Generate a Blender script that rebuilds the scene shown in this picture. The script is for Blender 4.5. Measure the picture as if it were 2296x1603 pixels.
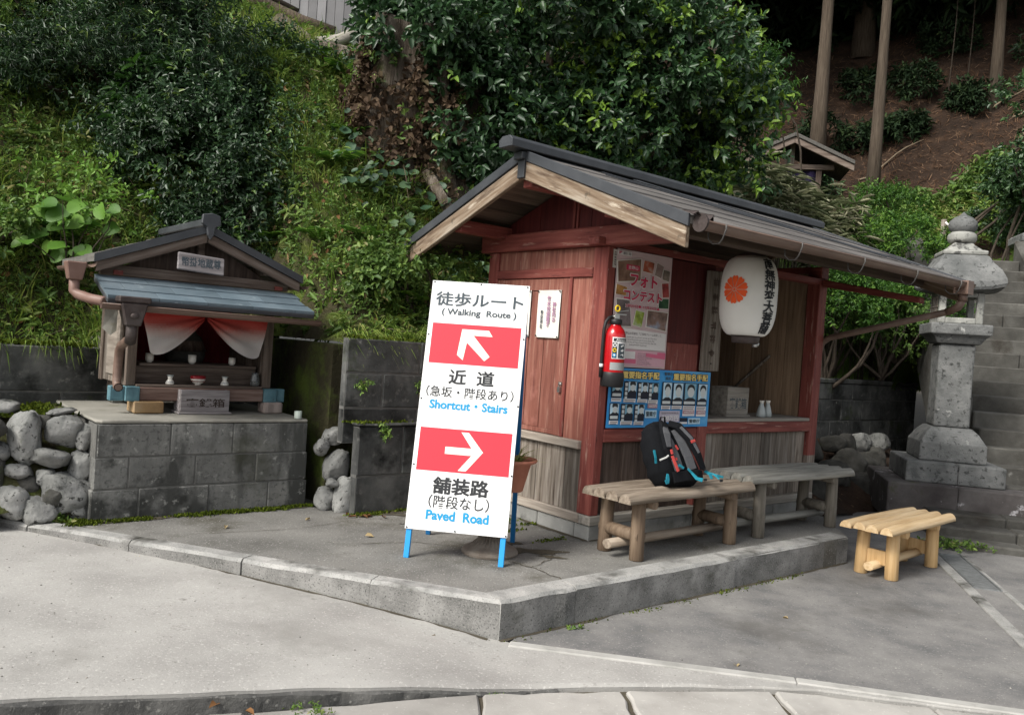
import bpy, math, random
import numpy as np
from mathutils import Matrix, Vector
R = math.radians
for o in list(bpy.data.objects): bpy.data.objects.remove(o)
SC = bpy.context.scene
COL = SC.collection
random.seed(11); RNG = np.random.default_rng(7)
# ------------------------------------------------------------------ camera
EYE = 1.3
_ro, _pi = R(4.0), R(-1.0)
_F = Vector((0, math.cos(_pi), math.sin(_pi))); _r = Vector((1, 0, 0)); _u = _r.cross(_F)
_R = math.cos(_ro)*_r + math.sin(_ro)*_u; _U = -math.sin(_ro)*_r + math.cos(_ro)*_u
cam = bpy.data.cameras.new('camera'); camo = bpy.data.objects.new('camera', cam); COL.objects.link(camo)
cam.sensor_width = 36; cam.sensor_fit = 'HORIZONTAL'; cam.lens = 1829/2296*36
cam.clip_start = .05; cam.clip_end = 500
camo.matrix_world = Matrix(((_R.x, _U.x, -_F.x, 0), (_R.y, _U.y, -_F.y, 0), (_R.z, _U.z, -_F.z, EYE), (0, 0, 0, 1)))
SC.camera = camo
# ------------------------------------------------------------------ light
SUN = Vector((-.62, -.55, .80)).normalized()
el = math.asin(SUN.z); az = math.atan2(SUN.x, SUN.y)
W = bpy.data.worlds.new('World'); SC.world = W; W.use_nodes = True
nt = W.node_tree; nt.nodes.clear()
out = nt.nodes.new('ShaderNodeOutputWorld'); bg = nt.nodes.new('ShaderNodeBackground')
sky = nt.nodes.new('ShaderNodeTexSky'); sky.sky_type = 'NISHITA'; sky.sun_disc = False
sky.sun_elevation = el; sky.sun_rotation = az; sky.air_density = 1.0; sky.dust_density = 3.0; sky.ozone_density = 1.0
hs = nt.nodes.new('ShaderNodeHueSaturation'); hs.inputs['Saturation'].default_value = .26
nt.links.new(sky.outputs[0], hs.inputs['Color']); nt.links.new(hs.outputs[0], bg.inputs[0]); nt.links.new(bg.outputs[0], out.inputs[0])
bg.inputs[1].default_value = .11
sl = bpy.data.lights.new('sun', 'SUN'); sl.energy = 2.3; sl.angle = R(22); sl.color = (1, .96, .89)
so = bpy.data.objects.new('sun', sl); COL.objects.link(so); so.rotation_euler = SUN.to_track_quat('Z', 'Y').to_euler()
so.location = (-8, -8, 12)
SC.view_settings.view_transform = 'Standard'; SC.view_settings.look = 'None'; SC.view_settings.gamma = 1
SC.view_settings.exposure = .85
SC.cycles.max_bounces = 8; SC.cycles.diffuse_bounces = 4; SC.cycles.transparent_max_bounces = 8
SC.cycles.use_denoising = True
# ------------------------------------------------------------------ frames
TH = R(39)
SITE = Matrix.Translation((.6, 5.514, 0)) @ Matrix.Rotation(TH, 4, 'Z')
def S(x, y, z=0): return SITE @ Vector((x, y, z))
def toS(X, Y):
    dx, dy = X-.6, Y-5.514
    return dx*math.cos(TH)+dy*math.sin(TH), -dx*math.sin(TH)+dy*math.cos(TH)
# ------------------------------------------------------------------ objects
def tag(o, label=None, cat=None, group=None, kind=None):
    if label: o['label'] = label
    if cat: o['category'] = cat
    if group: o['group'] = group
    if kind: o['kind'] = kind
    return o
def thing(name, label, cat, loc=(0, 0, 0), rotz=0, group=None, rot=None):
    o = bpy.data.objects.new(name, None); COL.objects.link(o); o.empty_display_size = .1
    o.location = loc; o.rotation_euler = rot if rot else (0, 0, rotz)
    return tag(o, label, cat, group)
def place(o, loc, rotz=0, rot=None):
    o.location = loc; o.rotation_euler = rot if rot else (0, 0, rotz); return o
def fast_mesh(name, V, Q, tone=None, smooth=False):
    me = bpy.data.meshes.new(name); V = np.asarray(V, np.float32); Q = np.asarray(Q, np.int32); n, k = Q.shape
    me.vertices.add(len(V)); me.vertices.foreach_set('co', V.ravel())
    me.loops.add(n*k); me.loops.foreach_set('vertex_index', Q.ravel())
    me.polygons.add(n); me.polygons.foreach_set('loop_start', np.arange(0, n*k, k, dtype=np.int32))
    me.polygons.foreach_set('loop_total', np.full(n, k, np.int32))
    if smooth: me.polygons.foreach_set('use_smooth', np.ones(n, bool))
    if tone is not None:
        a = me.attributes.new('tone', 'FLOAT', 'FACE'); a.data.foreach_set('value', np.asarray(tone, np.float32))
    me.update(calc_edges=True); me.validate(); return me
def link(name, me, mat, parent=None):
    o = bpy.data.objects.new(name, me); COL.objects.link(o)
    if mat: me.materials.append(mat)
    if parent: o.parent = parent
    return o
class MB:
    def __init__(s): s.v = []; s.f = []; s.t = []; s.sm = []
    def add(s, vs, fs, tone=None, smooth=False):
        b = len(s.v); tone = random.random() if tone is None else tone
        s.v += [tuple(p) for p in vs]; s.f += [tuple(i+b for i in f) for f in fs]; s.t += [tone]*len(fs); s.sm += [smooth]*len(fs); return s
    def hexa(s, p, tone=None):
        return s.add(p, [(0, 3, 2, 1), (4, 5, 6, 7), (0, 1, 5, 4), (1, 2, 6, 5), (2, 3, 7, 6), (3, 0, 4, 7)], tone)
    def bx(s, x0, x1, y0, y1, z0, z1, tone=None):
        return s.hexa([(x0, y0, z0), (x1, y0, z0), (x1, y1, z0), (x0, y1, z0), (x0, y0, z1), (x1, y0, z1), (x1, y1, z1), (x0, y1, z1)], tone)
    def prism(s, poly, z0, z1, tone=None):
        n = len(poly); f0 = z0 if callable(z0) else (lambda x, y: z0); f1 = z1 if callable(z1) else (lambda x, y: z1)
        vs = [(x, y, f0(x, y)) for x, y in poly]+[(x, y, f1(x, y)) for x, y in poly]
        return s.add(vs, [tuple(range(n-1, -1, -1)), tuple(range(n, 2*n))]+[(i, (i+1) % n, n+(i+1) % n, n+i) for i in range(n)], tone)
    def pxz(s, poly, y0, y1, tone=None):       # polygon in x,z (counter-clockwise seen from -y), thickness in y
        n = len(poly); vs = [(x, y0, z) for x, z in poly]+[(x, y1, z) for x, z in poly]
        return s.add(vs, [tuple(range(n)), tuple(range(2*n-1, n-1, -1))]+[(i, n+i, n+(i+1) % n, (i+1) % n) for i in range(n)], tone)
    def tube(s, pts, rad, n=8, tone=None, caps=True, smooth=True, flat=1.0):
        pts = [Vector(p) for p in pts]; m = len(pts); rad = [float(rad)]*m if not hasattr(rad, '__len__') else [float(q) for q in rad]
        vs = []; up = None
        for i, p in enumerate(pts):
            t = (pts[min(i+1, m-1)]-pts[max(i-1, 0)]).normalized()
            if up is None: up = Vector((0, 0, 1)) if abs(t.z) < .9 else Vector((1, 0, 0))
            a = t.cross(up).normalized(); b = a.cross(t).normalized(); up = b
            for k in range(n):
                q = 2*math.pi*k/n; vs.append(p+rad[i]*(math.cos(q)*a+flat*math.sin(q)*b))
        fs = [(i*n+k, (i+1)*n+k, (i+1)*n+(k+1) % n, i*n+(k+1) % n) for i in range(m-1) for k in range(n)]
        tone = random.random() if tone is None else tone
        s.add(vs, fs, tone, smooth)
        if caps:
            b = len(s.v)-m*n; s.f += [tuple(b+k for k in range(n)), tuple(b+(m-1)*n+n-1-k for k in range(n))]; s.t += [tone]*2; s.sm += [False]*2
        return s
    def lathe(s, prof, n=24, c=(0, 0, 0), tone=.5, smooth=True, sx=1, sy=1):
        m = len(prof); vs = [(c[0]+r*sx*math.cos(2*math.pi*k/n), c[1]+r*sy*math.sin(2*math.pi*k/n), c[2]+z) for r, z in prof for k in range(n)]
        return s.add(vs, [(i*n+k, i*n+(k+1) % n, (i+1)*n+(k+1) % n, (i+1)*n+k) for i in range(m-1) for k in range(n)], tone, smooth)
    def grid(s, fn, nu, nv, tone=.5, smooth=True):
        vs = [fn(i/nu, j/nv) for j in range(nv+1) for i in range(nu+1)]
        return s.add(vs, [(j*(nu+1)+i, j*(nu+1)+i+1, (j+1)*(nu+1)+i+1, (j+1)*(nu+1)+i) for j in range(nv) for i in range(nu)], tone, smooth)
    def build(s, name, mat, parent=None, bevel=0, label=None, cat=None, group=None, kind=None, loc=None, rotz=0, rot=None, seg=1):
        me = bpy.data.meshes.new(name); me.from_pydata(s.v, [], s.f)
        a = me.attributes.new('tone', 'FLOAT', 'FACE'); a.data.foreach_set('value', s.t)
        me.polygons.foreach_set('use_smooth', s.sm); me.update()
        o = link(name, me, mat, parent)
        if bevel:
            b = o.modifiers.new('bevel', 'BEVEL'); b.width = bevel; b.segments = seg; b.limit_method = 'ANGLE'; b.angle_limit = R(40)
        if loc is not None: place(o, loc, rotz, rot)
        return tag(o, label, cat, group, kind)
def along_slope(o, ang, axis='X'):
    """turn the mesh into its own sloping frame so that the grain runs along the board"""
    c = sum((v.co for v in o.data.vertices), Vector())/len(o.data.vertices); r = Matrix.Rotation(ang, 4, axis)
    o.data.transform(r.inverted() @ Matrix.Translation(-c)); o.location = c; o.rotation_euler = r.to_euler(); return o
def copy_tree(o, parent=None):
    c = o.copy(); COL.objects.link(c); c.parent = parent
    for ch in list(o.children): copy_tree(ch, c)
    return c
# ------------------------------------------------------------------ materials
def lin(c):
    if isinstance(c, str): c = tuple(int(c[i:i+2], 16)/255 for i in (0, 2, 4))
    return tuple((x/12.92 if x <= .04045 else ((x+.055)/1.055)**2.4) for x in c)+(1,)
def M(name, cols, scale=4, detail=6, stretch=(1, 1, 1), rough=.8, bump=.25, bscale=None, metal=0, spots=(), tone=.35, spec=.3, dist=.02, coat=0, seed=0, trans=0):
    """cols: linear rgb tuples along a noise ramp; spots: (rgb, scale, lo, hi[, stretch]) patches on top; tone: per-face value change"""
    m = bpy.data.materials.new(name); m.use_nodes = True; t = m.node_tree; N = t.nodes; L = t.links; b = N['Principled BSDF']
    tc = N.new('ShaderNodeTexCoord')
    def mp(st, sd=0):
        q = N.new('ShaderNodeMapping'); q.inputs['Scale'].default_value = st; q.inputs['Location'].default_value = (sd*3.1+seed, sd*1.7, sd*2.3); L.new(tc.outputs['Object'], q.inputs[0]); return q
    def noise(st, sc, de, sd=0, ro=.6):
        q = N.new('ShaderNodeTexNoise'); q.inputs['Scale'].default_value = sc; q.inputs['Detail'].default_value = de; q.inputs['Roughness'].default_value = ro; L.new(mp(st, sd).outputs[0], q.inputs['Vector']); return q
    def ramp(src, stops):
        q = N.new('ShaderNodeValToRGB'); e = q.color_ramp.elements
        while len(e) < len(stops): e.new(.5)
        for i, (p, c) in enumerate(stops): e[i].position = p; e[i].color = c if len(c) == 4 else (*c, 1)
        L.new(src, q.inputs[0]); return q
    n1 = noise(stretch, scale, detail)
    k = len(cols); c = ramp(n1.outputs['Fac'], [(.3+.4*i/max(1, k-1), cc) for i, cc in enumerate(cols)]).outputs[0]
    for i, sp in enumerate(spots):
        q = noise(sp[4] if len(sp) > 4 else (1, 1, 1), sp[1], 5, i+1, .65); f = ramp(q.outputs['Fac'], [(sp[2], (0, 0, 0)), (sp[3], (1, 1, 1))])
        mx = N.new('ShaderNodeMixRGB'); L.new(f.outputs[0], mx.inputs[0]); L.new(c, mx.inputs[1]); mx.inputs[2].default_value = (*sp[0], 1); c = mx.outputs[0]
    if tone:
        at = N.new('ShaderNodeAttribute'); at.attribute_name = 'tone'; ma = N.new('ShaderNodeMath'); ma.operation = 'MULTIPLY_ADD'
        ma.inputs[1].default_value = 2*tone; ma.inputs[2].default_value = 1-tone; L.new(at.outputs['Fac'], ma.inputs[0])
        h = N.new('ShaderNodeHueSaturation'); L.new(ma.outputs[0], h.inputs['Value']); L.new(c, h.inputs['Color']); c = h.outputs[0]
    L.new(c, b.inputs['Base Color'])
    b.inputs['Roughness'].default_value = rough; b.inputs['Metallic'].default_value = metal; b.inputs['Specular IOR Level'].default_value = spec
    if coat: b.inputs['Coat Weight'].default_value = coat; b.inputs['Coat Roughness'].default_value = .15
    if trans: b.inputs['Transmission Weight'].default_value = trans
    if bump:
        n2 = noise(stretch, bscale or scale*3, 8, 7, .65); bp = N.new('ShaderNodeBump'); bp.inputs['Strength'].default_value = bump; bp.inputs['Distance'].default_value = dist
        L.new(n2.outputs['Fac'], bp.inputs['Height']); L.new(bp.outputs[0], b.inputs['Normal'])
    return m
def flat(name, c, rough=.6, metal=0, spec=.3, emit=0):
    m = bpy.data.materials.new(name); m.use_nodes = True; b = m.node_tree.nodes['Principled BSDF']
    b.inputs['Base Color'].default_value = c if len(c) == 4 else (*c, 1); b.inputs['Roughness'].default_value = rough; b.inputs['Metallic'].default_value = metal; b.inputs['Specular IOR Level'].default_value = spec
    return m
def LM(name, stops, rough=.5, transl=.25, spec=.4, big=.25, bs=1.5):
    """leaf: colour from the per-leaf 'tone', slow patches of value, some light through the blade"""
    m = bpy.data.materials.new(name); m.use_nodes = True; t = m.node_tree; N = t.nodes; L = t.links; b = N['Principled BSDF']
    at = N.new('ShaderNodeAttribute'); at.attribute_name = 'tone'; r = N.new('ShaderNodeValToRGB'); e = r.color_ramp.elements
    while len(e) < len(stops): e.new(.5)
    for i, (p, c) in enumerate(stops): e[i].position = p; e[i].color = (*c, 1)
    L.new(at.outputs['Fac'], r.inputs[0])
    tc = N.new('ShaderNodeTexCoord'); n = N.new('ShaderNodeTexNoise'); n.inputs['Scale'].default_value = bs; n.inputs['Detail'].default_value = 3; L.new(tc.outputs['Object'], n.inputs['Vector'])
    ma = N.new('ShaderNodeMath'); ma.operation = 'MULTIPLY_ADD'; ma.inputs[1].default_value = 4*big; ma.inputs[2].default_value = 1-2*big; L.new(n.outputs['Fac'], ma.inputs[0])
    h = N.new('ShaderNodeHueSaturation'); L.new(r.outputs[0], h.inputs['Color']); L.new(ma.outputs[0], h.inputs['Value'])
    L.new(h.outputs[0], b.inputs['Base Color']); b.inputs['Roughness'].default_value = rough; b.inputs['Specular IOR Level'].default_value = spec
    if transl:
        tr = N.new('ShaderNodeBsdfTranslucent'); L.new(h.outputs[0], tr.inputs[0]); mx = N.new('ShaderNodeMixShader'); mx.inputs[0].default_value = transl
        L.new(b.outputs[0], mx.inputs[1]); L.new(tr.outputs[0], mx.inputs[2]); L.new(mx.outputs[0], N['Material Output'].inputs[0])
    return m
# ------------------------------------------------------------------ lettering: real font outlines turned to flat meshes
def text_mesh(s, bold=0, line=1.0, space=1.0, res=3):
    cu = bpy.data.curves.new('lettering', 'FONT'); cu.body = s; cu.size = 1; cu.align_x = 'CENTER'; cu.space_line = line; cu.space_character = space; cu.resolution_u = res; cu.offset = bold
    o = bpy.data.objects.new('lettering', cu); COL.objects.link(o); bpy.context.view_layer.update()
    dg = bpy.context.evaluated_depsgraph_get(); me = bpy.data.meshes.new_from_object(o.evaluated_get(dg)); bpy.data.objects.remove(o); bpy.data.curves.remove(cu)
    return me
def text(name, s, mat, parent, box, y=0, bold=0, line=1.0, space=1.0, fn=None, label=None):
    """fits the lettering into box = (x0, x1, z0, z1) on the plane y, facing -y"""
    me = text_mesh(s, min(bold, .012), line, space); n = len(me.vertices); co = np.empty(n*3, np.float32); me.vertices.foreach_get('co', co); co = co.reshape(-1, 3)
    lift = 0
    if bold > .012:                                 # heavier strokes: the outline repeated a little off, each a hair deeper
        r_ = bold-.008; F = [tuple(p.vertices) for p in me.polygons]; k = 6; offs = [(0, 0)]+[(r_*math.cos(2*math.pi*i/k), r_*math.sin(2*math.pi*i/k)) for i in range(k)]
        lift = np.repeat(np.arange(k+1), n)*1e-4; co = np.concatenate([co+np.array([a, c, 0], np.float32) for a, c in offs]); bpy.data.meshes.remove(me)
        me = bpy.data.meshes.new('lettering'); me.from_pydata(co, [], [tuple(i+j*n for i in f) for j in range(k+1) for f in F])
    lo, hi = co.min(0), co.max(0); q = np.empty_like(co)
    q[:, 0] = box[0]+(co[:, 0]-lo[0])/max(1e-6, hi[0]-lo[0])*(box[1]-box[0]); q[:, 2] = box[2]+(co[:, 1]-lo[1])/max(1e-6, hi[1]-lo[1])*(box[3]-box[2]); q[:, 1] = y+lift
    if fn: q = np.array([fn(*p) for p in q], np.float32)
    me.vertices.foreach_set('co', q.ravel()); me.update(); me.materials.clear()
    o = link(name, me, mat, parent)
    if label: o['label'] = label
    return o
# ------------------------------------------------------------------ palette
m_asph = M('asphalt', [(0.115, 0.115, 0.115), (0.178, 0.173, 0.167), (0.23, 0.224, 0.212)], 3, 8, rough=.9, bump=.5, bscale=120, dist=.004, spots=[((.33, .32, .30), 90, .58, .70), ((.085, .08, .075), 65, .60, .72), ((.15, .145, .135), 5, .62, .72), ((.085, .08, .074), .9, .55, .75)], tone=0)
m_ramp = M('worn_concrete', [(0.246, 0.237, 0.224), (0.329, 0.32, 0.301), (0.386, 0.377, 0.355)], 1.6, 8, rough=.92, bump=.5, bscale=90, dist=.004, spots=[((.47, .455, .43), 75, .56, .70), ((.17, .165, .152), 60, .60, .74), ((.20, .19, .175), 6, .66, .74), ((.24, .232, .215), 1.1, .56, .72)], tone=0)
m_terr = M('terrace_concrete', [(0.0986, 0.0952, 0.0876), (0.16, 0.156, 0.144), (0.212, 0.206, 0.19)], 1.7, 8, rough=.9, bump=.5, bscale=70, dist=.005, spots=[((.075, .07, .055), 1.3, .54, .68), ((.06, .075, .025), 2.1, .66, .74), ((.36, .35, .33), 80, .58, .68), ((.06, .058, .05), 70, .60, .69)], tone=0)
m_kerbf = M('darker_kerb_face', [(0.0844, 0.0844, 0.0792), (0.194, 0.19, 0.181), (0.338, 0.332, 0.316)], 3.5, 9, rough=.92, bump=.7, bscale=60, dist=.008, spots=[((.27, .265, .25), 130, .54, .66), ((.05, .052, .048), 110, .56, .66), ((.04, .042, .03), 2.4, .60, .76)], tone=.12)  # vertical kerb faces, darker and more mottled than the top
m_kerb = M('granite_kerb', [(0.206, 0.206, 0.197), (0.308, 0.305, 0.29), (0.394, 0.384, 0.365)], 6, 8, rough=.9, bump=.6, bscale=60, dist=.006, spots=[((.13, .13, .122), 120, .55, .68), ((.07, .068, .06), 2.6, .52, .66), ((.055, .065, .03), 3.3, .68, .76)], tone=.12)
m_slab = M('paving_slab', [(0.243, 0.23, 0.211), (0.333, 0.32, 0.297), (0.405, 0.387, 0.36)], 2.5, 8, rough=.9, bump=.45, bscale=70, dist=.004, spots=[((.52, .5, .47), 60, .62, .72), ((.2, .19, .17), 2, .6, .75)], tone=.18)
m_strip = M('pale_concrete_strip', [(0.259, 0.256, 0.238), (0.346, 0.338, 0.317), (0.396, 0.389, 0.367)], 5, 8, rough=.9, bump=.5, bscale=60, dist=.005, spots=[((.22, .21, .195), 9, .60, .72)], tone=.08)
m_edge = M('ramp_edge_asphalt', [(.045, .045, .044), (.085, .084, .08), (.15, .147, .14)], 5, 9, rough=.95, bump=.9, bscale=50, dist=.01, spots=[((.22, .215, .2), 40, .58, .70), ((.03, .035, .018), 3, .64, .74)], tone=0)
m_dirt = M('joint_soil', [(.05, .042, .03), (.09, .078, .055)], 12, 6, rough=1, bump=.6, dist=.01, tone=0)
m_block = M('old_concrete_block', [(.022, .023, .022), (.065, .067, .065), (.15, .15, .143)] if True else [(0.0275, 0.029, 0.028), (0.05, 0.051, 0.049), (0.085, 0.085, 0.08)], 2.4, 8, rough=.92, bump=.6, bscale=45, dist=.006, spots=[((.14, .14, .13), 14, .56, .68), ((.012, .013, .012), 3, .50, .66), ((.11, .112, .105), 1.6, .54, .70, (1.5, 1.5, .5)), ((.26, .26, .245), 5, .66, .72), ((.035, .05, .014), 2.2, .62, .74)], tone=.22)
m_base = M('shrine_base_block', [(0.0933, 0.0933, 0.0895), (0.154, 0.154, 0.145), (0.219, 0.216, 0.201)], 3, 8, rough=.92, bump=.6, bscale=50, dist=.006, spots=[((.06, .061, .058), 34, .54, .70), ((.035, .036, .033), 2.2, .52, .62), ((.055, .056, .052), 1.5, .5, .6, (2.2, 2.2, .5)), ((.20, .20, .187), 2.8, .60, .70), ((.27, .27, .25), 17, .60, .70), ((.05, .052, .036), 1.4, .58, .72)], tone=.16)
m_found = M('foundation_block', [(.17, .17, .16), (.27, .27, .255), (.35, .345, .325)], 3, 8, rough=.92, bump=.5, bscale=50, dist=.006, spots=[((.10, .10, .09), 4, .58, .72), ((.40, .40, .38), 16, .64, .74)], tone=.12)
m_cap = M('pale_mortar', [(0.216, 0.209, 0.18), (0.302, 0.288, 0.252)], 5, 8, rough=.9, bump=.5, bscale=40, dist=.006, spots=[((.18, .17, .12), 6, .6, .72)], tone=.1)
m_grout = M('mortar_joint', [(0.084, 0.084, 0.078), (0.144, 0.141, 0.132)], 10, 6, rough=.95, bump=.3, tone=0)
m_rock = M('river_stone', [(0.0776, 0.0794, 0.0759), (0.164, 0.166, 0.158), (0.293, 0.289, 0.276)], 3.2, 9, rough=.85, bump=.6, bscale=14, dist=.03, spots=[((.025, .027, .025), 5, .50, .60), ((.46, .45, .43), 4, .62, .70), ((.045, .06, .016), 3.5, .62, .70), ((.02, .02, .018), 26, .58, .66)], tone=.45)
m_rockd = M('mossy_stone', [(0.021, 0.021, 0.0189), (0.049, 0.0476, 0.042), (0.091, 0.0889, 0.0805)], 4, 9, rough=.9, bump=.7, bscale=14, dist=.03, spots=[((.045, .055, .016), 3, .54, .66), ((.33, .34, .33), 5, .68, .76)], tone=.5)
m_lant = M('lantern_granite', [(0.093, 0.098, 0.0961), (0.146, 0.149, 0.146), (0.205, 0.208, 0.202)], 5, 8, rough=.88, bump=.8, bscale=38, dist=.012, spots=[((.05, .052, .05), 20, .56, .64), ((.10, .105, .102), 5, .54, .66), ((.42, .42, .40), 8, .64, .74), ((.10, .105, .06), 3, .66, .76)], tone=.1)
m_lantl = M('lichen_granite', [(0.196, 0.199, 0.182), (0.28, 0.28, 0.259), (0.364, 0.364, 0.336)], 7, 8, rough=.9, bump=.7, bscale=30, dist=.01, spots=[((.09, .09, .085), 11, .55, .63), ((.24, .26, .10), 5, .66, .76)], tone=.1)
m_step = M('stair_stone', [(0.0413, 0.0396, 0.0347), (0.0702, 0.0677, 0.0601), (0.107, 0.104, 0.0933)], 3.5, 8, rough=.92, bump=.6, bscale=40, dist=.008, spots=[((.22, .215, .2), 7, .66, .76), ((.035, .03, .024), 2.5, .55, .7)], tone=.2)
m_purp = M('lichened_step', [(0.044, 0.0384, 0.0376), (0.08, 0.072, 0.0696), (0.12, 0.112, 0.108)], 3, 8, rough=.92, bump=.6, bscale=40, dist=.008, spots=[((.42, .41, .42), 5, .60, .67), ((.05, .055, .02), 2.6, .62, .72)], tone=.15)
def wood(name, cols, ax='z', rough=.8, tone=.35, spots=(), sc=2.2, bump=.4):
    st = {'x': (1, 16, 16), 'y': (16, 1, 16), 'z': (16, 16, 1)}[ax]
    return M(name, cols, sc, 7, st, rough, bump, sc*2.5, tone=tone, spots=spots, dist=.006)
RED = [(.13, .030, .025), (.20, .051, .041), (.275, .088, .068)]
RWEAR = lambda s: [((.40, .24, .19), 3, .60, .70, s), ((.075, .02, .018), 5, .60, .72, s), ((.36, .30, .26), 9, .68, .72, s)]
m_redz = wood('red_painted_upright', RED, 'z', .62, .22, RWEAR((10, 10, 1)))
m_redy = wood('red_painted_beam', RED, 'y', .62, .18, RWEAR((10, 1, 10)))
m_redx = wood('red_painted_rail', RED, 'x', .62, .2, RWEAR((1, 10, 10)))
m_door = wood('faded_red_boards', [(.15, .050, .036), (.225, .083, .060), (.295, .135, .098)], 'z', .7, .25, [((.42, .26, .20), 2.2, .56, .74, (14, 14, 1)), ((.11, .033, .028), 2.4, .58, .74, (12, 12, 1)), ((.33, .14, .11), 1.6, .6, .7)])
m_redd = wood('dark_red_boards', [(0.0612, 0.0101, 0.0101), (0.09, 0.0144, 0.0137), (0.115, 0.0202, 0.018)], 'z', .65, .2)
m_greyw = wood('weathered_grey_boards', [(.085, .068, .053), (.175, .148, .122), (.30, .27, .235)], 'z', .85, .45, [((.06, .045, .035), 2.2, .56, .70, (12, 12, 1))])
m_brownw = wood('weathered_brown_boards', [(.035, .024, .019), (.075, .052, .041), (.12, .09, .073)], 'z', .85, .4)
m_greyx = wood('weathered_grey_rail', [(.15, .135, .115), (.25, .23, .20), (.33, .31, .275)], 'x', .85, .3)
m_greyy = wood('weathered_sill', [(.15, .125, .10), (.25, .215, .18), (.34, .30, .255)], 'y', .85, .3)
m_barge = wood('weathered_bargeboard', [(0.0922, 0.0576, 0.0357), (0.196, 0.144, 0.0979), (0.323, 0.276, 0.219)], 'y', .85, .2, [((.44, .38, .30), 2.6, .60, .72, (14, 1.6, 14)), ((.075, .048, .032), 1.7, .50, .64, (7, 1, 7)), ((.06, .05, .035), 6, .64, .72)])
m_deck = wood('eave_boards', [(.05, .035, .026), (.085, .06, .044), (.12, .09, .066)], 'x', .85, .4)
m_inner = wood('inner_boards', [(0.151, 0.101, 0.0665), (0.252, 0.172, 0.111), (0.343, 0.242, 0.161)], 'z', .8, .3)
m_roof = M('roof_sheet', [(.085, .078, .073), (.122, .112, .105), (.168, .156, .146)], 2.2, 7, (1, 1, 1), .62, .35, 30, tone=.22, spec=.4, dist=.004, spots=[((.19, .175, .16), 40, .66, .74), ((.17, .14, .11), 3, .64, .76)])
m_slate = M('dark_sheet_metal', [(.026, .029, .034), (.042, .046, .052), (.06, .064, .07)], 3, 6, rough=.5, bump=.15, tone=.12, spec=.5)
m_gut = M('brown_plastic_gutter', [(.10, .062, .047), (.15, .098, .076), (.20, .14, .11)], 4, 6, (.4, 2, 2), .5, .1, tone=.1, spec=.4)
m_gutd = M('dark_copper', [(.035, .028, .027), (.065, .05, .046), (.10, .085, .08)], 6, 6, rough=.55, bump=.3, tone=.15, metal=.3)
m_bluey = M('blue_copper_sheet', [(0.068, 0.096, 0.116), (0.104, 0.14, 0.164), (0.148, 0.184, 0.208)], 3, 6, rough=.6, bump=.2, tone=.15, spots=[((.24, .28, .30), 9, .62, .72), ((.075, .08, .08), 3, .62, .76)])
m_verd = M('verdigris_cap', [(.06, .13, .16), (.10, .20, .235), (.16, .27, .30)], 7, 6, rough=.6, bump=.2, tone=.15, spots=[((.06, .06, .05), 9, .6, .7)])
m_hook = flat('hook_metal', (.11, .105, .10), .6, .2)
m_shr = wood('shrine_timber', [(.055, .04, .031), (.115, .088, .07), (.19, .155, .13)], 'z', .85, .3)
m_shrx = wood('shrine_beam', [(.06, .043, .034), (.125, .095, .077), (.20, .165, .14)], 'x', .85, .3)
m_shrred = wood('shrine_sill', [(.105, .062, .05), (.17, .11, .09), (.25, .18, .15)], 'x', .85, .25)
m_shrsh = wood('shrine_roof_shingle', [(.06, .056, .05), (.11, .104, .094), (.17, .16, .145)], 'y', .85, .35)
m_silv = wood('silvered_box_wood', [(.13, .115, .115), (.23, .21, .21), (.37, .345, .345)], 'x', .85, .2, [((.50, .48, .48), 3, .6, .7, (1, 7, 7))])
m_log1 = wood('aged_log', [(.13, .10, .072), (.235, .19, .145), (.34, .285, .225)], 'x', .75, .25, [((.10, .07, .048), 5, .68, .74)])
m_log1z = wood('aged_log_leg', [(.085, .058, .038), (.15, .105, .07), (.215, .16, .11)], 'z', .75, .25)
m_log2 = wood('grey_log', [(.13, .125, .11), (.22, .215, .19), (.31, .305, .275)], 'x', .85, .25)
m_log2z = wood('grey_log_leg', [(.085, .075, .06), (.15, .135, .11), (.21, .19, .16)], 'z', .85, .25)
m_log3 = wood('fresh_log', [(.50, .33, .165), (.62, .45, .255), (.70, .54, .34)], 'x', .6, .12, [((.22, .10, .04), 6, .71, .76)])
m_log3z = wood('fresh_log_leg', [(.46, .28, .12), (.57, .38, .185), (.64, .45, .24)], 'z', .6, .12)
m_white = M('white_board', [(.75, .755, .75), (.80, .805, .80)], 3, 6, rough=.42, bump=0, tone=0, spots=[((.62, .62, .59), 9, .68, .80), ((.40, .39, .36), 60, .74, .80)])
m_signred = flat('sign_red', (.70, .035, .055), .5); m_ink = flat('dark_ink', (.025, .027, .03), .6); m_ink2 = flat('slate_ink', (.055, .072, .085), .6); m_signblue = flat('sign_blue', (.012, .27, .52), .5)
m_blue = M('blue_enamel', [(.02, .26, .62), (.03, .33, .72)], 5, 3, rough=.4, bump=.05, tone=.1); m_blued = flat('blue_enamel_rear', (.012, .12, .30), .45)
m_cream = flat('arrow_cream', (.82, .79, .70), .5)
m_paper = M('aged_paper', [(.66, .62, .56), (.78, .76, .71)], 4, 5, rough=.8, bump=.1, tone=.05, spots=[((.45, .42, .38), 5, .70, .78)])
m_paperg = M('grimy_sticker', [(.45, .43, .38), (.62, .6, .55)], 30, 5, rough=.8, bump=.1, tone=.05)
m_black = flat('black_plastic', (.018, .018, .019), .5); m_char = M('charcoal_fabric', [(.075, .077, .083), (.11, .112, .12)], 160, 2, rough=.9, bump=.2, tone=.1); m_blk = M('black_fabric', [(.005, .0055, .007), (.010, .011, .013)], 120, 2, rough=.9, bump=.25, tone=.1, spec=.12)
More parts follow.
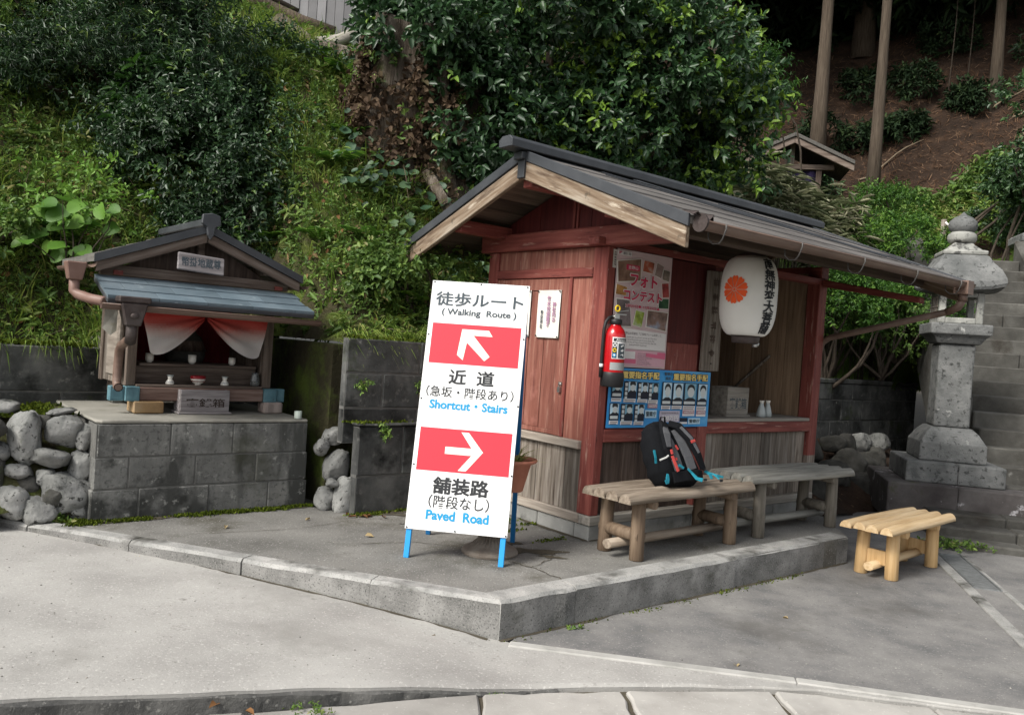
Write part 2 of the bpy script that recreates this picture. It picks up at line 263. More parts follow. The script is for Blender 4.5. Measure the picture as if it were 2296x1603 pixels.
m_teal = flat('teal_webbing', (.012, .20, .27), .7); m_coral = flat('coral_webbing', (.58, .07, .06), .6); m_silver = flat('reflective_tape', (.55, .55, .53), .4)
m_ext = flat('extinguisher_red', (.42, .008, .012), .22, spec=.6); m_steel = flat('steel', (.5, .5, .48), .3, .9); m_yel = flat('yellow_ring', (.75, .52, .02), .5)
m_lpap = M('lantern_paper', [(.66, .645, .60), (.76, .745, .70)], 3, 3, rough=.75, bump=0, tone=.06); m_orange = flat('vermilion', (.78, .10, .02), .7)
m_porc = M('porcelain', [(.66, .64, .58), (.74, .72, .67)], 6, 3, rough=.3, bump=0, tone=.05, spec=.5); m_celad = flat('pale_glaze', (.38, .42, .42), .3, spec=.5); m_band = flat('maroon_glaze', (.20, .01, .015), .3); m_bdot = flat('blue_glaze', (.05, .08, .16), .35)
m_glassy = M('smoky_glass', [(.10, .11, .11), (.3, .31, .31)], 26, 3, rough=.12, bump=.1, tone=0, spec=.7, trans=.5)
m_terra = M('terracotta', [(.36, .13, .085), (.46, .19, .12)], 9, 5, rough=.8, bump=.2, tone=.05); m_stand = M('iron_stand', [(.10, .08, .065), (.17, .145, .12), (.235, .21, .18)], 7, 6, rough=.8, bump=.3, tone=.1)
m_steelg = M('galvanised_grate', [(.20, .21, .21), (.30, .31, .31)], 20, 4, rough=.5, metal=.6, bump=.1, tone=.1)
m_bark = M('bark', [(.05, .036, .026), (.10, .075, .055), (.17, .135, .10)], 5, 8, (6, 6, .8), .95, .9, 8, dist=.03, tone=.15)
m_cedar = M('cedar_bark', [(0.0468, 0.0341, 0.0242), (0.0825, 0.0633, 0.0457), (0.121, 0.0963, 0.0715)], 4, 8, (9, 9, .5), .95, .9, 7, dist=.03, tone=.2)
m_stump = M('old_stump', [(.045, .034, .024), (.10, .08, .06), (.24, .21, .175)], 3, 9, (4, 4, .8), .95, 1, 6, dist=.05, tone=.25, spots=[((.055, .06, .02), 2.5, .6, .7), ((.42, .39, .34), 4, .66, .74, (4, 4, 1))])
m_twig = M('twig_bark', [(.035, .026, .02), (.075, .06, .045)], 12, 4, rough=.95, bump=.2, tone=.1)
m_twigp = M('dry_stem', [(.10, .075, .05), (.24, .19, .13)], 3, 4, rough=.95, bump=0, tone=.5)
m_palet = M('pale_bark', [(.20, .185, .155), (.36, .34, .30)], 6, 6, (1, 1, 2), rough=.9, bump=.3, tone=.1, spots=[((.10, .09, .075), 8, .6, .7)])
m_corr = M('grey_cladding', [(.17, .165, .17), (.235, .23, .235)], 2, 4, rough=.6, bump=.05, tone=.3)
m_hill = M('hillside_earth', [(0.0288, 0.0234, 0.0144), (0.0495, 0.045, 0.0198), (0.054, 0.0675, 0.018)], 1.3, 9, rough=1, bump=.8, bscale=9, dist=.08, spots=[((.085, .12, .018), 2.2, .50, .64), ((.05, .036, .022), 1.4, .64, .74)], tone=0)
m_forest = M('forest_floor', [(0.0146, 0.00858, 0.0053), (0.0298, 0.0173, 0.0106), (0.0564, 0.0319, 0.0186)], 2.4, 9, rough=1, bump=.9, bscale=12, dist=.08, spots=[((.16, .10, .062), 9, .62, .72)], tone=0)
m_lawn = M('lawn', [(0.0455, 0.078, 0.013), (0.078, 0.13, 0.0208), (0.0975, 0.15, 0.0286)], 3, 8, rough=1, bump=.6, bscale=30, dist=.03, tone=0)
# leaves
l_dark = LM('evergreen_leaf', [(0, (.013, .033, .014)), (.45, (.034, .076, .030)), (.75, (.070, .135, .045)), (.86, (.075, .145, .04)), (1, (.16, .24, .04))], .42, .22, .45)
l_cam = LM('glossy_leaf', [(0, (.014, .038, .016)), (.5, (.036, .084, .030)), (.78, (.068, .140, .042)), (.84, (.10, .19, .025)), (1, (.18, .29, .035))], .40, .22, .45, .2)
l_grass = LM('grass_blade', [(0, (.05, .085, .015)), (.4, (.115, .19, .03)), (.7, (.21, .30, .05)), (.9, (.32, .36, .10)), (1, (.26, .22, .10))], .6, .35, .3, .3, 1.1)
l_herb = LM('herb_leaf', [(0, (.034, .075, .018)), (.5, (.095, .175, .034)), (.85, (.195, .29, .058)), (1, (.25, .215, .095))], .55, .3, .35, .3, 1.1)
l_brown = LM('brown_ivy_leaf', [(0, (.035, .022, .014)), (.5, (.085, .055, .034)), (.85, (.15, .105, .066)), (1, (.07, .09, .03))], .8, .2, .2)
l_round = LM('round_leaf', [(0, (.018, .045, .022)), (.6, (.042, .092, .045)), (1, (.085, .14, .065))], .5, .2, .35)
l_az = LM('azalea_leaf', [(0, (.014, .045, .009)), (.4, (.04, .11, .015)), (.75, (.085, .19, .022)), (1, (.15, .27, .04))], .5, .3, .35, .22, 2.5)
l_sasa = LM('bamboo_grass_leaf', [(0, (.06, .08, .035)), (.5, (.15, .175, .085)), (.8, (.34, .35, .21)), (1, (.60, .57, .42))], .5, .25, .35)
l_bright = LM('bright_leaf', [(0, (.07, .17, .022)), (.6, (.13, .27, .036)), (1, (.22, .37, .065))], .5, .35, .35, .12)
l_ced = LM('cedar_needle', [(0, (.008, .018, .008)), (.5, (.018, .038, .014)), (1, (.04, .065, .018))], .7, .15, .2)
l_dead = LM('dead_leaf', [(0, (.11, .05, .02)), (.5, (.20, .10, .04)), (1, (.38, .30, .16))], .8, .1, .2)
l_litter = LM('cedar_litter', [(0, (.05, .028, .017)), (.6, (.11, .062, .036)), (1, (.21, .14, .09))], .9, .1, .1)
l_moss = LM('moss', [(0, (.03, .045, .006)), (.5, (.07, .10, .010)), (1, (.13, .16, .02))], .95, .2, .1)
# ================================================================== SETTING: ground, road, terrace
b = MB(); b.add([(-90, -90, -.32), (90, -90, -.32), (90, 90, -.32), (-90, 90, -.32)], [(0, 1, 2, 3)]); b.build('ground', m_dirt, kind='structure')
def zslab(x, y): return -.207-.008*min(0, x)
def zramp(x, y): return -.195 if x > 0 else -.012-.183*math.exp(.62*x)
def zroad(x, y): return -.195
def jag(pts, n=6, amp=.012, seed=1):
    """subdivide an edge and roughen it a little"""
    rr = random.Random(seed); o = []
    for (x0, y0), (x1, y1) in zip(pts, pts[1:]):
        for i in range(n): t = i/n; a = amp if i else 0; o.append((x0+(x1-x0)*t+rr.uniform(-a, a), y0+(y1-y0)*t+rr.uniform(-a, a)))
    return o+[pts[-1]]
K = (.03, 4.075)                                     # outer corner of the kerb
LK = (-6.0, 5.85)
def on(p, q, t): return (p[0]+(q[0]-p[0])*t, p[1]+(q[1]-p[1])*t)
kr = S(2.05, -.745); KR = (kr.x, kr.y)
# paved road on the right of the strip, asphalt
b = MB(); strip = [(K[0]+.06, K[1]-.01), (1.45, 3.85), (2.44, 3.66), (4.6, 3.22), (9, 2.3)]
poly = strip+[(14, 3), (14, 9.6), (5.6, 9.4), (3.0, 8.3), (2.0, 7.0), (.3, 4.6)]
b.prism(poly, lambda x, y: -.34, zroad); b.build('paved_road', m_asph, kind='structure')
b = MB()
for (p, q) in zip(strip, strip[1:]):
    d = Vector((q[0]-p[0], q[1]-p[1])).normalized(); n = Vector((d.y, -d.x))*.065; e = .004
    b.hexa([(p[0]+n.x, p[1]+n.y, -.3), (q[0]+n.x-d.x*e, q[1]+n.y-d.y*e, -.3), (q[0]-d.x*e, q[1]-d.y*e, -.3), (p[0], p[1], -.3), (p[0]+n.x, p[1]+n.y, -.186), (q[0]+n.x-d.x*e, q[1]+n.y-d.y*e, -.186), (q[0]-d.x*e, q[1]-d.y*e, -.186), (p[0], p[1], -.186)], .8)
b.build('concrete_strip', m_strip, kind='structure', bevel=.006)
# ramp climbing to the left
front = jag([(2.40, 3.60), (1.5, 3.742), (.9, 3.69), (.33, 3.585), (.06, 3.53), (-.3, 3.42), (-1.0, 3.14), (-1.8, 2.83), (-3.4, 2.2), (-6.5, 1.0)], 6, .008, 3)
back = [(-8, 6.5), (-6.0, 5.87), on(LK, K, .5), (K[0]+.02, K[1]+.01), (K[0]+.085, K[1]-.035), (1.45, 3.78), (2.38, 3.605)]
fs_ = sorted(front); fxs, fys = [p[0] for p in fs_], [p[1] for p in fs_]; bxs, bys = [-6.5, -6.0, K[0]+.02, K[0]+.085, 1.45, 2.40], [6.03, 5.87, K[1]+.012, K[1]-.035, 3.782, 3.601]
def rampp(u, v):
    x = -6.5+8.9*u; yb, yf = float(np.interp(x, bxs, bys)), float(np.interp(x, fxs, fys))+.004; y = yb+(yf-yb)*v; return (x, y, zramp(x, y)-.012*max(0, v-.985)/.015)
b = MB(); b.grid(lambda u, v: rampp(1-u, v), 150, 24); b.grid(lambda u, v: (lambda p: (p[0], p[1]+.001, p[2]-(p[2]+.34)*v))(rampp(1-u, 1)), 150, 1)
b.build('concrete_ramp', m_ramp, kind='structure')
b = MB(); fe = jag([(.30, 3.575), (.06, 3.525), (-.3, 3.415), (-1.0, 3.135), (-1.8, 2.825), (-3.4, 2.195), (-6.5, .995)], 12, .007, 8); vs = []
for i, (x, y) in enumerate(fe):
    f = min(1, i/10); z = zramp(x, y)-.012-.012*f; vs += [(x, y+.03, z+.004), (x+.004, y-.010-.006*math.sin(i*1.7), z-.006), (x+.010, y-.022-.010*math.sin(i*.9+1), -.34)]
b.add(vs, [(3*i+k, 3*i+3+k, 3*i+4+k, 3*i+1+k) for i in range(len(fe)-1) for k in range(2)], .5); b.build('ramp_edge', m_edge, kind='structure')
# foreground slabs in a bed of soil
b = MB(); b.grid(lambda u, v: (-8+17*u, -4+8.0*v, zslab(-8+17*u, 0)-.022), 34, 4, smooth=False); b.build('joint_bed', m_dirt, kind='structure')
b = MB(); g = .010
def edge_y(x): return float(np.interp(x, [-4, -1.8, -.3, .06, .33, .9, 1.5, 2.44, 5], [1.95, 2.82, 3.41, 3.525, 3.58, 3.685, 3.755, 3.59, 3.06]))
xs = [-3.9, -2.7, -1.75, -.93, -.035, .60, 1.30, 2.0, 2.9, 4.0]
for i in range(len(xs)-1):
    x0, x1 = xs[i]+g, xs[i+1]-g; sk = [-.02, .03, -.05, .05, .07, .10, .05, .03, 0, 0]
    for j, (d0, d1) in enumerate([(0, .62), (.65, 1.5), (1.53, 2.6)]):
        f = lambda x, d: edge_y(x)-.012-d
        A = [(x0+sk[i]*d0, f(x0, d0)), (x0+sk[i]*d1, f(x0, d1)), (x1+sk[i+1]*d1, f(x1, d1)), (x1+sk[i+1]*d0, f(x1, d0))]
        b.prism(jag(A+[A[0]], 7, .010, i*7+j)[:-1], lambda x, y: -.33, lambda x, y, q=random.uniform(-.006, .004): zslab(x, y)+q)
b.build('stone_paving', m_slab, kind='structure', bevel=.01)
# terrace and its kerb
pts = [K, KR, tuple(S(2.62, -.2).xy), tuple(S(3.0, 1.45).xy), tuple(S(-.95, 1.5).xy), tuple(S(-.95, 3.2).xy), tuple(S(-6, 3.2).xy), LK]
cx_, cy_ = on(K, LK, .02)
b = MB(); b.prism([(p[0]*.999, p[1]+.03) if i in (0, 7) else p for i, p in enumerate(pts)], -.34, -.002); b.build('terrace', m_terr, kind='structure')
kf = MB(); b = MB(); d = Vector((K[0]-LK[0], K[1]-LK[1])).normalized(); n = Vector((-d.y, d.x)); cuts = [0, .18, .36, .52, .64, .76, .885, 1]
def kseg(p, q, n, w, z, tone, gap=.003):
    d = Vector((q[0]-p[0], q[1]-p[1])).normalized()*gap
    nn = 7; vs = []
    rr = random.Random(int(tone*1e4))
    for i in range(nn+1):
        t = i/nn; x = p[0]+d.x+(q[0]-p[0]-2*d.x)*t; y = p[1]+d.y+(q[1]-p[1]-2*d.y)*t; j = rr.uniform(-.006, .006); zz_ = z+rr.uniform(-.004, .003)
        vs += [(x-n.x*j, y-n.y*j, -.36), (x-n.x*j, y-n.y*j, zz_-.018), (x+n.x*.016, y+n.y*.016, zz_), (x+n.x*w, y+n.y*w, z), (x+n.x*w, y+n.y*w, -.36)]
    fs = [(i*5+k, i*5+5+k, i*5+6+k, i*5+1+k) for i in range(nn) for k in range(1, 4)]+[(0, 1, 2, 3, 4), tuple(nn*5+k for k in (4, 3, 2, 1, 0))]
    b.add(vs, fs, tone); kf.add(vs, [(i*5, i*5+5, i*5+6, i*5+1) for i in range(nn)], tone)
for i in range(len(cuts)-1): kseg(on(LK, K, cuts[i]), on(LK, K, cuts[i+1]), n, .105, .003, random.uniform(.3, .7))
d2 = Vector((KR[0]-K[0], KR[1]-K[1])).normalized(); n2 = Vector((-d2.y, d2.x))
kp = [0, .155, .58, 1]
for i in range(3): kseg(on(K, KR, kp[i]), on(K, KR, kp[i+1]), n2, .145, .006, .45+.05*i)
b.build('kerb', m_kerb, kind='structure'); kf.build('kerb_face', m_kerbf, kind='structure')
# ---- drain: concrete channel edge with a steel grate
t = thing('drain_channel', 'narrow drain channel with steel grate crossing the asphalt below the stairs', 'drain', (3.42, 5.7, -.189))
dv = Vector((3.715-3.41, 6.775-5.64)).normalized(); nv = Vector((dv.y, -dv.x)); aw = math.atan2(dv.y, dv.x)
b = MB(); b.bx(-1.6, 1.12, .07, .15, -.08, .006); b.bx(-1.6, 1.12, -.15, -.115, -.08, .004); o = b.build('edge_strip', m_kerb, t, bevel=.005); o.rotation_euler.z = aw
b = MB(); b.bx(.0, 1.1, -.115, -.103, -.05, .008); b.bx(.0, 1.1, .058, .07, -.05, .008)
for k in range(36): b.bx(.012+k*.03, .022+k*.03, -.103, .058, -.03, .003)
o = b.build('grate', m_steelg, t); o.rotation_euler.z = aw
b = MB(); b.bx(-1.6, 1.1, -.114, .069, -.1, -.055); o = b.build('channel_bed', m_dirt, t); o.rotation_euler.z = aw
# ---- cracks and a soil patch in the terrace and ramp
def crack(pts, w, zf, seed):
    rr = random.Random(seed); P = jag(pts, 9, .012, seed); b = MB(); vs = []
    for i, (x, y) in enumerate(P):
        a, c = P[max(0, i-1)], P[min(len(P)-1, i+1)]; d = Vector((c[0]-a[0], c[1]-a[1])).normalized(); ww = w*rr.uniform(.3, 1)*(0.2 if i in (0, len(P)-1) else 1); vs += [(x-d.y*ww, y+d.x*ww, zf(x, y)+.0025), (x+d.y*ww, y-d.x*ww, zf(x, y)+.0025)]
    b.add(vs, [(2*i+1, 2*i+3, 2*i+2, 2*i) for i in range(len(P)-1)], .5); return b
cm = MB()
for pts, w, zf in [([(.06, 4.86), (.20, 4.75), (.36, 4.55), (.47, 4.47)], .006, lambda x, y: 0), ([(.20, 4.75), (.32, 4.95), (.38, 5.2)], .004, lambda x, y: 0), ([(-.9, 5.0), (-.55, 5.15), (-.2, 5.1), (.1, 5.25)], .004, lambda x, y: 0), ([(-1.9, 4.95), (-1.3, 5.3), (-1.05, 5.6)], .0035, lambda x, y: 0),
  ([(.9, 4.95), (1.5, 5.45), (1.9, 5.7)], .0035, lambda x, y: 0)]:
    c_ = crack(pts, w, zf, int(w*1e4)+int(abs(pts[0][0])*100)); cm.add(c_.v, c_.f, .5)
cm.build('pavement_cracks', m_dirt, kind='structure')
def blob(cx, cy, r, z, seed, sx=1, sy=1):
    rr = random.Random(seed); ph = [rr.uniform(0, 6.28) for _ in range(4)]; n = 40; P = []
    for k in range(n): a = 2*math.pi*k/n; q = r*(1+.35*math.sin(2*a+ph[0])+.22*math.sin(5*a+ph[1])+.14*math.sin(9*a+ph[2])+.08*math.sin(14*a+ph[3])); P.append((cx+q*math.cos(a)*sx, cy+q*math.sin(a)*sy, z))
    return P
b = MB()
for cx, cy, r, sx, sy, sd in [(.16, 5.12, .13, 1.5, .6, 1), (.02, 5.28, .08, 1.4, .7, 2), (-.35, 5.65, .10, 2.2, .5, 3), (-.75, 5.9, .09, 2.4, .5, 4), (.33, 5.02, .05, 1.8, .5, 5)]: P = blob(cx, cy, r, .0015, sd, sx, sy); b.add(P, [tuple(range(40))], .5)
def contact_dirt_line(b, p, q, zf, w0, w1, seed, side=1):
    """irregular ribbon of soil and painted contact shadow along the foot of a wall or kerb from p to q"""
    rr = random.Random(seed); d = Vector((q[0]-p[0], q[1]-p[1])); L_ = d.length; d /= L_; n = Vector((d.y, -d.x))*side; m = max(8, int(L_*26)); vs = []; w = w0
    for i in range(m+1):
        w = min(w1, max(.004, w+rr.uniform(-.35, .35)*w1)); x, y = p[0]+d.x*L_*i/m, p[1]+d.y*L_*i/m; e = (x+n.x*w, y+n.y*w); vs += [(x, y, zf(x, y)+.0025), (e[0], e[1], zf(*e)+.0018)]
    fs = [(2*i, 2*i+1, 2*i+3, 2*i+2) if side > 0 else (2*i, 2*i+2, 2*i+3, 2*i+1) for i in range(m)]; b.add(vs, fs, .5)
flat0 = lambda x, y: 0.0
contact_dirt_line(b, (LK[0]+3, LK[1]-.855), (K[0]-.05, K[1]+.008), zramp, .02, .03, 1); contact_dirt_line(b, K, KR, zroad, .015, .028, 2)
for p_, q_, w_, sd in [(S(0, -.002), S(2.5, -.002), .02, 3), (S(-.002, 1.3), S(-.002, 0), .035, 4), (S(-2.71, 1.655), S(-1.3, 1.655), .05, 5), (S(-1.1, 1.265), S(0, 1.265), .07, 6)]: contact_dirt_line(b, tuple(p_.xy), tuple(q_.xy), flat0, w_, w_*1.4, sd)
b.build('soil_and_contact_shadow', m_dirt, kind='structure')  # soil patches, plus soil-coloured strips painting in contact shadow at the feet
# ================================================================== retaining walls of old concrete blocks
def block_wall(name, label, x0, x1, y0, y1, z0, z1, course, blk, mat, jm, cap=None, back=True):
    t = thing(name, label, 'wall', S((x0+x1)/2, y0, 0), TH); b = MB(); w = (x1-x0)/2; z = z0; r = 0; gp = .004
    while z < z1-.02:
        zt = min(z+course, z1); x = -w-(blk/2 if r % 2 else 0)
        while x < w:
            a, c = max(x, -w), min(x+blk, w)
            if c-a > .03: b.bx(a+gp, c-gp, random.uniform(-.004, .004), y1-y0, z+gp, zt-gp)
            x += blk
        z = zt; r += 1
    b.build('block_face', mat, t, bevel=.008)
    b = MB(); b.bx(-w+.005, w-.005, .007, y1-y0-.003, z0, z1-.006); b.build('mortar', jm, t)
    if cap: b = MB(); b.bx(-w-.01, w+.01, -.012, y1-y0+.01, z1+.002, z1+cap); b.build('coping', mat, t, bevel=.012)
    return t
block_wall('retaining_wall', 'dark mossy block retaining wall between the small shrine and the red hut', -1.185, 1.6, 1.36, 1.44, .5, 1.26, .255, .62, m_block, m_grout)
block_wall('retaining_wall', 'low protruding footing wall with a ledge below the mossy wall behind the sign', -1.10, 1.6, 1.27, 1.36, -.1, .63, .37, .75, m_block, m_grout, .02)
block_wall('retaining_wall', 'black stained retaining wall close behind the right side of the small shrine', -2.35, -1.0, 2.98, 3.25, 0, 1.24, .4, .9, m_block, m_grout)
block_wall('retaining_wall', 'low dark mossy wall left of the small shrine above the cobbles', -3.9, -2.355, 2.96, 3.2, 0, 1.04, .35, .8, m_block, m_grout)
block_wall('retaining_wall', 'dark retaining wall with white mortar lines behind the stone lantern', 2.2, 7.7, 1.4, 1.66, .1, 1.08, .26, .5, m_block, m_grout, .06)
# ================================================================== hillside
def sstep(x, a, b): t = np.clip((x-a)/(b-a), 0, 1); return t*t*(3-2*t)
_ph = RNG.uniform(0, 6.28, 12)
def bumpy(X, Y):
    return (.13*np.sin(1.3*X+_ph[0])*np.sin(1.1*Y+_ph[1])+.08*np.sin(2.9*X+1.3*Y+_ph[2])*np.sin(2.3*Y-.9*X+_ph[3])+.04*np.sin(6.1*X-2*Y+_ph[4])*np.sin(5.3*Y+_ph[5]))
def hill(X, Y):
    X = np.asarray(X, float); Y = np.asarray(Y, float)
    x = (X-.6)*math.cos(TH)+(Y-5.514)*math.sin(TH); y = -(X-.6)*math.sin(TH)+(Y-5.514)*math.cos(TH)
    y0 = 3.2-1.6*sstep(x, -1.15, -.7)
    s = np.maximum(0, y-y0)
    foot = 1.22-.2*sstep(-x, 2.25, 2.5)
    zl = foot+np.interp(s, [0, .25, 1.2, 2.6, 4.4, 6, 9, 40], [0, .12, 1.35, 2.75, 3.78, 4.2, 4.8, 16])
    zl = zl-.55*sstep(-x, 2.3, 3.6)*sstep(s, 1.2, 0)*1.0
    zr = 1.04+np.interp(Y, [9.9, 13, 20.9, 60], [0, 1.5, 4.35, 41])+.55*np.maximum(0, X-9.2)*sstep(Y, 11, 19)+.1*np.maximum(0, X-9)*0
    w = sstep(x, 2.2, 5.2)
    zr = np.minimum(zr, np.where((x > 1.5) & (y >= 1.40), 1.03+.62*np.maximum(0, y-1.95)+1.3*np.maximum(0, Y-10.7)*np.clip((y-1.7)/.6, 0, 1), 99))
    zr = np.where(y < 1.40, np.minimum(zr, -.30+.70*np.maximum(0, Y-8.25-.28*(X-5))), zr)
    return zl*(1-w)+zr*w+bumpy(X, Y)*np.clip(np.minimum(s, Y-8.5)*.8, 0, 1)*np.where(w > .5, .7, 1)
def hill_ok(X, Y):
    x, y = toS(X, Y); return np.where(x > 6.75, 1.0, y-np.where(x > -1.15, np.minimum(3.1, 3.1-1.6*sstep(x, -1.15, -.7)), 3.1))
xs_ = np.arange(-16, 34.01, .22); ys_ = np.arange(4.6, 46, .22); GX, GY = np.meshgrid(xs_, ys_); GZ = hill(GX, GY)
_sx, _sy = toS(GX, GY); ok = np.where(_sx > 6.75, True, _sy > np.where(_sx > 1.5, 1.42, np.where(_sx > -1.2, 1.5, 3.1)))
V = np.stack([GX, GY, GZ], -1).reshape(-1, 3); nx_, ny_ = len(xs_), len(ys_); I = np.arange(nx_*ny_).reshape(ny_, nx_)
q = ok[:-1, :-1] & ok[1:, :-1] & ok[:-1, 1:] & ok[1:, 1:]
Q = np.stack([I[:-1, :-1], I[:-1, 1:], I[1:, 1:], I[1:, :-1]], -1)[q]
cX, cY = V[Q].mean(1)[:, 0], V[Q].mean(1)[:, 1]; sx_, sy_ = toS(cX, cY)
isr = sstep(sx_, 3.2, 4.6) > .5
frst = isr & ((cY+.25*np.sin(cX*1.7) > 15.8-.0*cX) & ~((cX > 9.6) & (cY < 17.5+.3*np.sin(cX*2)))) | (cY > 22)
for nm, sel, mt in (('hillside', ~isr & ~frst, m_hill), ('forest_floor', frst, m_forest), ('lawn_slope', isr & ~frst, m_lawn)):
    u, inv = np.unique(Q[sel], return_inverse=True)
    o = link(nm, fast_mesh(nm, V[u], inv.reshape(-1, 4), smooth=True), mt); tag(o, kind='structure')
# ================================================================== RED HUT (site frame, origin at the near corner)
hut = thing('rest_hut', 'small red wooden hut with sheet metal roof and open serving counter', 'hut', S(0, 0, 0), TH)
def boards_x(b, x0, x1, y0, y1, z0, z1, w, gap=.004):      # vertical boards side by side along x
    n = max(1, round((x1-x0)/w)); e = (x1-x0)/n
    for i in range(n): j = random.uniform(-.003, .003); b.bx(x0+i*e+gap/2, x0+(i+1)*e-gap/2, y0+j, y1+j, z0+random.uniform(-.003, .003), z1, random.random())
def boards_y(b, y0, y1, x0, x1, z0, z1, w, gap=.004, zf=None):
    n = max(1, round((y1-y0)/w)); e = (y1-y0)/n
    for i in range(n):
        j = random.uniform(-.003, .003); a, c = y0+i*e+gap/2, y0+(i+1)*e-gap/2; T = random.random()
        if zf: b.hexa([(x0+j, a, z0), (x1+j, a, z0), (x1+j, c, z0), (x0+j, c, z0), (x0+j, a, zf(a)), (x1+j, a, zf(a)), (x1+j, c, zf(c)), (x0+j, c, zf(c))], T)
        else: b.bx(x0+j, x1+j, a, c, z0+random.uniform(-.003, .003), z1, T)
RY, RZ, EY, EZ = .35, 2.575, -1.09, 2.035             # ridge and front eave of the roof's upper face
BY = 2*RY-EY
RX0, RX1 = -.5, 2.93
def roofz(y): return RZ-(RZ-EZ)*abs(y-RY)/(RY-EY)
# foundation
b = MB()
for i in range(5): b.bx(.0+i*.545+.003, .545+i*.545-.003, .003, .15, -.3, .098)
for i in range(3): b.bx(.003, .15, .156+i*.39, .54+i*.39, -.3, .098)
b.bx(.16, 2.7, .16, 1.3, -.3, .09); b.build('foundation', m_found, hut, bevel=.006)
b = MB(); b.bx(-.012, 2.76, -.012, .1, .10, .165); o = b.build('ground_sill', m_greyx, hut, bevel=.006)
b = MB(); b.bx(-.014, .1, .102, 1.33, .10, .166); o = b.build('ground_sill', m_greyy, hut, bevel=.006)
# posts
for nm, x0, x1, y0, y1, z0, z1 in [('corner_post', 0, .078, 0, .135, .166, 2.0), ('corner_post', 0, .12, 1.205, 1.325, .166, 2.0), ('corner_post', 2.645, 2.765, -.002, .12, .1, 2.05), ('corner_post', 2.645, 2.765, 1.2, 1.32, .1, 2.05), ('middle_post', 1.083, 1.2, -.004, .09, .165, .80), ('middle_post', 1.085, 1.2, .02, .12, .83, 2.0)]:
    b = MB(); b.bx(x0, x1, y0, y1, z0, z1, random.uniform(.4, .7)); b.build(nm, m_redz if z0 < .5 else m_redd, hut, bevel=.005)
b = MB(); b.bx(2.6445, 2.7655, -.003, .121, .1, .50); b.build('post_foot', m_greyw, hut, bevel=.005)['label'] = 'bare silvery wood at the foot of the right post'
# front, left half
b = MB(); boards_x(b, .079, 1.082, .045, .07, .166, .665, .125); b.build('lower_boarding', m_brownw, hut)
b = MB(); b.bx(.079, 1.082, .0, .09, .665, .755, .45); b.build('rail', m_redx, hut, bevel=.006)
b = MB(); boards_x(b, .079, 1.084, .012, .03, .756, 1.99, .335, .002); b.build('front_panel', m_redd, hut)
b = MB(); b.bx(.60, 1.03, .002, .011, .80, 1.385, .5); b.build('wall_shading_panel', m_redz, hut, bevel=.004)  # added lighter plate: the wall's brighter lower shading put into colour
# front, counter
b = MB(); boards_x(b, 1.201, 2.644, .04, .062, .166, .708, .13); b.build('lower_boarding', m_greyw, hut)['label'] = 'silvery weathered boards under the counter'
b = MB(); b.bx(1.201, 2.644, -.008, .085, .71, .797, .5); b.build('rail', m_redx, hut, bevel=.006)
b = MB(); b.bx(1.201, 2.644, .0, .42, .7985, .826, .6); b.build('counter', m_greyx, hut, bevel=.005)
# inside
b = MB(); boards_y(b, .13, 1.2, 2.66, 2.69, .1, 2.1, .18); b.build('side_wall', m_inner, hut)
b = MB(); boards_x(b, .12, 2.645, 1.24, 1.27, .1, 2.1, .2); b.build('back_wall', m_inner, hut)
b = MB(); boards_y(b, .125, 1.235, 1.2, 1.22, .1, 2.0, .18); b.build('partition', m_brownw, hut)
b = MB(); b.bx(1.225, 2.63, .45, 1.23, .35, .38); b.build('inner_floor', m_deck, hut)
b = MB(); b.tube([(2.645, .45, 1.35), (2.645, 1.0, .86)], .014, 6); b.build('brace', m_greyw, hut)
b = MB()
for k in range(4): b.bx(1.3+k*.2, 1.325+k*.2, 1.19, 1.215, .5, 1.35)
for z in (.7, 1.0, 1.3): b.bx(1.25, 2.1, 1.216, 1.235, z, z+.025)
b.build('lattice', m_greyx, hut)
# gable side
b = MB(); b.bx(-.035, .09, -.60, 1.40, 2.003, 2.135, .5); b.build('tie_beam', m_redy, hut, bevel=.008)
b = MB(); b.bx(2.66, 2.78, -.0, 1.40, 2.054, 2.16, .4); b.hexa([(2.67, -.86, 1.845), (2.76, -.86, 1.845), (2.76, -.003, 1.985), (2.67, -.003, 1.985), (2.67, -.86, 1.895), (2.76, -.86, 1.895), (2.76, -.003, 2.05), (2.67, -.003, 2.05)], .3); b.build('tie_beam', m_redy, hut, bevel=.008)
b = MB(); b.bx(.02, .04, .136, 1.204, 1.862, 2.0, .5); b.build('transom_panel', m_door, hut)
b = MB(); b.bx(-.006, .07, .136, 1.204, 1.793, 1.86, .4); b.build('head_rail', m_redy, hut, bevel=.005)
b = MB(); b.bx(-.03, .08, .136, 1.21, .603, .66, .9); b.build('door_sill', m_greyy, hut, bevel=.006)
b = MB(); b.bx(-.002, .05, .336, .366, .661, 1.792, .5); b.build('door_stile', m_redz, hut, bevel=.004)
b = MB(); boards_y(b, .136, .335, .014, .034, .661, 1.792, .2); b.build('side_panel', m_door, hut)
door = MB(); boards_y(door, .44, 1.13, .012, .03, .70, 1.70, .175, .005); door = door.build('door', m_door, hut)
b = MB(); b.bx(.002, .034, .369, .437, .664, 1.788, .5); b.bx(.002, .034, 1.132, 1.2, .664, 1.788, .5); b.bx(.004, .034, .4375, 1.1315, 1.702, 1.787, .6); b.bx(.004, .034, .4375, 1.1315, .665, .698, .4); b.build('door_frame', m_door, door, bevel=.003)
b = MB(); b.bx(-.008, .0015, .365, .40, 1.03, 1.05, .5); b.bx(-.018, .001, .372, .398, .975, 1.012, .4); b.tube([(-.01, .377, 1.01), (-.01, .377, 1.035), (-.01, .385, 1.043), (-.01, .393, 1.035), (-.01, .393, 1.01)], .003, 6); b.build('padlock', m_steel, door)
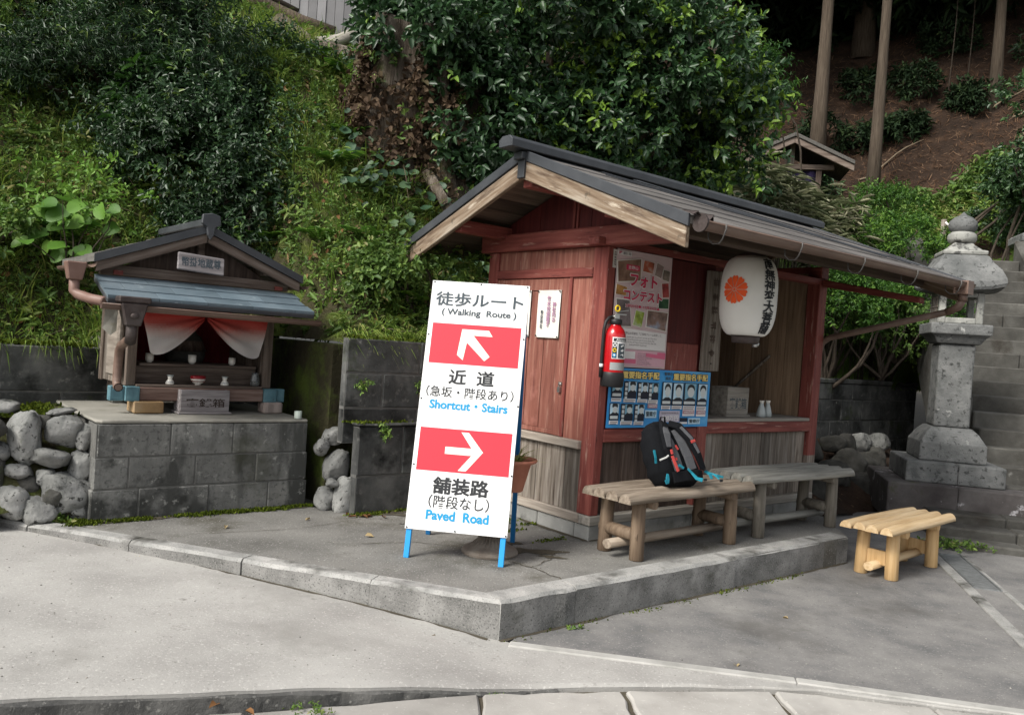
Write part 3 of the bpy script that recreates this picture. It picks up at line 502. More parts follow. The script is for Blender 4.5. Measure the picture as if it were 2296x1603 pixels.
b = MB(); boards_y(b, .136, 1.204, .008, .026, .167, .602, .15); b.build('lower_boarding', m_greyw, hut)
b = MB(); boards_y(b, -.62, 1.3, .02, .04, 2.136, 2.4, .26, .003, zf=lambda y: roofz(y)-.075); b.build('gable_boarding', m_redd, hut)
b = MB(); b.bx(.004, .03, .325, .345, 2.136, 2.49, .6); b.bx(.004, .03, .362, .385, 2.136, 2.49, .6); b.build('gable_strut', m_redz, hut, bevel=.003)
# purlins and plates under the roof
for y, z, mt in [(1.13, 2.19, m_redx), (-.44, 2.185, m_redx), (RY, 2.44, m_redx)]:
    b = MB(); b.bx(-.46, 2.88, y-.045, y+.045, z-.09, z, .5); b.build('purlin', mt, hut, bevel=.005)
b = MB(); b.bx(-.1, 2.86, .0, .1, 2.001, 2.0535, .4); b.build('front_plate', m_redx, hut, bevel=.005)
b = MB(); b.bx(-.2, 2.86, -.80, -.71, 2.001, 2.065, .3); b.build('eave_plate', m_deck, hut, bevel=.005)
# roof
def slab_pts(y0, y1, x0, x1, t0, t1):   # a plate following the roof slope between y0 and y1, t0/t1 below the roof line
    return [(x0, y0, roofz(y0)-t0), (x1, y0, roofz(y0)-t0), (x1, y1, roofz(y1)-t0), (x0, y1, roofz(y1)-t0), (x0, y0, roofz(y0)-t1), (x1, y0, roofz(y0)-t1), (x1, y1, roofz(y1)-t1), (x0, y1, roofz(y1)-t1)]
b = MB()
for a, c in ((EY+.015, RY), (RY, BY-.015)):
    n = 9
    for i in range(n):
        y0, y1 = a+(c-a)*i/n+.002, a+(c-a)*(i+1)/n-.002; b.hexa(slab_pts(y0, y1, RX0+.02, RX1-.02, .055, .035))
b.build('eave_boards', m_deck, hut)
roof = MB()
NC = 5
for side in (0, 1):
    for i in range(NC):
        y0, y1 = (EY+(RY-EY)*i/NC, EY+(RY-EY)*(i+1)/NC) if side == 0 else (BY-(BY-RY)*i/NC, BY-(BY-RY)*(i+1)/NC)
        yo = y1+(y1-y0)*.05*(0 if i == NC-1 else 1)
        x = RX0-random.uniform(.0, .4)
        while x < RX1:
            x2 = min(x+.62, RX1); xa = max(x, RX0)
            if x2-xa > .02:
                sk = .05*random.uniform(-1, 1); rz0, rz1 = random.uniform(.007, .010), random.uniform(.000, .002)
                P = lambda xx, yy, up: (xx, yy, roofz(yy)+up)
                lo = -.034
                p = [P(xa, y0, lo), P(x2-.005, y0, lo), P(x2-.005, yo, lo), P(xa, yo, lo), P(xa, y0, rz0), P(x2-.005, y0, rz0), P(x2-.005, yo, rz1), P(xa, yo, rz1)]
                if side: p = [p[1], p[0], p[3], p[2], p[5], p[4], p[7], p[6]]
                roof.hexa(p)
            x += .62
roof = roof.build('roof', m_roof, hut)
b = MB()
for k in range(7):
    xa = random.uniform(RX0+.1, RX1-1.6); L_ = random.uniform(1.0, 2.1); ya, yb = random.uniform(-.1, .28), random.uniform(-1.0, -.3); pts = []
    for i in range(9):
        t_ = i/8; y = ya+(yb-ya)*t_; pts.append((min(RX1-.05, xa+L_*t_+.05*math.sin(5*t_+k)), y, roofz(y)+.019))
    b.tube(pts, .0045, 5, caps=False)
b.build('roof_wire', m_slate, roof)['label'] = 'thin dark cables lying slackly over the roof sheets'
for s_ in (0, 1):
    for gx in (RX0-.022, RX1+.002):
        ya, yb = (EY, RY) if s_ == 0 else (RY, BY)
        b = MB(); b.hexa([(gx, ya, roofz(ya)-.05), (gx+.02, ya, roofz(ya)-.05), (gx+.02, yb, roofz(yb)-.05), (gx, yb, roofz(yb)-.05), (gx, ya, roofz(ya)+.018), (gx+.02, ya, roofz(ya)+.018), (gx+.02, yb, roofz(yb)+.018), (gx, yb, roofz(yb)+.018)], .4); b.build('roof_edge', m_slate, roof, bevel=.003)
        gb = gx+.012 if gx < 0 else gx-.03
        if s_ == 0: ya += .02
        else: yb -= .02
        q0, q1 = (.17, .175)
        b = MB(); b.hexa([(gb, ya, roofz(ya)-q0), (gb+.035, ya, roofz(ya)-q0), (gb+.035, yb, roofz(yb)-q1), (gb, yb, roofz(yb)-q1), (gb, ya, roofz(ya)-.052), (gb+.035, ya, roofz(ya)-.052), (gb+.035, yb, roofz(yb)-.052), (gb, yb, roofz(yb)-.052)], .6); along_slope(b.build('bargeboard', m_barge, hut, bevel=.005), math.atan((RZ-EZ)/(RY-EY))*(1 if s_ == 0 else -1))
b = MB(); prof = [(-.07, 2.608), (.07, 2.608), (.07, 2.658), (.038, 2.682), (-.038, 2.682), (-.07, 2.658)]
n_ = len(prof); x0, x1 = -.67, 3.12
b.add([(x0, RY+y, z-.03) for y, z in prof]+[(x1, RY+y, z-.03) for y, z in prof], [tuple(range(n_-1, -1, -1)), tuple(range(n_, 2*n_))]+[(i, (i+1) % n_, n_+(i+1) % n_, n_+i) for i in range(n_)], .5)
b.bx(-.56, 3.0, RY-.045, RY+.045, 2.52, 2.568, .3); b.build('ridge_cap', m_slate, roof, bevel=.004)
b = MB(); b.bx(RX0-.028, RX0-.003, RY-.035, RY+.035, 2.40, 2.55, .3); b.build('ridge_end_plate', m_slate, roof, bevel=.004)
# gutter, hooks, downpipe
gy, gz, gr_ = EY-.045, 2.01, .036
b = MB(); b.grid(lambda u, v: (RX0+.03+u*(RX1-RX0-.05), gy+gr_*math.cos(math.pi*(1+v)), gz+gr_*math.sin(math.pi*(1+v))-.003*math.sin(u*9)), 24, 10)
b.grid(lambda u, v: (RX0+.03+u*(RX1-RX0-.05), gy+(gr_+.004)*math.cos(math.pi*(2-v)), gz+(gr_+.004)*math.sin(math.pi*(2-v))-.003*math.sin(u*9)), 24, 10)
b.tube([(RX0+.03, gy-gr_-.003, gz+.002), (RX1-.02, gy-gr_-.003, gz+.002)], .006, 6)
gutter = b.build('gutter', m_gut, hut)
b = MB(); b.tube([(RX0+.02, gy, gz-.004), (RX0+.034, gy, gz-.004)], .05, 14); b.build('gutter_end', m_gutd, gutter)
b = MB()
for i in range(10): b.add([(RX0-.02+i*.018, EY-.03-.02*math.sin(i), EZ+.01+.02*math.sin(i*1.7)), (RX0+.002+i*.018, EY-.035-.02*math.sin(i+1), EZ+.01+.02*math.sin((i+1)*1.7)), (RX0+.002+i*.018, EY+.06, EZ+.045), (RX0-.02+i*.018, EY+.06, EZ+.045)], [(0, 1, 2, 3)], .3)
b.build('crumpled_flashing', m_gutd, gutter)
for k, x in enumerate((-.32, .42, 1.16, 1.90, 2.62)):
    b = MB(); pts = [(x, EY+.03, gz-.0)]+[(x, gy+.0+.062*math.cos(a)*.62+.02, gz-.03-.075*math.sin(a)) for a in np.linspace(0.1, math.pi, 9)]+[(x, gy-.05, gz+.012)]
    b.tube([(x, EY+.05, gz+.02), (x, EY+.02, gz-.02), (x, EY+.015, gz-.07), (x, EY-.015, gz-.095), (x, gy-.012, gz-.095), (x, gy-.032, gz-.072), (x, gy-.054, gz-.02), (x, gy-.052, gz+.005)], .006, 6, flat=.6); b.build('gutter_hook', m_hook, gutter)
b = MB(); b.bx(2.74, 2.84, gy-.055, gy+.055, gz-.085, gz+.02); b.tube([(2.79, gy, gz-.08), (2.79, gy, gz-.14)], .035, 12); b.tube([(2.79, gy, gz-.13), (2.79, gy+.03, gz-.185), (2.79, gy+.11, gz-.225)], .032, 12)
pts = [(2.79, gy+.10, gz-.222), (2.79, -.05, 1.545), (2.79, .02, 1.50), (2.79, .045, 1.42), (2.79, .045, -.1)]
b.tube(pts, .027, 12); b.build('downpipe', m_gut, hut)
# ================================================================== things on the hut
def paper(name, label, cat, mat, x0, x1, z0, z1, y, group=None, side='x', lift=.006, n=6):
    """a sheet of paper pinned to a wall, slightly wavy; side 'x': on the front, 'y': on the gable"""
    w, h = x1-x0, z1-z0
    t = thing(name, label, cat, S((x0+x1)/2, y, z0) if side == 'x' else S(y, (x0+x1)/2, z0), TH if side == 'x' else TH-math.pi/2, group)
    b = MB(); f = lambda u, v: ((u-.5)*w, -lift*(.5+.5*math.sin(7*u+3*v))*(4*u*(1-u)*.6+.4)*.6, v*h)
    b.grid(f, n, n*2, .5); b.grid(lambda u, v: (f(1-u, v)[0], f(1-u, v)[1]+.0012, f(1-u, v)[2]), n, n*2, .5)
    b.build('sheet', mat, t); return t, w, h
PC = {}
def pc(c, rough=.7):
    if c not in PC: PC[c] = flat('print_colour', c, rough)
    return PC[c]
def quad(b, pts, y, th=.0015): b.pxz(pts, y, y+th, .5)
def scrawl(b, x0, x1, z0, z1, y, n):
    """marks too worn or too small to read: a few strokes in a cell"""
    w, h = x1-x0, z1-z0
    for i in range(n):
        if i % 2: x = x0+w*random.uniform(.1, .9); quad(b, [(x-w*.06, z0+h*random.uniform(0, .3)), (x+w*.06, z0+h*random.uniform(0, .3)), (x+w*.06, z1-h*random.uniform(0, .3)), (x-w*.06, z1-h*random.uniform(0, .3))], y, .0008)
        else: z = z0+h*random.uniform(.1, .9); quad(b, [(x0+w*random.uniform(0, .2), z-h*.06), (x1-w*random.uniform(0, .2), z-h*.06), (x1-w*.1, z+h*.06), (x0+w*.1, z+h*.06)], y-.0003, .0008)
# ---- photo contest poster
m_post = M('pink_poster_paper', [(.56, .42, .43), (.63, .50, .51)], 3, 4, rough=.55, bump=.05, tone=0)
t, w, h = paper('contest_poster', 'pink photo contest poster with red katakana title pinned beside the fire extinguisher', 'poster', m_post, .083, .655, 1.19, 1.995, -.002)
uv = lambda u, v: ((u-.5)*w, (1-v)*h)
def pic(name, pts, mat, y=-.008, border=True):
    if border:
        b = MB(); c = np.mean(pts, 0); quad(b, [uv(*(c+(np.array(p)-c)*1.09)) for p in pts][::-1], y+.0015); b.build('photo_border', m_paper, t)
    b = MB(); quad(b, [uv(*p) for p in pts][::-1], y); return b.build(name, mat, t)
def pm(c1, c2, c3, s=9, sd=0): return M('printed_photo', [c1, c2, c3], s, 4, rough=.55, bump=0, tone=0, seed=sd)
pics = [([(.01, .108), (.41, .062), (.423, .245), (.041, .278)], ((.10, .05, .03), (.22, .13, .09), (.36, .24, .18))), ([(.473, .065), (.656, .073), (.638, .169), (.456, .16)], ((.05, .03, .03), (.40, .10, .05), (.5, .45, .4))),
 ([(.711, .069), (.835, .093), (.793, .198), (.679, .177)], ((.18, .12, .11), (.30, .22, .2), (.4, .33, .3))), ([(.836, .118), (.96, .127), (.95, .217), (.827, .207)], ((.05, .05, .04), (.2, .16, .13), (.4, .35, .3))),
 ([(.02, .301), (.196, .317), (.185, .39), (.01, .386)], ((.10, .05, .02), (.45, .22, .06), (.55, .4, .2))), ([(.821, .243), (.943, .232), (.975, .354), (.855, .365)], ((.10, .02, .02), (.35, .05, .05), (.45, .12, .10))),
 ([(.786, .379), (.97, .373), (.976, .458), (.792, .464)], ((.01, .03, .02), (.03, .09, .04), (.08, .16, .07))), ([(.03, .426), (.257, .427), (.311, .646), (.08, .654)], ((.06, .05, .05), (.17, .14, .14), (.28, .24, .24))),
 ([(.386, .504), (.536, .515), (.498, .646), (.348, .631)], ((.05, .09, .02), (.28, .36, .05), (.45, .5, .4))), ([(.598, .494), (.971, .498), (.95, .66), (.592, .635)], ((.08, .055, .045), (.26, .17, .14), (.30, .38, .5)))]
for i, (p, c) in enumerate(pics): pic('photo', p, pm(*c, 9, i))
def ptext(s, u0, u1, v0, v1, mat, y, bold=0, nm='lettering', **k): return text(nm, s, mat, t, (uv(u0, 0)[0], uv(u1, 0)[0], uv(0, v1)[1], uv(0, v0)[1]), y, bold, **k)
m_mag = flat('magenta_ink', (.50, .03, .085), .6); m_whi = flat('white_ink', (.72, .70, .69), .6); m_grink = flat('grey_ink', (.22, .20, .21), .7); m_pinkb = flat('deep_pink_ink', (.62, .14, .24), .6)
for (s, a) in (('フォト', (.235, .73, .19, .305)), ('コンテスト', (.14, .835, .335, .425))):
    ptext(s, a[0]-.012, a[1]+.012, a[2]-.008, a[3]+.008, m_whi, -.0105, .075, 'title_outline'); ptext(s, *a, m_mag, -.012, .035, 'title')
ptext('吉野山', .19, .36, .13, .16, m_whi, -.0115, .01); b = MB(); quad(b, [uv(.16, .168), uv(.39, .168), uv(.39, .122), uv(.16, .122)], -.0098); b.build('title_tab', m_mag, t)
ptext('3月20日●-11月25日▲', .18, .81, .455, .49, m_whi, -.0105, .05, 'date_outline'); ptext('3月20日●-11月25日▲', .185, .805, .458, .487, m_mag, -.012, .015, 'date')
b = MB(); quad(b, [uv(.0, .052), uv(.24, .052), uv(.24, .015), uv(.0, .015)], -.007); b.build('logo_tab', m_whi, t); ptext('JP', .01, .07, .02, .047, m_mag, -.0085, .02); ptext('郵便局', .09, .225, .022, .047, m_grink, -.0085, .01)
b = MB(); quad(b, [uv(.03, .84), uv(.97, .84), uv(.97, .685), uv(.03, .66)], -.0065); b.build('white_text_field', m_whi, t)
ptext('この吉野山の写真を「ご当地フレーム切手」に', .12, .88, .695, .717, m_grink, -.0085, .012)
b = MB()
for k, (a, c) in enumerate([(.16, .80), (.18, .76), (.2, .8), (.3, .62)]):
    for q in range(22): scrawl(b, uv(a+(c-a)*q/22, 0)[0], uv(a+(c-a)*(q+.8)/22, 0)[0], uv(0, .746+k*.022)[1], uv(0, .732+k*.022)[1], -.0085, 3)
b.build('fine_print', m_grink, t)
b = MB(); quad(b, [uv(.02, .985), uv(.98, .985), uv(.98, .85), uv(.02, .85)], -.0065); b.build('pink_field', flat('pale_pink_ink', (.60, .36, .42), .6), t)
b = MB(); quad(b, [uv(.05, .965), uv(.44, .965), uv(.44, .93), uv(.05, .93)], -.0085); quad(b, [uv(.62, .90), uv(.98, .915), uv(.98, .885), uv(.62, .868)], -.0085); quad(b, [uv(.83, .885), uv(.98, .885), uv(.98, .858), uv(.83, .858)], -.0088); b.build('pink_banner', m_pinkb, t)
b = MB(); quad(b, [uv(.2, .925), uv(.42, .925), uv(.42, .862), uv(.2, .862)], -.0085); b.build('stamp_sample', m_whi, t)
b = MB()
for k in range(6):
    for q in range(8+2*(k % 3)): scrawl(b, uv(.47+q*.022, 0)[0], uv(.488+q*.022, 0)[0], uv(0, .882+k*.018)[1], uv(0, .871+k*.018)[1], -.0085, 3)
b.build('fine_print', m_grink, t)
# ---- police notice poster
m_pb = M('blue_poster_paper', [(.03, .22, .55), (.05, .31, .66), (.16, .45, .72)], 1.6, 3, (1, 1, 2), rough=.4, bump=.05, tone=0)
t, w, h = paper('wanted_poster', 'wide bright blue police poster with yellow headings and rows of small portraits', 'poster', m_pb, .084, 1.19, .768, 1.182, -.007, lift=.008, n=10)
m_yell = flat('yellow_ink', (.78, .60, .20), .6); m_lblue = flat('pale_blue_ink', (.47, .66, .78), .6); m_navy = flat('navy_ink', (.012, .016, .03), .6); m_skin1 = flat('grey_tint_ink', (.56, .60, .60), .7); m_skin2 = flat('blue_tint_ink', (.20, .40, .52), .7)
for a in ((.107, .455), (.596, .959)):
    ptext('重要指名手配', a[0]-.004, a[1]+.004, .035, .178, m_navy, -.0105, .09, 'heading_outline'); ptext('重要指名手配', a[0], a[1], .045, .168, m_yell, -.012, .03, 'heading')
ptext('警察庁', .506, .587, .035, .095, m_ink2, -.0105, .015); ptext('指定', .52, .575, .112, .172, m_ink2, -.0105, .015)
cells = [(.023, .116, .213, .568, 0), (.133, .248, .213, .58, 1), (.258, .359, .222, .583, 1), (.361, .46, .227, .60, 1), (.495, .591, .205, .693, 2), (.599, .707, .21, .693, 2), (.715, .846, .207, .812, 3), (.859, .966, .211, .821, 3), (.017, .101, .586, .947, 0), (.118, .231, .594, .957, 1), (.241, .336, .601, .963, 1)]
for i, (u0, u1, v0, v1, k) in enumerate(cells):
    du = u1-u0; ph = v0+(.50 if k < 2 else .62 if k == 2 else .5)*(v1-v0); f = MB(); bk = MB(); wb = MB(); ti = MB()
    quad(bk, [uv(u0, v0), uv(u1, v0), uv(u1, ph+.105), uv(u0, ph+.105)][::-1], -.0098); bk.build('black_panel', m_navy, t)
    pu0 = u0+du*(.33 if k == 1 else .06 if k == 0 else .1); quad(ti, [uv(pu0, v0+.012), uv(u1-.004, v0+.012), uv(u1-.004, ph), uv(pu0, ph)][::-1], -.0112); ti.build('portrait_ground', m_lblue if i % 3 else m_skin2, t)
    cu, cv = (pu0+u1)/2, (v0+ph)/2-.01; rr, rv = (.021 if k == 1 else .027)*du/.105, (ph-v0)*.34
    el_ = lambda a0, a1, ru, rvv, cv_: [uv(cu+ru*math.cos(q), cv_+rvv*math.sin(q)) for q in np.linspace(a0, a1, 15)]
    hr = MB(); quad(hr, el_(math.pi*2, 0, rr*1.18, rv*.80, cv-.035)[:-1], -.0124); quad(hr, [uv(cu-rr*1.6, ph), uv(cu-rr*.7, ph-.035), uv(cu+rr*.7, ph-.035), uv(cu+rr*1.6, ph)], -.0122); hr.build('portrait_hair', m_ink, t)
    fc = MB(); quad(fc, el_(math.pi*2, 0, rr*1.02, rv*.88, cv+.028)[:-1], -.0136); fc.build('portrait_face', m_skin1, t)
    quad(wb, [uv(u0+.003, ph+.112), uv(u1-.003, ph+.112), uv(u1-.003, v1-.008), uv(u0+.003, v1-.008)][::-1], -.0098); wb.build('caption_field', m_whi, t)
    ln = MB()
    if k == 1:
        for q in range(4): quad(ln, [uv(u0+.008, v0+.03+q*.075), uv(u0+.008+.022, v0+.03+q*.075), uv(u0+.03, v0+.085+q*.075), uv(u0+.008, v0+.085+q*.075)][::-1], -.0118)
    else: quad(ln, [uv(u0+.008, ph+.03), uv(u1-.01, ph+.03), uv(u1-.01, ph+.08), uv(u0+.008, ph+.08)][::-1], -.0118)
    ln.build('caption_bar', m_skin1, t)
    gl = MB()
    for q in range(3):
        if ph+.13+q*.03 < v1-.02: quad(gl, [uv(u0+.008, ph+.128+q*.03), uv(u1-.012-.008*q, ph+.128+q*.03), uv(u1-.012-.008*q, ph+.142+q*.03), uv(u0+.008, ph+.142+q*.03)][::-1], -.0112)
    gl.build('fine_print', m_grink, t)
for u0, u1, v, s in ((.362, .455, .63, '100万円'), (.72, .835, .73, '600万円'), (.862, .96, .735, '600万円')):
    b = MB(); quad(b, [uv(u0, v-.032), uv(u1, v-.032), uv(u1, v+.036), uv(u0, v+.036)][::-1], -.0125); b.build('reward_band', flat('dusty_pink_ink', (.42, .24, .27), .6), t); ptext(s, u0+.01, u1-.01, v-.02, v+.024, m_whi, -.0142, .02)
b = MB(); quad(b, [uv(.486, .711), uv(.689, .711), uv(.689, .911), uv(.486, .911)][::-1], -.0098); b.build('reward_field', flat('mauve_ink', (.45, .42, .50), .6), t); ptext('300万円', .51, .675, .79, .885, m_whi, -.0125, .03); ptext('捜査特別報奨金', .50, .675, .735, .765, m_grink, -.0118, .005)
for u0, u1, v0, v1 in ((.345, .455, .70, .835), (.784, .909, .842, .95)):
    b = MB(); quad(b, [uv(u0, v0), uv(u1, v0), uv(u1, v1), uv(u0, v1)][::-1], -.0098); b.build('agency_field', m_lblue, t); ptext('警察庁', u0+.006, u1-.006, v0+.022, v1-.022, m_ink2, -.0118, .02)
b = MB(); quad(b, [uv(.696, .837), uv(.772, .837), uv(.772, .905), uv(.696, .905)][::-1], -.0098); b.build('black_tab', m_navy, t); b = MB(); quad(b, [uv(.696, .912), uv(.772, .912), uv(.772, .945), uv(.696, .945)][::-1], -.0098); b.build('white_tab', m_whi, t)
# ---- small sticker on the post, notices on the door
t, w, h = paper('paper_sticker', 'narrow white vertical paper sticker high on the red corner post', 'sticker', m_paperg, .046, .082, 1.86, 1.985, -.0025, n=2, lift=.002)
b = MB()
for k in range(6): scrawl(b, -.010, .010, .014+k*.017, .027+k*.017, -.0042, 5)
b.build('worn_marks', m_ink, t)
for lab, y0, y1 in (('creased white paper notice with purple vertical writing tacked to the red door', .443, .69), ('white paper notice mostly hidden behind the walking route sign board', .774, 1.02)):
    t, w, h = paper('door_notice', lab, 'notice', m_paper, y0, y1, 1.358, 1.704, -.0005, 'notices on the hut door', 'y', lift=.012, n=5)
    m_purple = flat('faded_purple_ink', (.36, .20, .30), .8)
    text('lettering', '\n'.join('神社内の'), m_purple, t, (.048, .088, .115, .262), -.0105, .035, line=.95); text('lettering', '\n'.join('竹木伐採禁ず'), m_purple, t, (-.014, .028, .08, .305), -.0105, .035, line=.95); text('lettering', '\n'.join('幣掛神社'), m_ink2, t, (-.078, -.05, .065, .20), -.0105, .02, line=.95)
    for px, pz in ((-.117, .338), (.117, .338), (-.117, .012), (.117, .008)):
        b = MB(); b.lathe([(0, 0), (.006, 0), (.006, .004), (0, .005)], 8, (px, pz, 0)); b.v = [(x, -.008-z, y) for x, y, z in b.v]; b.build('tack', m_ink, t)
# ---- old wooden plank with worn carved writing
t = thing('name_plank', 'old grey wooden plank with worn carved writing hung beside the counter opening', 'plank', S(1.145, -.004, 1.19), TH)
b = MB(); b.pxz([(-.103, 0), (.108, .003), (.094, .77), (-.09, .762)], -.03, .002, .5); b.build('board', m_greyw, t, bevel=.006)
for k in range(6): b = MB(); scrawl(b, -.042, .04, .10+k*.108, .175+k*.108, -.0315, 6); b.build('carved_mark', m_brownw, t)
b = MB(); b.lathe([(0, 0), (.006, 0), (.006, .003), (0, .003)], 8, (0, .06, 0)); b.v = [(x, -.031-z, y) for x, y, z in b.v]; b.build('nail', m_ink, t)
# ================================================================== paper lantern under the eave
t = thing('paper_lantern', 'big white paper lantern with vermilion flower emblem and black brush writing hanging under the eave', 'lantern', S(.90, -.5, 1.435), TH)
LRz = lambda z: .192*max(.0, 1-abs((z-.30)/.292)**3.6)**.5 if 0 < z < .6 else .05
def lr(z):
    k = (z-.30)/.27; return .115+.078*max(0, 1-abs(k)**3.2)**.62 if abs(k) < 1 else .115
prof = [(.0, .03), (.10, .03)]
nz = 110
for i in range(nz+1):
    z = .03+.545*i/nz; prof.append((lr(z)+.0022*(1 if i % 2 else -1), z))
prof += [(.10, .577), (0, .58)]
b = MB(); b.lathe(prof, 40); b.build('paper_body', m_lpap, t)
b = MB(); b.lathe([(.0, -.022), (.085, -.022), (.092, -.018), (.098, .03), (.09, .032)], 32); b.build('bottom_ring', m_gutd, t)
b = MB(); b.lathe([(.09, .572), (.10, .575), (.10, .59), (.06, .60), (0, .60)], 32); b.tube([(-.0, 0, .598), (.0, 0, .63), (.012, 0, .645), (.0, 0, .66), (0, 0, .70)], .006, 6); b.build('top_ring', m_gutd, t)
b = MB(); b.tube([(.03, -.06, -.02), (.03, -.06, -.045)], .018, 12); b.lathe([(0, -.035), (.018, -.03), (.02, -.012), (.01, 0)], 12, (.055, -.055, -.005)); b.build('bulb_socket', m_steel, t)
def wrap(a0):
    def f(x, y, z):
        r = lr(z)+.0045+y; a = a0+x/.192; return (r*math.sin(a), -r*math.cos(a), z)
    return f
AE, AW = R(-84), R(-10)       # seen from the camera: emblem left of centre, writing on the right
b = MB(); f = wrap(AE)
for k in range(10):
    a = math.pi/2+k*2*math.pi/10; c, s_ = math.cos(a), math.sin(a); pts = []
    for q in np.linspace(-1, 1, 9):
        w_ = .026*(1-abs(q)**3)**.5 if abs(q) < 1 else 0
    rad = [.012, .04, .064, .080, .087, .084, .087, .080, .064, .04, .012]; wd = [-.0025, -.011, -.0195, -.022, -.012, 0, .012, .022, .0195, .011, .0025]
    rad[4] = rad[6] = .092; rad[5] = .085
    ring = [f(r_*c-w_*s_, 0, .335+(r_*s_+w_*c)*1.06) for r_, w_ in zip(rad, wd)]
    b.add(ring, [tuple(range(10, -1, -1)), ], .5)
for k in range(12): pass
ring = [f(.009*math.cos(q), .0008, .335+.009*math.sin(q)) for q in np.linspace(0, 2*math.pi, 13)[:-1]]; b.add(ring, [tuple(range(11, -1, -1))], .5)
b.build('flower_emblem', m_orange, t)
fw = wrap(AW); text('brush_writing', '\n'.join('南無神変大菩薩'), m_ink, t, (-.050, .050, .045, .560), 0, .03, line=.93, fn=fw)
# ================================================================== fire extinguisher
t = thing('fire_extinguisher', 'red fire extinguisher with black hose and base hanging on the corner post of the hut', 'extinguisher', S(.03, -.088, 1.055), TH-R(22))
b = MB(); b.lathe([(0, .09), (.071, .09), (.073, .1), (.073, .33), (.070, .355), (.058, .385), (.040, .405), (.034, .415), (.034, .42), (0, .42)], 36); b.build('cylinder', m_ext, t)
b = MB(); b.lathe([(0, 0), (.070, 0), (.078, .008), (.079, .075), (.075, .098), (.0735, .10)], 36); b.build('black_base', m_black, t); b = MB(); b.lathe([(.037, .418), (.041, .42), (.041, .45), (.03, .455), (0, .455)], 24); b.build('collar', m_black, t)
b = MB(); b.bx(-.018, .018, -.016, .016, .455, .485, .5); b.bx(-.012, .07, -.009, .009, .483, .492, .5); b.hexa([(-.012, -.009, .497), (.085, -.009, .515), (.085, .009, .515), (-.012, .009, .497), (-.012, -.009, .503), (.085, -.009, .522), (.085, .009, .522), (-.012, .009, .503)], .5); b.tube([(-.016, 0, .47), (-.032, 0, .468)], .01, 8); b.build('valve', m_steel, t, bevel=.002)
b = MB(); b.tube([(.0+.016*math.cos(a), -.012, .525+.019*math.sin(a)) for a in np.linspace(0, 2*math.pi, 15)], .0055, 6, caps=False); b.build('pull_ring', m_yel, t)
b = MB(); b.tube([(-.03, 0, .468), (-.055, -.005, .46), (-.078, -.01, .43), (-.088, -.01, .38), (-.09, -.01, .25), (-.09, -.01, .14), (-.092, -.012, .06)], .0115, 8); b.build('hose', m_black, t)
b = MB(); b.lathe([(.0125, .13), (.0135, .131), (.0135, .15), (.0125, .151)], 10, (-.09, -.01, 0)); b.build('hose_band', m_white, t)
def cyl(r_, a0):
    def f(x, y, z): a = a0+x/r_; return ((r_+.001+y)*math.sin(a), -(r_+.001+y)*math.cos(a), z)
    return f
fc = cyl(.073, 0)
def patch(name, x0, x1, z0, z1, mat, d):
    b = MB(); b.grid(lambda u, v: fc(x0+(x1-x0)*u, d, z0+(z1-z0)*v), 10, 1); return b.build(name, mat, t)
patch('label_panel', -.045, .075, .30, .333, m_white, 0); patch('label_panel', -.045, .075, .19, .299, m_white, 0); patch('label_panel', -.052, .075, .115, .165, flat('silver_label', (.30, .31, .31), .4), 0)
patch('black_label', -.038, .075, .305, .326, m_ink, .0006); text('lettering', 'Alvesio', m_white, t, (-.022, .06, .308, .323), .0012, .01, fn=lambda x, y, z: fc(x, y, z))
patch('black_label', -.043, -.012, .195, .297, m_ink, .0006); patch('black_label', -.004, .05, .195, .292, m_ink2, .0006)
for k, (mt, ch) in enumerate(((m_white, '普'), (m_yel, '油'), (m_signblue, '電'))):
    z0 = .28-k*.033; b = MB(); b.add([fc(-.0275+.0125*math.cos(q), .0012, z0+.0135*math.sin(q)) for q in np.linspace(0, 2*math.pi, 17)[:-1]], [tuple(range(15, -1, -1))], .5); b.build('fire_class_disc', mt, t)
    text('lettering', ch, m_ink if k < 2 else m_white, t, (-.034, -.021, z0-.007, z0+.007), .0018, .02, fn=lambda x, y, z: fc(x, y, z))
b = MB()
for k in range(3):
    z = .275-k*.03; b.add([fc(.012, .0012, z), fc(.02+.01*k, .0012, z-.008), fc(.042, .0012, z+.002), fc(.036, .0012, z+.012), fc(.022, .0012, z+.006)], [(0, 1, 2, 3, 4)], .5)
b.build('pictogram', m_white, t)
b = MB(); b.bx(-.03, .03, .07, .092, .30, .42, .5); b.build('wall_bracket', m_steel, t)
# ================================================================== counter things
def offering_box(name, label, loc, w, d, h, rz, mat, inkm, s, slant=False):
    t = thing(name, label, 'offering box', loc, rz); b = MB(); e = .014
    b.bx(-w/2, w/2, 0, e, 0, h, .5); b.bx(-w/2, w/2, d-e, d, 0, h, .4); b.bx(-w/2, -w/2+e, e, d-e, 0, h, .6); b.bx(w/2-e, w/2, e, d-e, 0, h, .4); b.build('box', mat, t, bevel=.003)
    b = MB(); n = 4
    for i in range(n): y = e+(d-2*e)*(i+.3)/n; b.bx(-w/2+e, w/2-e, y, y+.012, h-.02, h-.002)
    b.build('slats', mat, t)
    b = MB(); b.bx(-w/2-.015, w/2+.015, -.015, d+.01, -.015, -.0005, .4); b.build('plinth', mat, t, bevel=.003)
    text('lettering', s, inkm, t, (-w*.40, w*.40, h*.22, h*.62), -.0015, .012); return t
offering_box('offering_box', 'small plain wooden offering box standing on the hut counter', S(1.745, .12, .8415), .29, .17, .225, TH, m_greyx, m_ink2, '賽銭箱')
offering_box('offering_box', 'silvery cracked wooden offering box on the pale ledge below the shrine', S(-1.95, 1.99, .655), .345, .15, .155, TH, m_silv, m_brownw, '賽銭箱')
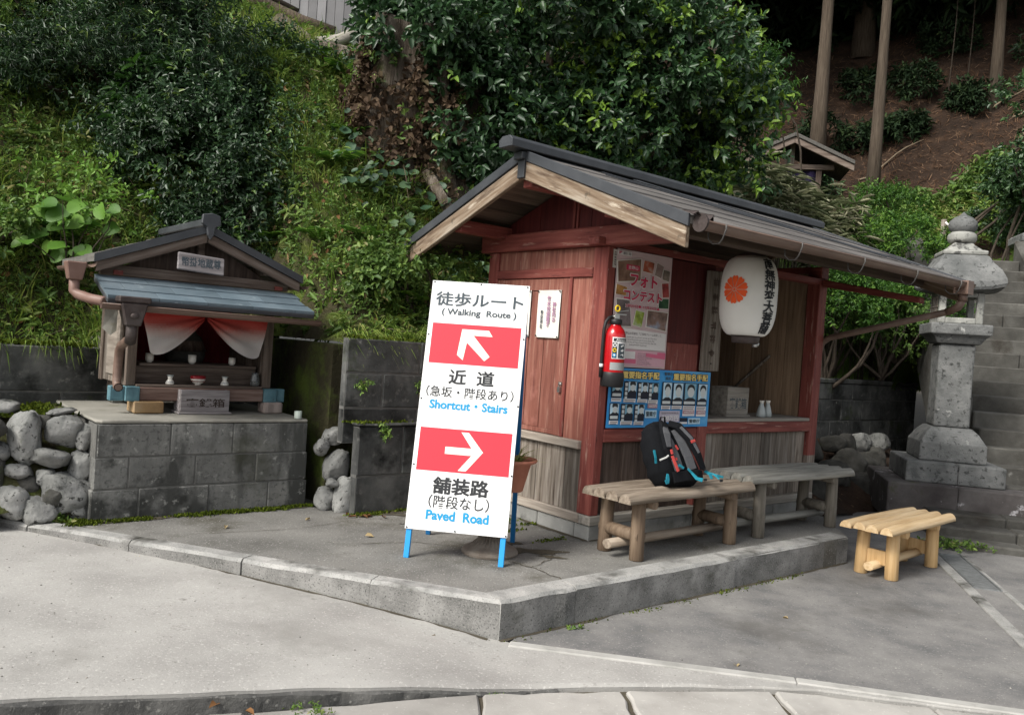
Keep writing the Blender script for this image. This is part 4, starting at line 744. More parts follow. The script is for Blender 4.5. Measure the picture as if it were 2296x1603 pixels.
for i, (x, y) in enumerate(((2.05, .10), (2.155, .11))):
    t = thing('vase', 'slim pale glazed flask on the counter, %s' % ('nearer the offering box' if i == 0 else 'nearer the right post'), 'flask', S(x, y, .8265), TH, 'flasks on the counter')
    b = MB(); b.lathe([(0, 0), (.033, 0), (.038, .006), (.037, .03), (.028, .07), (.017, .105), (.0155, .118)], 20); b.build('body', m_celad, t)
    b = MB(); b.lathe([(.0155, .1175), (.017, .121), (.021, .135), (.019, .139), (.012, .137), (0, .12)], 20); b.build('neck', m_porc, t)
# ================================================================== log benches
def half_log(b, x0, x1, y, r_, z, tone, j):
    n = 9; vs = []; m = 9
    for i in range(m):
        x = x0+(x1-x0)*i/(m-1); rr = r_*(1+.035*math.sin(i*1.7+j)); ch = 1 if 0 < i < m-1 else .93
        vs += [(x, y+rr*ch*math.cos(math.pi*k/(n-1)), z+rr*1.18*ch*math.sin(math.pi*k/(n-1))+.002*math.sin(i+j)) for k in range(n)]
    fs = [(i*n+k, i*n+k+1, (i+1)*n+k+1, (i+1)*n+k) for i in range(m-1) for k in range(n-1)]
    fs += [(i*n+n-1, i*n, (i+1)*n, (i+1)*n+n-1) for i in range(m-1)]; b.add(vs, fs, tone, True)
    s = len(b.v)-m*n; b.add([b.v[s+k] for k in range(n)], [tuple(range(n-1, -1, -1))], tone*.8); b.add([b.v[s+(m-1)*n+k] for k in range(n)], [tuple(range(n))], tone*.8)
def bench(name, label, loc, rz, L_, D_, H_, m_seat, m_leg, inset=.16, low='log', group=None):
    t = thing(name, label, 'bench', loc, rz, group); n = 4; r_ = D_/n/2
    for i in range(n):
        b = MB(); half_log(b, -L_/2+random.uniform(-.012, .012), L_/2+random.uniform(-.012, .012), -D_/2+r_+i*2*r_, r_*.985, H_-r_*1.12, random.uniform(.3, .8), i*1.3); b.build('seat_log', m_seat, t)
    lx = L_/2-inset
    for sx in (-1, 1):
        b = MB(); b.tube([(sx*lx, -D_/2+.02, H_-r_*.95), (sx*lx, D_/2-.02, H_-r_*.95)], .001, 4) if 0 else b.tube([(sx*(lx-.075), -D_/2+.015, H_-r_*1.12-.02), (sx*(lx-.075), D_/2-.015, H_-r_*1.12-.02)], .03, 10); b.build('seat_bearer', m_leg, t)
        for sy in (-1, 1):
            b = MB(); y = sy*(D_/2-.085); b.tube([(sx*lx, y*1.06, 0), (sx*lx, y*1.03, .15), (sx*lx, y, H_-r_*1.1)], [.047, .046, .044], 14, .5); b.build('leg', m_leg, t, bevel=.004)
        b = MB()
        if low == 'plank': b.hexa([(sx*lx-.012, -D_/2+.10, .09), (sx*lx+.012, -D_/2+.10, .09), (sx*lx+.012, D_/2-.10, .09), (sx*lx-.012, D_/2-.10, .09), (sx*lx-.012, -D_/2+.10, .19), (sx*lx+.012, -D_/2+.10, .19), (sx*lx+.012, D_/2-.10, .19), (sx*lx-.012, D_/2-.10, .19)], .6)
        else: b.tube([(sx*(lx-.0), -D_/2+.05, .15), (sx*lx, D_/2-.05, .155)], .043, 12, .4)
        b.build('cross_rail', m_leg, t)
    b = MB(); b.tube([(-lx-.13, 0, .085), (lx+.07, 0, .09)], .036, 12, .6, flat=.85); b.build('stretcher', m_seat, t); return t
c = S(.43, -.345, 0); bench('log_bench', 'brownish half-log bench in front of the blue poster, with the backpack on it', c, TH+R(1.5), 1.33, .43, .432, m_log1, m_log1z, .17, group='half-log benches')
c = S(1.80, -.32, 0); bench('log_bench', 'silvery grey half-log bench below the counter with the flasks', c, TH-R(1.5), 1.36, .42, .472, m_log2, m_log2z, .20, group='half-log benches')
bench('log_bench', 'fresh yellow half-log bench standing on the asphalt past the kerb end', (3.0, 6.12, -.194), R(42), 1.15, .38, .40, m_log3, m_log3z, .22, 'plank', 'half-log benches')
# ================================================================== backpack leaning on the wall
t = thing('backpack', 'black hiking backpack with teal and coral straps leaning on the hut wall on the bench', 'backpack', S(.37, -.42, .424), rot=(0, 0, TH-R(4)))
t.scale = (1.12, .95, .90)
lean = R(29)
def bk(x, y, z):   # pack frame: x across, y outward to the viewer is negative, z up along the back, leaning back
    x = x-.20*(z-.1)
    return (x, y*math.cos(lean)+z*math.sin(lean)*.62-.02, z*math.cos(lean*.9)-y*math.sin(lean)+.002)
def pw(z): return np.interp(z, [0, .04, .12, .25, .38, .46, .50, .52], [.10, .145, .165, .158, .135, .108, .07, .02])
def pd(z): return np.interp(z, [0, .04, .12, .25, .38, .46, .50, .52], [.07, .10, .115, .115, .10, .075, .05, .012])
b = MB(); nz, na = 26, 28; rows = []
for i in range(nz+1):
    z = .52*i/nz
    for k in range(na):
        a = 2*math.pi*k/na; c_, s_ = math.cos(a), math.sin(a); ex = .62
        x = pw(z)*math.copysign(abs(c_)**ex, c_); y = pd(z)*math.copysign(abs(s_)**ex, s_); y = y+.005*math.sin(9*z*6+3*a)*(s_ > 0)+.004*math.sin(23*z+5*a)
        rows.append(bk(x, y+.02, z))
b.add(rows, [(i*na+k, i*na+(k+1) % na, (i+1)*na+(k+1) % na, (i+1)*na+k) for i in range(nz) for k in range(na)]+[tuple(range(na-1, -1, -1)), tuple(nz*na+k for k in range(na))], .5, True); pack = b.build('pack_body', m_blk, t)
def strap_path(name, mat, pts, w, th=.012, parent=None):
    """flat padded strap along pack-frame points"""
    b = MB(); P = [Vector(bk(*p)) for p in pts]; m = len(P); vs = []
    for i, p in enumerate(P):
        tdir = (P[min(i+1, m-1)]-P[max(i-1, 0)]).normalized(); sd = tdir.cross(Vector((0, -1, .25))).normalized(); nn = sd.cross(tdir).normalized(); ww = w[i]/2 if hasattr(w, '__len__') else w/2
        if nn.y > 0: nn = -nn
        vs += [p-sd*ww, p+sd*ww, p+sd*ww*.8+nn*th, p-sd*ww*.8+nn*th]
    fs = [(i*4+k, i*4+(k+1) % 4, i*4+4+(k+1) % 4, i*4+4+k) for i in range(m-1) for k in range(4)]+[(3, 2, 1, 0), tuple((m-1)*4+k for k in range(4))]
    b.add(vs, fs, .5, False); return b.build(name, mat, parent or t, bevel=.002)
fy = lambda z: -pd(z)+.02
for sx in (-1, 1):   # mesh back panels and shoulder straps
    strap_path('back_pad', m_char, [(sx*.055, fy(.10)-.006, .10), (sx*.055, fy(.2)-.006, .2), (sx*.05, fy(.32)-.006, .32), (sx*.045, fy(.42)-.004, .42)], [.075, .078, .07, .05], .012)
strap_path('shoulder_strap', m_blk, [(-.03, fy(.47)-.005, .475), (-.06, fy(.45)-.045, .45), (-.105, fy(.38)-.06, .36), (-.13, fy(.28)-.05, .25), (-.125, fy(.2)-.04, .17)], [.06, .075, .08, .06, .035], .02)
strap_path('strap_mesh', m_char, [(-.068, fy(.45)-.066, .44), (-.108, fy(.38)-.083, .36), (-.131, fy(.28)-.073, .255)], [.04, .058, .04], .003)
strap_path('shoulder_strap', m_blk, [(.035, fy(.47)-.005, .475), (.07, fy(.44)-.03, .44), (.10, fy(.34)-.035, .33), (.115, fy(.22)-.03, .2), (.135, fy(.12)-.01, .10)], [.06, .07, .066, .055, .04], .02)
strap_path('strap_mesh', m_char, [(.074, fy(.44)-.051, .43), (.102, fy(.34)-.057, .33), (.116, fy(.22)-.052, .21)], [.028, .03, .024], .003)
strap_path('lumbar_pad', m_blk, [(-.12, fy(.05)-.005, .045), (-.03, fy(.05)-.028, .05), (.06, fy(.05)-.028, .05), (.13, fy(.05)+.01, .06)], .085, .018)
strap_path('coral_tab', m_coral, [(.075, fy(.3)-.062, .295), (.125, fy(.3)-.055, .31)], .022, .004); strap_path('coral_tab', m_coral, [(-.128, fy(.22)-.075, .235), (-.128, fy(.2)-.07, .20)], .022, .004)
strap_path('coral_webbing', m_coral, [(-.128, fy(.18)-.065, .19), (-.122, fy(.14)-.06, .13), (-.112, fy(.1)-.055, .075)], .026, .003); strap_path('coral_tab', m_coral, [(-.03, fy(.26)-.022, .285), (-.022, fy(.24)-.022, .25)], .018, .005); strap_path('coral_tab', m_coral, [(-.06, fy(.18)-.02, .19), (-.064, fy(.17)-.02, .168)], .014, .005)
strap_path('reflective_piping', m_silver, [(-.20, fy(.2)-.02, .175), (-.165, fy(.2)-.045, .185), (-.135, fy(.2)-.06, .205)], .014, .004)
for nm, pts, w_ in [('teal_strap', [(-.10, fy(.08)-.03, .115), (-.07, fy(.08)-.045, .125), (-.045, fy(.08)-.045, .10)], .022), ('teal_strap', [(-.02, fy(.06)-.055, .095), (.0, -.14, .06), (.005, -.16, .01), (.03, -.18, -.012)], [.018, .022, .03, .035]), ('teal_strap', [(-.16, fy(.08)-.01, .075), (-.175, -.10, .04), (-.20, -.115, .012), (-.225, -.12, .004)], [.02, .035, .04, .03]), ('teal_strap', [(.13, fy(.1)-.01, .13), (.155, -.07, .135), (.175, -.075, .10)], .025), ('teal_strap', [(.165, -.09, .085), (.17, -.12, .05), (.165, -.125, .01)], [.03, .034, .026]), ('teal_strap', [(.18, -.10, .07), (.205, -.14, .03), (.25, -.145, .012)], [.014, .018, .02]), ('teal_strap', [(.195, -.13, .04), (.20, -.155, -.005)], .018), ('teal_strap', [(-.17, fy(.25)+.03, .27), (-.18, fy(.2)+.03, .21), (-.185, fy(.18)+.04, .17)], .022)]:
    strap_path(nm, m_teal, pts, w_, .004)
b = MB()
for p in ((.045, -.187, -.012), (.20, -.165, -.02), (.172, -.082, .10)): q = bk(*p); b.bx(q[0]-.012, q[0]+.012, q[1]-.006, q[1]+.006, q[2]-.008, q[2]+.012)
b.build('buckle', m_black, t, bevel=.003)
b = MB(); b.tube([bk(-.025, fy(.5)-.01, .49), bk(-.015, fy(.5)-.035, .525), bk(.015, fy(.5)-.035, .525), bk(.025, fy(.5)-.01, .49)], .006, 6); b.build('haul_loop', m_blk, t)
# ================================================================== walking route sign board
yaw = R(-6.5); t = thing('sign_board', 'tall white walking route sign board with red arrow panels on blue legs', 'sign', (-.555, 4.775, .0), yaw)
tl = R(12); SW, Z0, Z1 = .612, .168, 1.695     # along the slanted face
def sb(x, y, z): return (x, y*math.cos(tl)+z*math.sin(tl), z*math.cos(tl)-y*math.sin(tl))
def sgn(b): b.v = [sb(*p) for p in b.v]; return b
b = MB(); b.bx(-.012, SW-.012, -.004, .004, Z0, Z1, .5); sgn(b).build('board', m_white, t, bevel=.001)
for x in (0.012, SW-.036):
    b = MB(); b.bx(x-.016, x+.016, .006, .034, 0, Z1-.01, .5); sgn(b).build('front_leg', m_blue, t, bevel=.002)
    b = MB(); p0, p1 = Vector(sb(x, .036, Z1-.03)), Vector((x, .62, .0)); b.hexa([(x-.015, p1.y-.016, 0), (x+.015, p1.y-.016, 0), (x+.015, p1.y+.016, 0), (x-.015, p1.y+.016, 0), (x-.015, p0.y, p0.z), (x+.015, p0.y, p0.z), (x+.015, p0.y+.028, p0.z), (x-.015, p0.y+.028, p0.z)], .5); b.build('rear_leg', m_blued, t, bevel=.002)
b = MB(); b.bx(.028, SW-.052, .008, .03, .32, .345, .5); b.bx(.028, SW-.052, .008, .03, Z1-.06, Z1-.035, .5); sgn(b).build('cross_bar', m_blued, t)
b = MB(); p = sb(.012, .05, .9); b.tube([(.012, .245, .62), (.012, .40, .60)], .006, 6); b.tube([(SW-.036, .245, .62), (SW-.036, .40, .60)], .006, 6); b.build('stay', m_blued, t)
U = lambda u, v: (-.012+u*SW, Z1-v*(Z1-Z0))
def sq(name, pts, mat, d): b = MB(); b.pxz([U(*p) for p in pts][::-1], -.004-d, -.0042-d+.0012, .5); return sgn(b).build(name, mat, t)
sq('red_panel', [(.049, .177), (.953, .177), (.953, .342), (.049, .342)], m_signred, .001); sq('red_panel', [(.045, .602), (.961, .602), (.961, .771), (.045, .771)], m_signred, .001)
sq('arrow_up_left', [(.357, .197), (.63, .197), (.671, .221), (.478, .221), (.661, .303), (.611, .322), (.418, .251), (.393, .324), (.329, .304)], m_cream, .002)
sq('arrow_right', [(.313, .673), (.573, .673), (.457, .612), (.532, .612), (.69, .685), (.537, .763), (.458, .763), (.578, .701), (.313, .701)], m_cream, .002)
def st(s, u0, u1, v0, v1, mat, bold=0, nm='lettering', **k): return text(nm, s, mat, t, (U(u0, 0)[0], U(u1, 0)[0], U(0, v1)[1], U(0, v0)[1]), -.0062, bold, fn=sb, **k)
st('徒歩ルート', .051, .951, .045, .104, m_ink2, .018, space=1.0); st('( Walking  Route )', .128, .89, .114, .148, m_ink2, .022)
st('近  道', .27, .73, .363, .424, m_ink, .022); st('（急坂・階段あり）', .059, .937, .434, .478, m_ink, .008); st('Shortcut・Stairs', .106, .891, .490, .526, m_signblue, .032)
st('舗装路', .227, .782, .792, .858, m_ink, .026); st('（階段なし）', .203, .798, .862, .912, m_ink, .008); st('Paved  Road', .192, .808, .920, .958, m_signblue, .032)
b = MB()
for u, v in [(.022, .006), (.502, .006), (.978, .006), (.018, .227), (.984, .222), (.018, .489), (.988, .493), (.018, .751), (.988, .765), (.018, .994), (.492, .994), (.985, .994)]:
    x, z = U(u, v); b.v += []; k = len(b.v); b.lathe([(0, 0), (.0055, 0), (.005, .003), (0, .0035)], 8); b.v[k:] = [(x+px, -.005-pz, z+py) for px, py, pz in b.v[k:]]
sgn(b).build('screw', m_ink, t)
# ================================================================== plant pot on a fluted iron stand, behind the sign
t = thing('pot_stand', 'brown fluted pedestal stand with a wide round foot behind the sign board', 'pedestal', (-.055, 5.03, 0))
b = MB(); n = 48; prof = [(.175, 0), (.178, .012), (.165, .028), (.12, .05), (.075, .085), (.058, .14), (.05, .22), (.052, .32), (.075, .36), (.10, .37), (.10, .385), (0, .386)]
vs = [((r_+(.006*math.cos(24*2*math.pi*k/n) if .05 < z < .34 else 0))*math.cos(2*math.pi*k/n), (r_+(.006*math.cos(24*2*math.pi*k/n) if .05 < z < .34 else 0))*math.sin(2*math.pi*k/n), z) for r_, z in prof for k in range(n)]
b.add(vs, [(i*n+k, i*n+(k+1) % n, (i+1)*n+(k+1) % n, (i+1)*n+k) for i in range(len(prof)-1) for k in range(n)], .5); b.build('pedestal', m_stand, t)
t = thing('plant_pot', 'terracotta pot with dry spiky plant peeking out right of the sign board', 'plant pot', (.05, 5.06, .386))
b = MB(); b.lathe([(0, 0), (.07, 0), (.075, .005), (.115, .17), (.15, .185), (.155, .195), (.15, .203), (.105, .19), (.10, .17), (0, .165)], 28); b.build('pot', m_terra, t)
LV, LQ, LT = [], [], []
def leaf_arrays(P, Ud, Nn, Ln, Wd, fold=.25, droop=.15):
    """n leaves as 6-point folded blades -> verts (n*6,3), quads (n*2,4)"""
    P = np.asarray(P, float); Ud = np.asarray(Ud, float); Ud = Ud/np.linalg.norm(Ud, axis=1, keepdims=True)
    Rt = np.cross(Ud, Nn); Rt /= np.linalg.norm(Rt, axis=1, keepdims=True)+1e-9; Nn = np.cross(Rt, Ud); Ln = np.asarray(Ln)[:, None]; Wd = np.asarray(Wd)[:, None]
    f = fold*Wd*Nn; V = np.stack([P, P+.32*Ln*Ud+.5*Wd*Rt+f, P+.70*Ln*Ud+.40*Wd*Rt+f-droop*.4*Ln*Nn, P+Ln*Ud-droop*Ln*Nn, P+.70*Ln*Ud-.40*Wd*Rt+f-droop*.4*Ln*Nn, P+.32*Ln*Ud-.5*Wd*Rt+f], 1).reshape(-1, 3)
    B = (np.arange(len(P))*6)[:, None]; Q = np.stack([B+np.array([0, 1, 2, 3]), B+np.array([0, 3, 4, 5])], 1).reshape(-1, 4); return V, Q
def blade_arrays(P, Ud, Nn, Ln, Wd, bend=.35):
    P = np.asarray(P, float); Ud = Ud/np.linalg.norm(Ud, axis=1, keepdims=True); Rt = np.cross(Ud, Nn); Rt /= np.linalg.norm(Rt, axis=1, keepdims=True)+1e-9; Ln = Ln[:, None]; Wd = Wd[:, None]; bend = np.asarray(bend); bend = bend[:, None] if bend.ndim else bend
    M1 = P+.55*Ln*Ud+.12*bend*Ln*Nn; T = P+.92*Ln*Ud+.75*bend*Ln*Nn-.22*bend*Ln*np.array([0, 0, 1.])
    V = np.stack([P-.4*Wd*Rt, P+.4*Wd*Rt, M1-.5*Wd*Rt, M1+.5*Wd*Rt, T-.06*Wd*Rt, T+.06*Wd*Rt], 1).reshape(-1, 3)
    B = (np.arange(len(P))*6)[:, None]; Q = np.stack([B+np.array([0, 1, 3, 2]), B+np.array([2, 3, 5, 4])], 1).reshape(-1, 4); return V, Q
def unit(v): return v/(np.linalg.norm(v, axis=-1, keepdims=True)+1e-9)
n = 70; an = RNG.uniform(0, 6.28, n); ud = np.stack([np.cos(an), np.sin(an), RNG.uniform(.3, 1.6, n)], -1); P = np.stack([.03*np.cos(an), .03*np.sin(an), np.full(n, .17)], -1)
V, Q = blade_arrays(P, ud, np.stack([np.cos(an), np.sin(an), -.3*np.ones(n)], -1), RNG.uniform(.06, .20, n), np.full(n, .009), .4); o = link('foliage', fast_mesh('foliage', V, Q, np.repeat(RNG.uniform(.6, 1, n), 2)), l_grass, t)
# ================================================================== SHRINE on its block base
t = thing('shrine_base', 'grey concrete block base with pale mortar top under the small shrine', 'plinth', S(-2.0, 1.66, 0), TH)
b = MB(); rows = [(-.12, .195, (-.735, -.45, .0, .42, .715)), (.199, .40, (-.725, -.52, -.10, .32, .705)), (.404, .614, (-.715, -.27, .145, .695))]
for z0, z1, xs in rows:
    for x0, x1 in zip(xs, xs[1:]): b.bx(x0+.002, x1-.002, random.uniform(0, .005), .25, z0, z1-.003)
b.build('block_face', m_base, t, bevel=.006)
b = MB(); b.bx(-.72, .69, .008, .24, -.1, .608); b.bx(-.70, .68, .24, 1.3, -.1, .608); b.build('core', m_grout, t)
rr = random.Random(5); ed = [(-.722, .04), (-.69, .010)]+[(-.69+1.375*i/24, .003+rr.uniform(-.005, .005)) for i in range(1, 24)]+[(.69, .0), (.70, .04), (.70, 1.3), (-.73, 1.3), (-.74, .6)]
b = MB(); b.prism(ed, .6155, lambda x, y: .637+.004*math.sin(9*x)*math.sin(7*y+1)); b.build('mortar_top', m_cap, t, bevel=.010, seg=2)
sh = thing('wayside_shrine', 'small open timber shrine with blue sheet pent roof and red and white curtain', 'shrine', S(-1.95, 2.1, .64), TH)
b = MB(); b.bx(-.47, -.27, -.07, .11, .0, .083, .8); b.build('timber_pad', M('ochre_block', [(.16, .10, .05), (.26, .17, .085), (.32, .24, .15)], 5, 6, rough=.9), sh, bevel=.008)
b = MB(); b.prism(jag([(.45, -.07), (.60, -.075), (.61, .06), (.455, .07), (.45, -.07)], 4, .008, 2)[:-1], -.002, .083, .5); b.build('stone_pad', M('pinkish_stone', [(.26, .20, .175), (.36, .30, .27)], 6, 7, rough=.9, bump=.5), sh, bevel=.012)
for x in (-.38, .52):
    b = MB(); b.bx(x-.06, x+.06, .66, .76, .0, .083, .4); b.build('rear_pad', m_base, sh, bevel=.006)
b = MB(); b.bx(-.43, .455, -.035, .045, .085, .178, .55); b.build('front_sill', m_shrred, sh, bevel=.006)
for x0, x1 in ((-.45, -.37), (.38, .46)):
    b = MB(); b.bx(x0, x1, .046, .80, .086, .176, .4); b.build('side_sill', m_shrx, sh, bevel=.005)
for x0, x1 in ((-.615, -.525), (-.523, -.431), (.456, .555), (.557, .625)):
    b = MB(); d_ = -.055 if x0 in (-.523, .456) else -.03; b.bx(x0, x1, d_, .05, .082, .182, .5 if x0 != .557 else .7)
    c_ = b.build('sill_cap', m_verd, sh, bevel=.004)
    b = MB(); b.bx(x0+.014, x1-.014, d_-.002, d_+.002, .096, .168, .9); b.build('inset_panel', m_verd, c_)
for x0, x1 in ((-.518, -.45), (.452, .522)):
    for y0 in (0.0, .72):
        b = MB(); b.bx(x0, x1, y0, y0+.066, .183 if y0 == 0 else .17, .74, .55); b.build('post', m_shr, sh, bevel=.006)
b = MB(); b.bx(-.449, .451, -.02, .76, .179, .197, .5); b.bx(-.449, .451, .13, .15, .198, .318, .35); b.bx(-.40, .45, .12, .46, .319, .34, .6); b.bx(-.449, .451, .14, .155, .24, .25, .2); b.build('altar_shelf', m_shrx, sh, bevel=.004)
b = MB(); b.bx(-.449, .451, .74, .755, .2, .98, .3); b.build('back_boards', m_brownw, sh)
m_rcl = M('dark_red_cloth', [(.10, .006, .010), (.17, .012, .018)], 6, 4, (5, 5, 1), .9, .2, tone=.1)
b = MB(); b.grid(lambda u, v: (-.445+.89*u, .70+.012*math.sin(u*34), .33+.45*v), 40, 2); b.build('back_cloth', m_rcl, sh)
for sx in (-1, 1):
    b = MB(); boards_y(b, .07, .73, sx*.485-.012, sx*.485+.012, .18, .74, .17); b.build('side_boards', m_greyw if sx < 0 else m_shr, sh)
b = MB(); b.bx(-.56, .56, -.01, .07, .741, .80, .4); b.bx(-.50, -.44, .07, .75, .745, .80, .4); b.bx(.44, .50, .07, .75, .745, .80, .4); b.build('lintel', m_shrx, sh, bevel=.005)
b = MB(); b.bx(-.70, .60, -.40, -.385, .742, .758, .5); b.build('red_fascia', m_rcl, sh)
# pent roof
b = MB(); PX0, PX1 = -.76, .63
def pent(x, t_): return (x, -.05-.405*t_, .925-.145*t_)
for r_ in range(3):
    t0, t1 = (0, .345) if r_ == 0 else (.335, .70) if r_ == 1 else (.69, 1.0); x = PX0-(.18 if r_ % 2 else 0)
    while x < PX1:
        xa, xb = max(x, PX0), min(x+.31, PX1)
        if xb-xa > .02:
            q0, q1 = pent(xa, t0), pent(xb, t0); p0, p1 = pent(xa, t1), pent(xb, t1); up = .007; g_ = .0015
            b.hexa([(xa+g_, p0[1], p0[2]-.012), (xb-g_, p1[1], p1[2]-.012), (xb-g_, q1[1], q1[2]-.012), (xa+g_, q0[1], q0[2]-.012), (xa+g_, p0[1], p0[2]+up), (xb-g_, p1[1], p1[2]+up), (xb-g_, q1[1], q1[2]+.0), (xa+g_, q0[1], q0[2]+.0)])
        x += .31
pr_ = b.build('pent_roof', m_bluey, sh)
b = MB(); b.hexa([(PX0, -.452, .735), (PX1, -.452, .735), (PX1, -.05, .88), (PX0, -.05, .88), (PX0, -.457, .765), (PX1, -.457, .765), (PX1, -.05, .912), (PX0, -.05, .912)], .4); b.build('roof_edge', m_slate, pr_, bevel=.004)
# main roof
AX, HW, AZ, EZ2 = -.055, .725, 1.325, 1.035
def rz2(x): return AZ-(AZ-EZ2)*abs(x-AX)/HW
for s_ in (-1, 1):
    b = MB()
    for i in range(5):
        xa, xb = AX+s_*HW*i/5, AX+s_*HW*(i+1)/5*(1.0)
        xa_, xb_ = min(xa, xb), max(xa, xb); lo = .008 if True else 0
        for k in range(5):
            ya, yb = -.12+.21*k+.002, -.12+.21*(k+1)-.002; dz = lambda x: .012*abs(x-AX)/HW+(.006 if abs(x-AX) > HW*(i+.5)/5 else 0)
            b.hexa([(xa_, ya, rz2(xa_)-.03), (xb_, ya, rz2(xb_)-.03), (xb_, yb, rz2(xb_)-.03), (xa_, yb, rz2(xa_)-.03), (xa_, ya, rz2(xa_)+dz(xa_)), (xb_, ya, rz2(xb_)+dz(xb_)), (xb_, yb, rz2(xb_)+dz(xb_)), (xa_, yb, rz2(xa_)+dz(xa_))])
    rf = b.build('roof', m_shrsh, sh)
    x0, x1 = sorted((AX, AX+s_*HW)); f0, f1 = rz2(x0), rz2(x1)
    b = MB(); b.hexa([(x0, -.135, f0-.035), (x1, -.135, f1-.035), (x1, -.121, f1-.035), (x0, -.121, f0-.035), (x0, -.135, f0+.02), (x1, -.135, f1+.02), (x1, -.121, f1+.02), (x0, -.121, f0+.02)], .5); b.build('roof_edge', m_slate, rf)
    x0, x1 = sorted((AX+s_*.003, AX+s_*(HW-.015))); f0, f1 = rz2(x0), rz2(x1)
    b = MB(); b.hexa([(x0, -.118, f0-.105), (x1, -.118, f1-.105), (x1, -.09, f1-.105), (x0, -.09, f0-.105), (x0, -.118, f0-.036), (x1, -.118, f1-.036), (x1, -.09, f1-.036), (x0, -.09, f0-.036)], .6); along_slope(b.build('bargeboard', m_shrx, sh, bevel=.005), math.atan((AZ-EZ2)/HW)*s_, 'Y')
b = MB(); b.bx(AX-.05, AX+.05, -.14, .95, AZ+.005, AZ+.055, .5); b.build('ridge_cap', m_slate, sh, bevel=.006)
b = MB(); b.pxz([(AX-.022, AZ-.055), (AX, AZ-.09), (AX+.022, AZ-.055), (AX+.03, AZ+.0), (AX+.068, AZ+.02), (AX+.062, AZ+.085), (AX, AZ+.10), (AX-.062, AZ+.085), (AX-.068, AZ+.02), (AX-.03, AZ)], -.17, -.14, .5); b.build('ridge_ornament', m_slate, sh, bevel=.005)
b = MB(); b.pxz([(-.70, .93), (.57, .93), (AX, 1.27)], .02, .04, .3); b.build('gable_boards', m_brownw, sh)
b = MB(); b.bx(-.72, .60, -.03, .019, .93, 1.0, .6); b.bx(-.09, -.04, -.02, .018, 1.001, 1.26, .5); b.build('gable_beam', m_shrx, sh, bevel=.005)
for x in (-.64, .49): b = MB(); b.bx(x, x+.06, -.04, .0, .935, .965, .5); b.build('red_peg', m_redx, sh)
for x in (-.55, AX, .42):
    z = rz2(x)-.035; b = MB(); b.bx(x-.03, x+.03, -.088, .9, z-.065, z-.003, .5); b.build('purlin', m_shr, sh)
# plaque
b = MB(); b.pxz([(-.162, -.055), (.158, -.072), (.162, .05), (-.158, .066)], -.012, .012, .8); pl_ = b.build('name_plaque', m_silv, sh, bevel=.005); place(pl_, (-.10, -.135, 1.065), rot=(R(-8), 0, 0))
text('lettering', '幣掛地蔵尊', m_ink2, pl_, (-.135, .135, -.032, .036), -.0135, .014)
# curtain
l_cloth = LM('dyed_cotton', [(0, (.50, .06, .05)), (.35, (.52, .12, .10)), (.62, (.55, .36, .33)), (1, (.62, .58, .56))], .9, .25, .1, .05)
for s_ in (-1, 1):
    b = MB(); nu, nv = 30, 18
    def cp(u, v):   # u 0 outer edge .. 1 tie, v 0 top .. 1 hem
        ox, tx = (-.452, -.02) if s_ < 0 else (.45, .0); lx = ox+(.075 if s_ < 0 else -.05)*v; lz = .70-.27*v; rz_ = .70-.035*v
        k = u**(1.0+.35*v); x = lx+(tx-lx)*k; z = lz+(rz_-lz)*k-.085*v*4*u*(1-u)*.9
        return (x, -.045-.018*math.sin(v*17+u*2.2)*u*(1-.4*u)-.012*math.sin(u*9+v*4)*(1-u), z)
    g0 = len(b.v); b.grid(cp, nu, nv)
    b.t = [min(1, max(0, (1.7*(j+.5)/nv)*(1-((i+.5)/nu)**2.2*.9)*1.05-.10+random.uniform(-.03, .03))) for j in range(nv) for i in range(nu)]
    b.build('curtain', l_cloth, sh)
# gutters and pipes of the shrine
b = MB(); b.grid(lambda u, v: (-.80+1.46*u, -.485+.030*math.cos(math.pi*(1+v)), .728+.030*math.sin(math.pi*(1+v))-.012*u), 10, 8); b.grid(lambda u, v: (-.80+1.46*u, -.485+.033*math.cos(math.pi*(2-v)), .728+.033*math.sin(math.pi*(2-v))-.012*u), 10, 8); b.tube([(-.8, -.518, .73), (.66, -.518, .718)], .005, 6); gt = b.build('gutter', m_gut, sh)
b = MB(); b.prism([(-.715, -.56), (-.525, -.56), (-.525, -.43), (-.715, -.43)], .745, lambda x, y: .785+.02*(1-abs(x+.62)/.095)); b.hexa([(-.665, -.545, .60), (-.575, -.545, .60), (-.575, -.455, .60), (-.665, -.455, .60), (-.70, -.56, .742), (-.54, -.56, .742), (-.54, -.44, .742), (-.70, -.44, .742)], .4); b.tube([(-.62, -.5, .61), (-.62, -.5, .54), (-.61, -.44, .50)], .035, 12); hd = b.build('rain_head', m_gutd, sh, bevel=.008)
b = MB(); b.lathe([(0, 0), (.022, 0), (.027, .005), (.016, .010), (0, .011)], 8, (0, 0, 0)); b.v = [(-.62+x, -.555-z, .665+y*.72) for x, y, z in b.v]; b.build('flower_boss', m_gutd, hd)
b = MB(); b.tube([(-.61, -.45, .52), (-.60, -.2, .47), (-.595, -.13, .43), (-.595, -.11, .33), (-.595, -.11, .22), (-.595, -.13, .19), (-.597, -.17, .185)], .029, 14, caps=False); b.tube([(-.597, -.171, .185), (-.597, -.165, .185)], .023, 12, .0); b.build('downpipe', m_gut, sh)
b = MB(); b.add([(-.73, -.30, .71), (-.66, -.31, .70), (-.665, -.315, .56), (-.70, -.31, .53), (-.745, -.29, .575)], [(0, 1, 2, 3, 4)], .5); b.build('hanging_sheet', m_cap, sh)
b = MB(); b.bx(-.575, -.53, .03, .32, .24, .70, .3); b.build('side_panel', m_greyy, sh, bevel=.015)
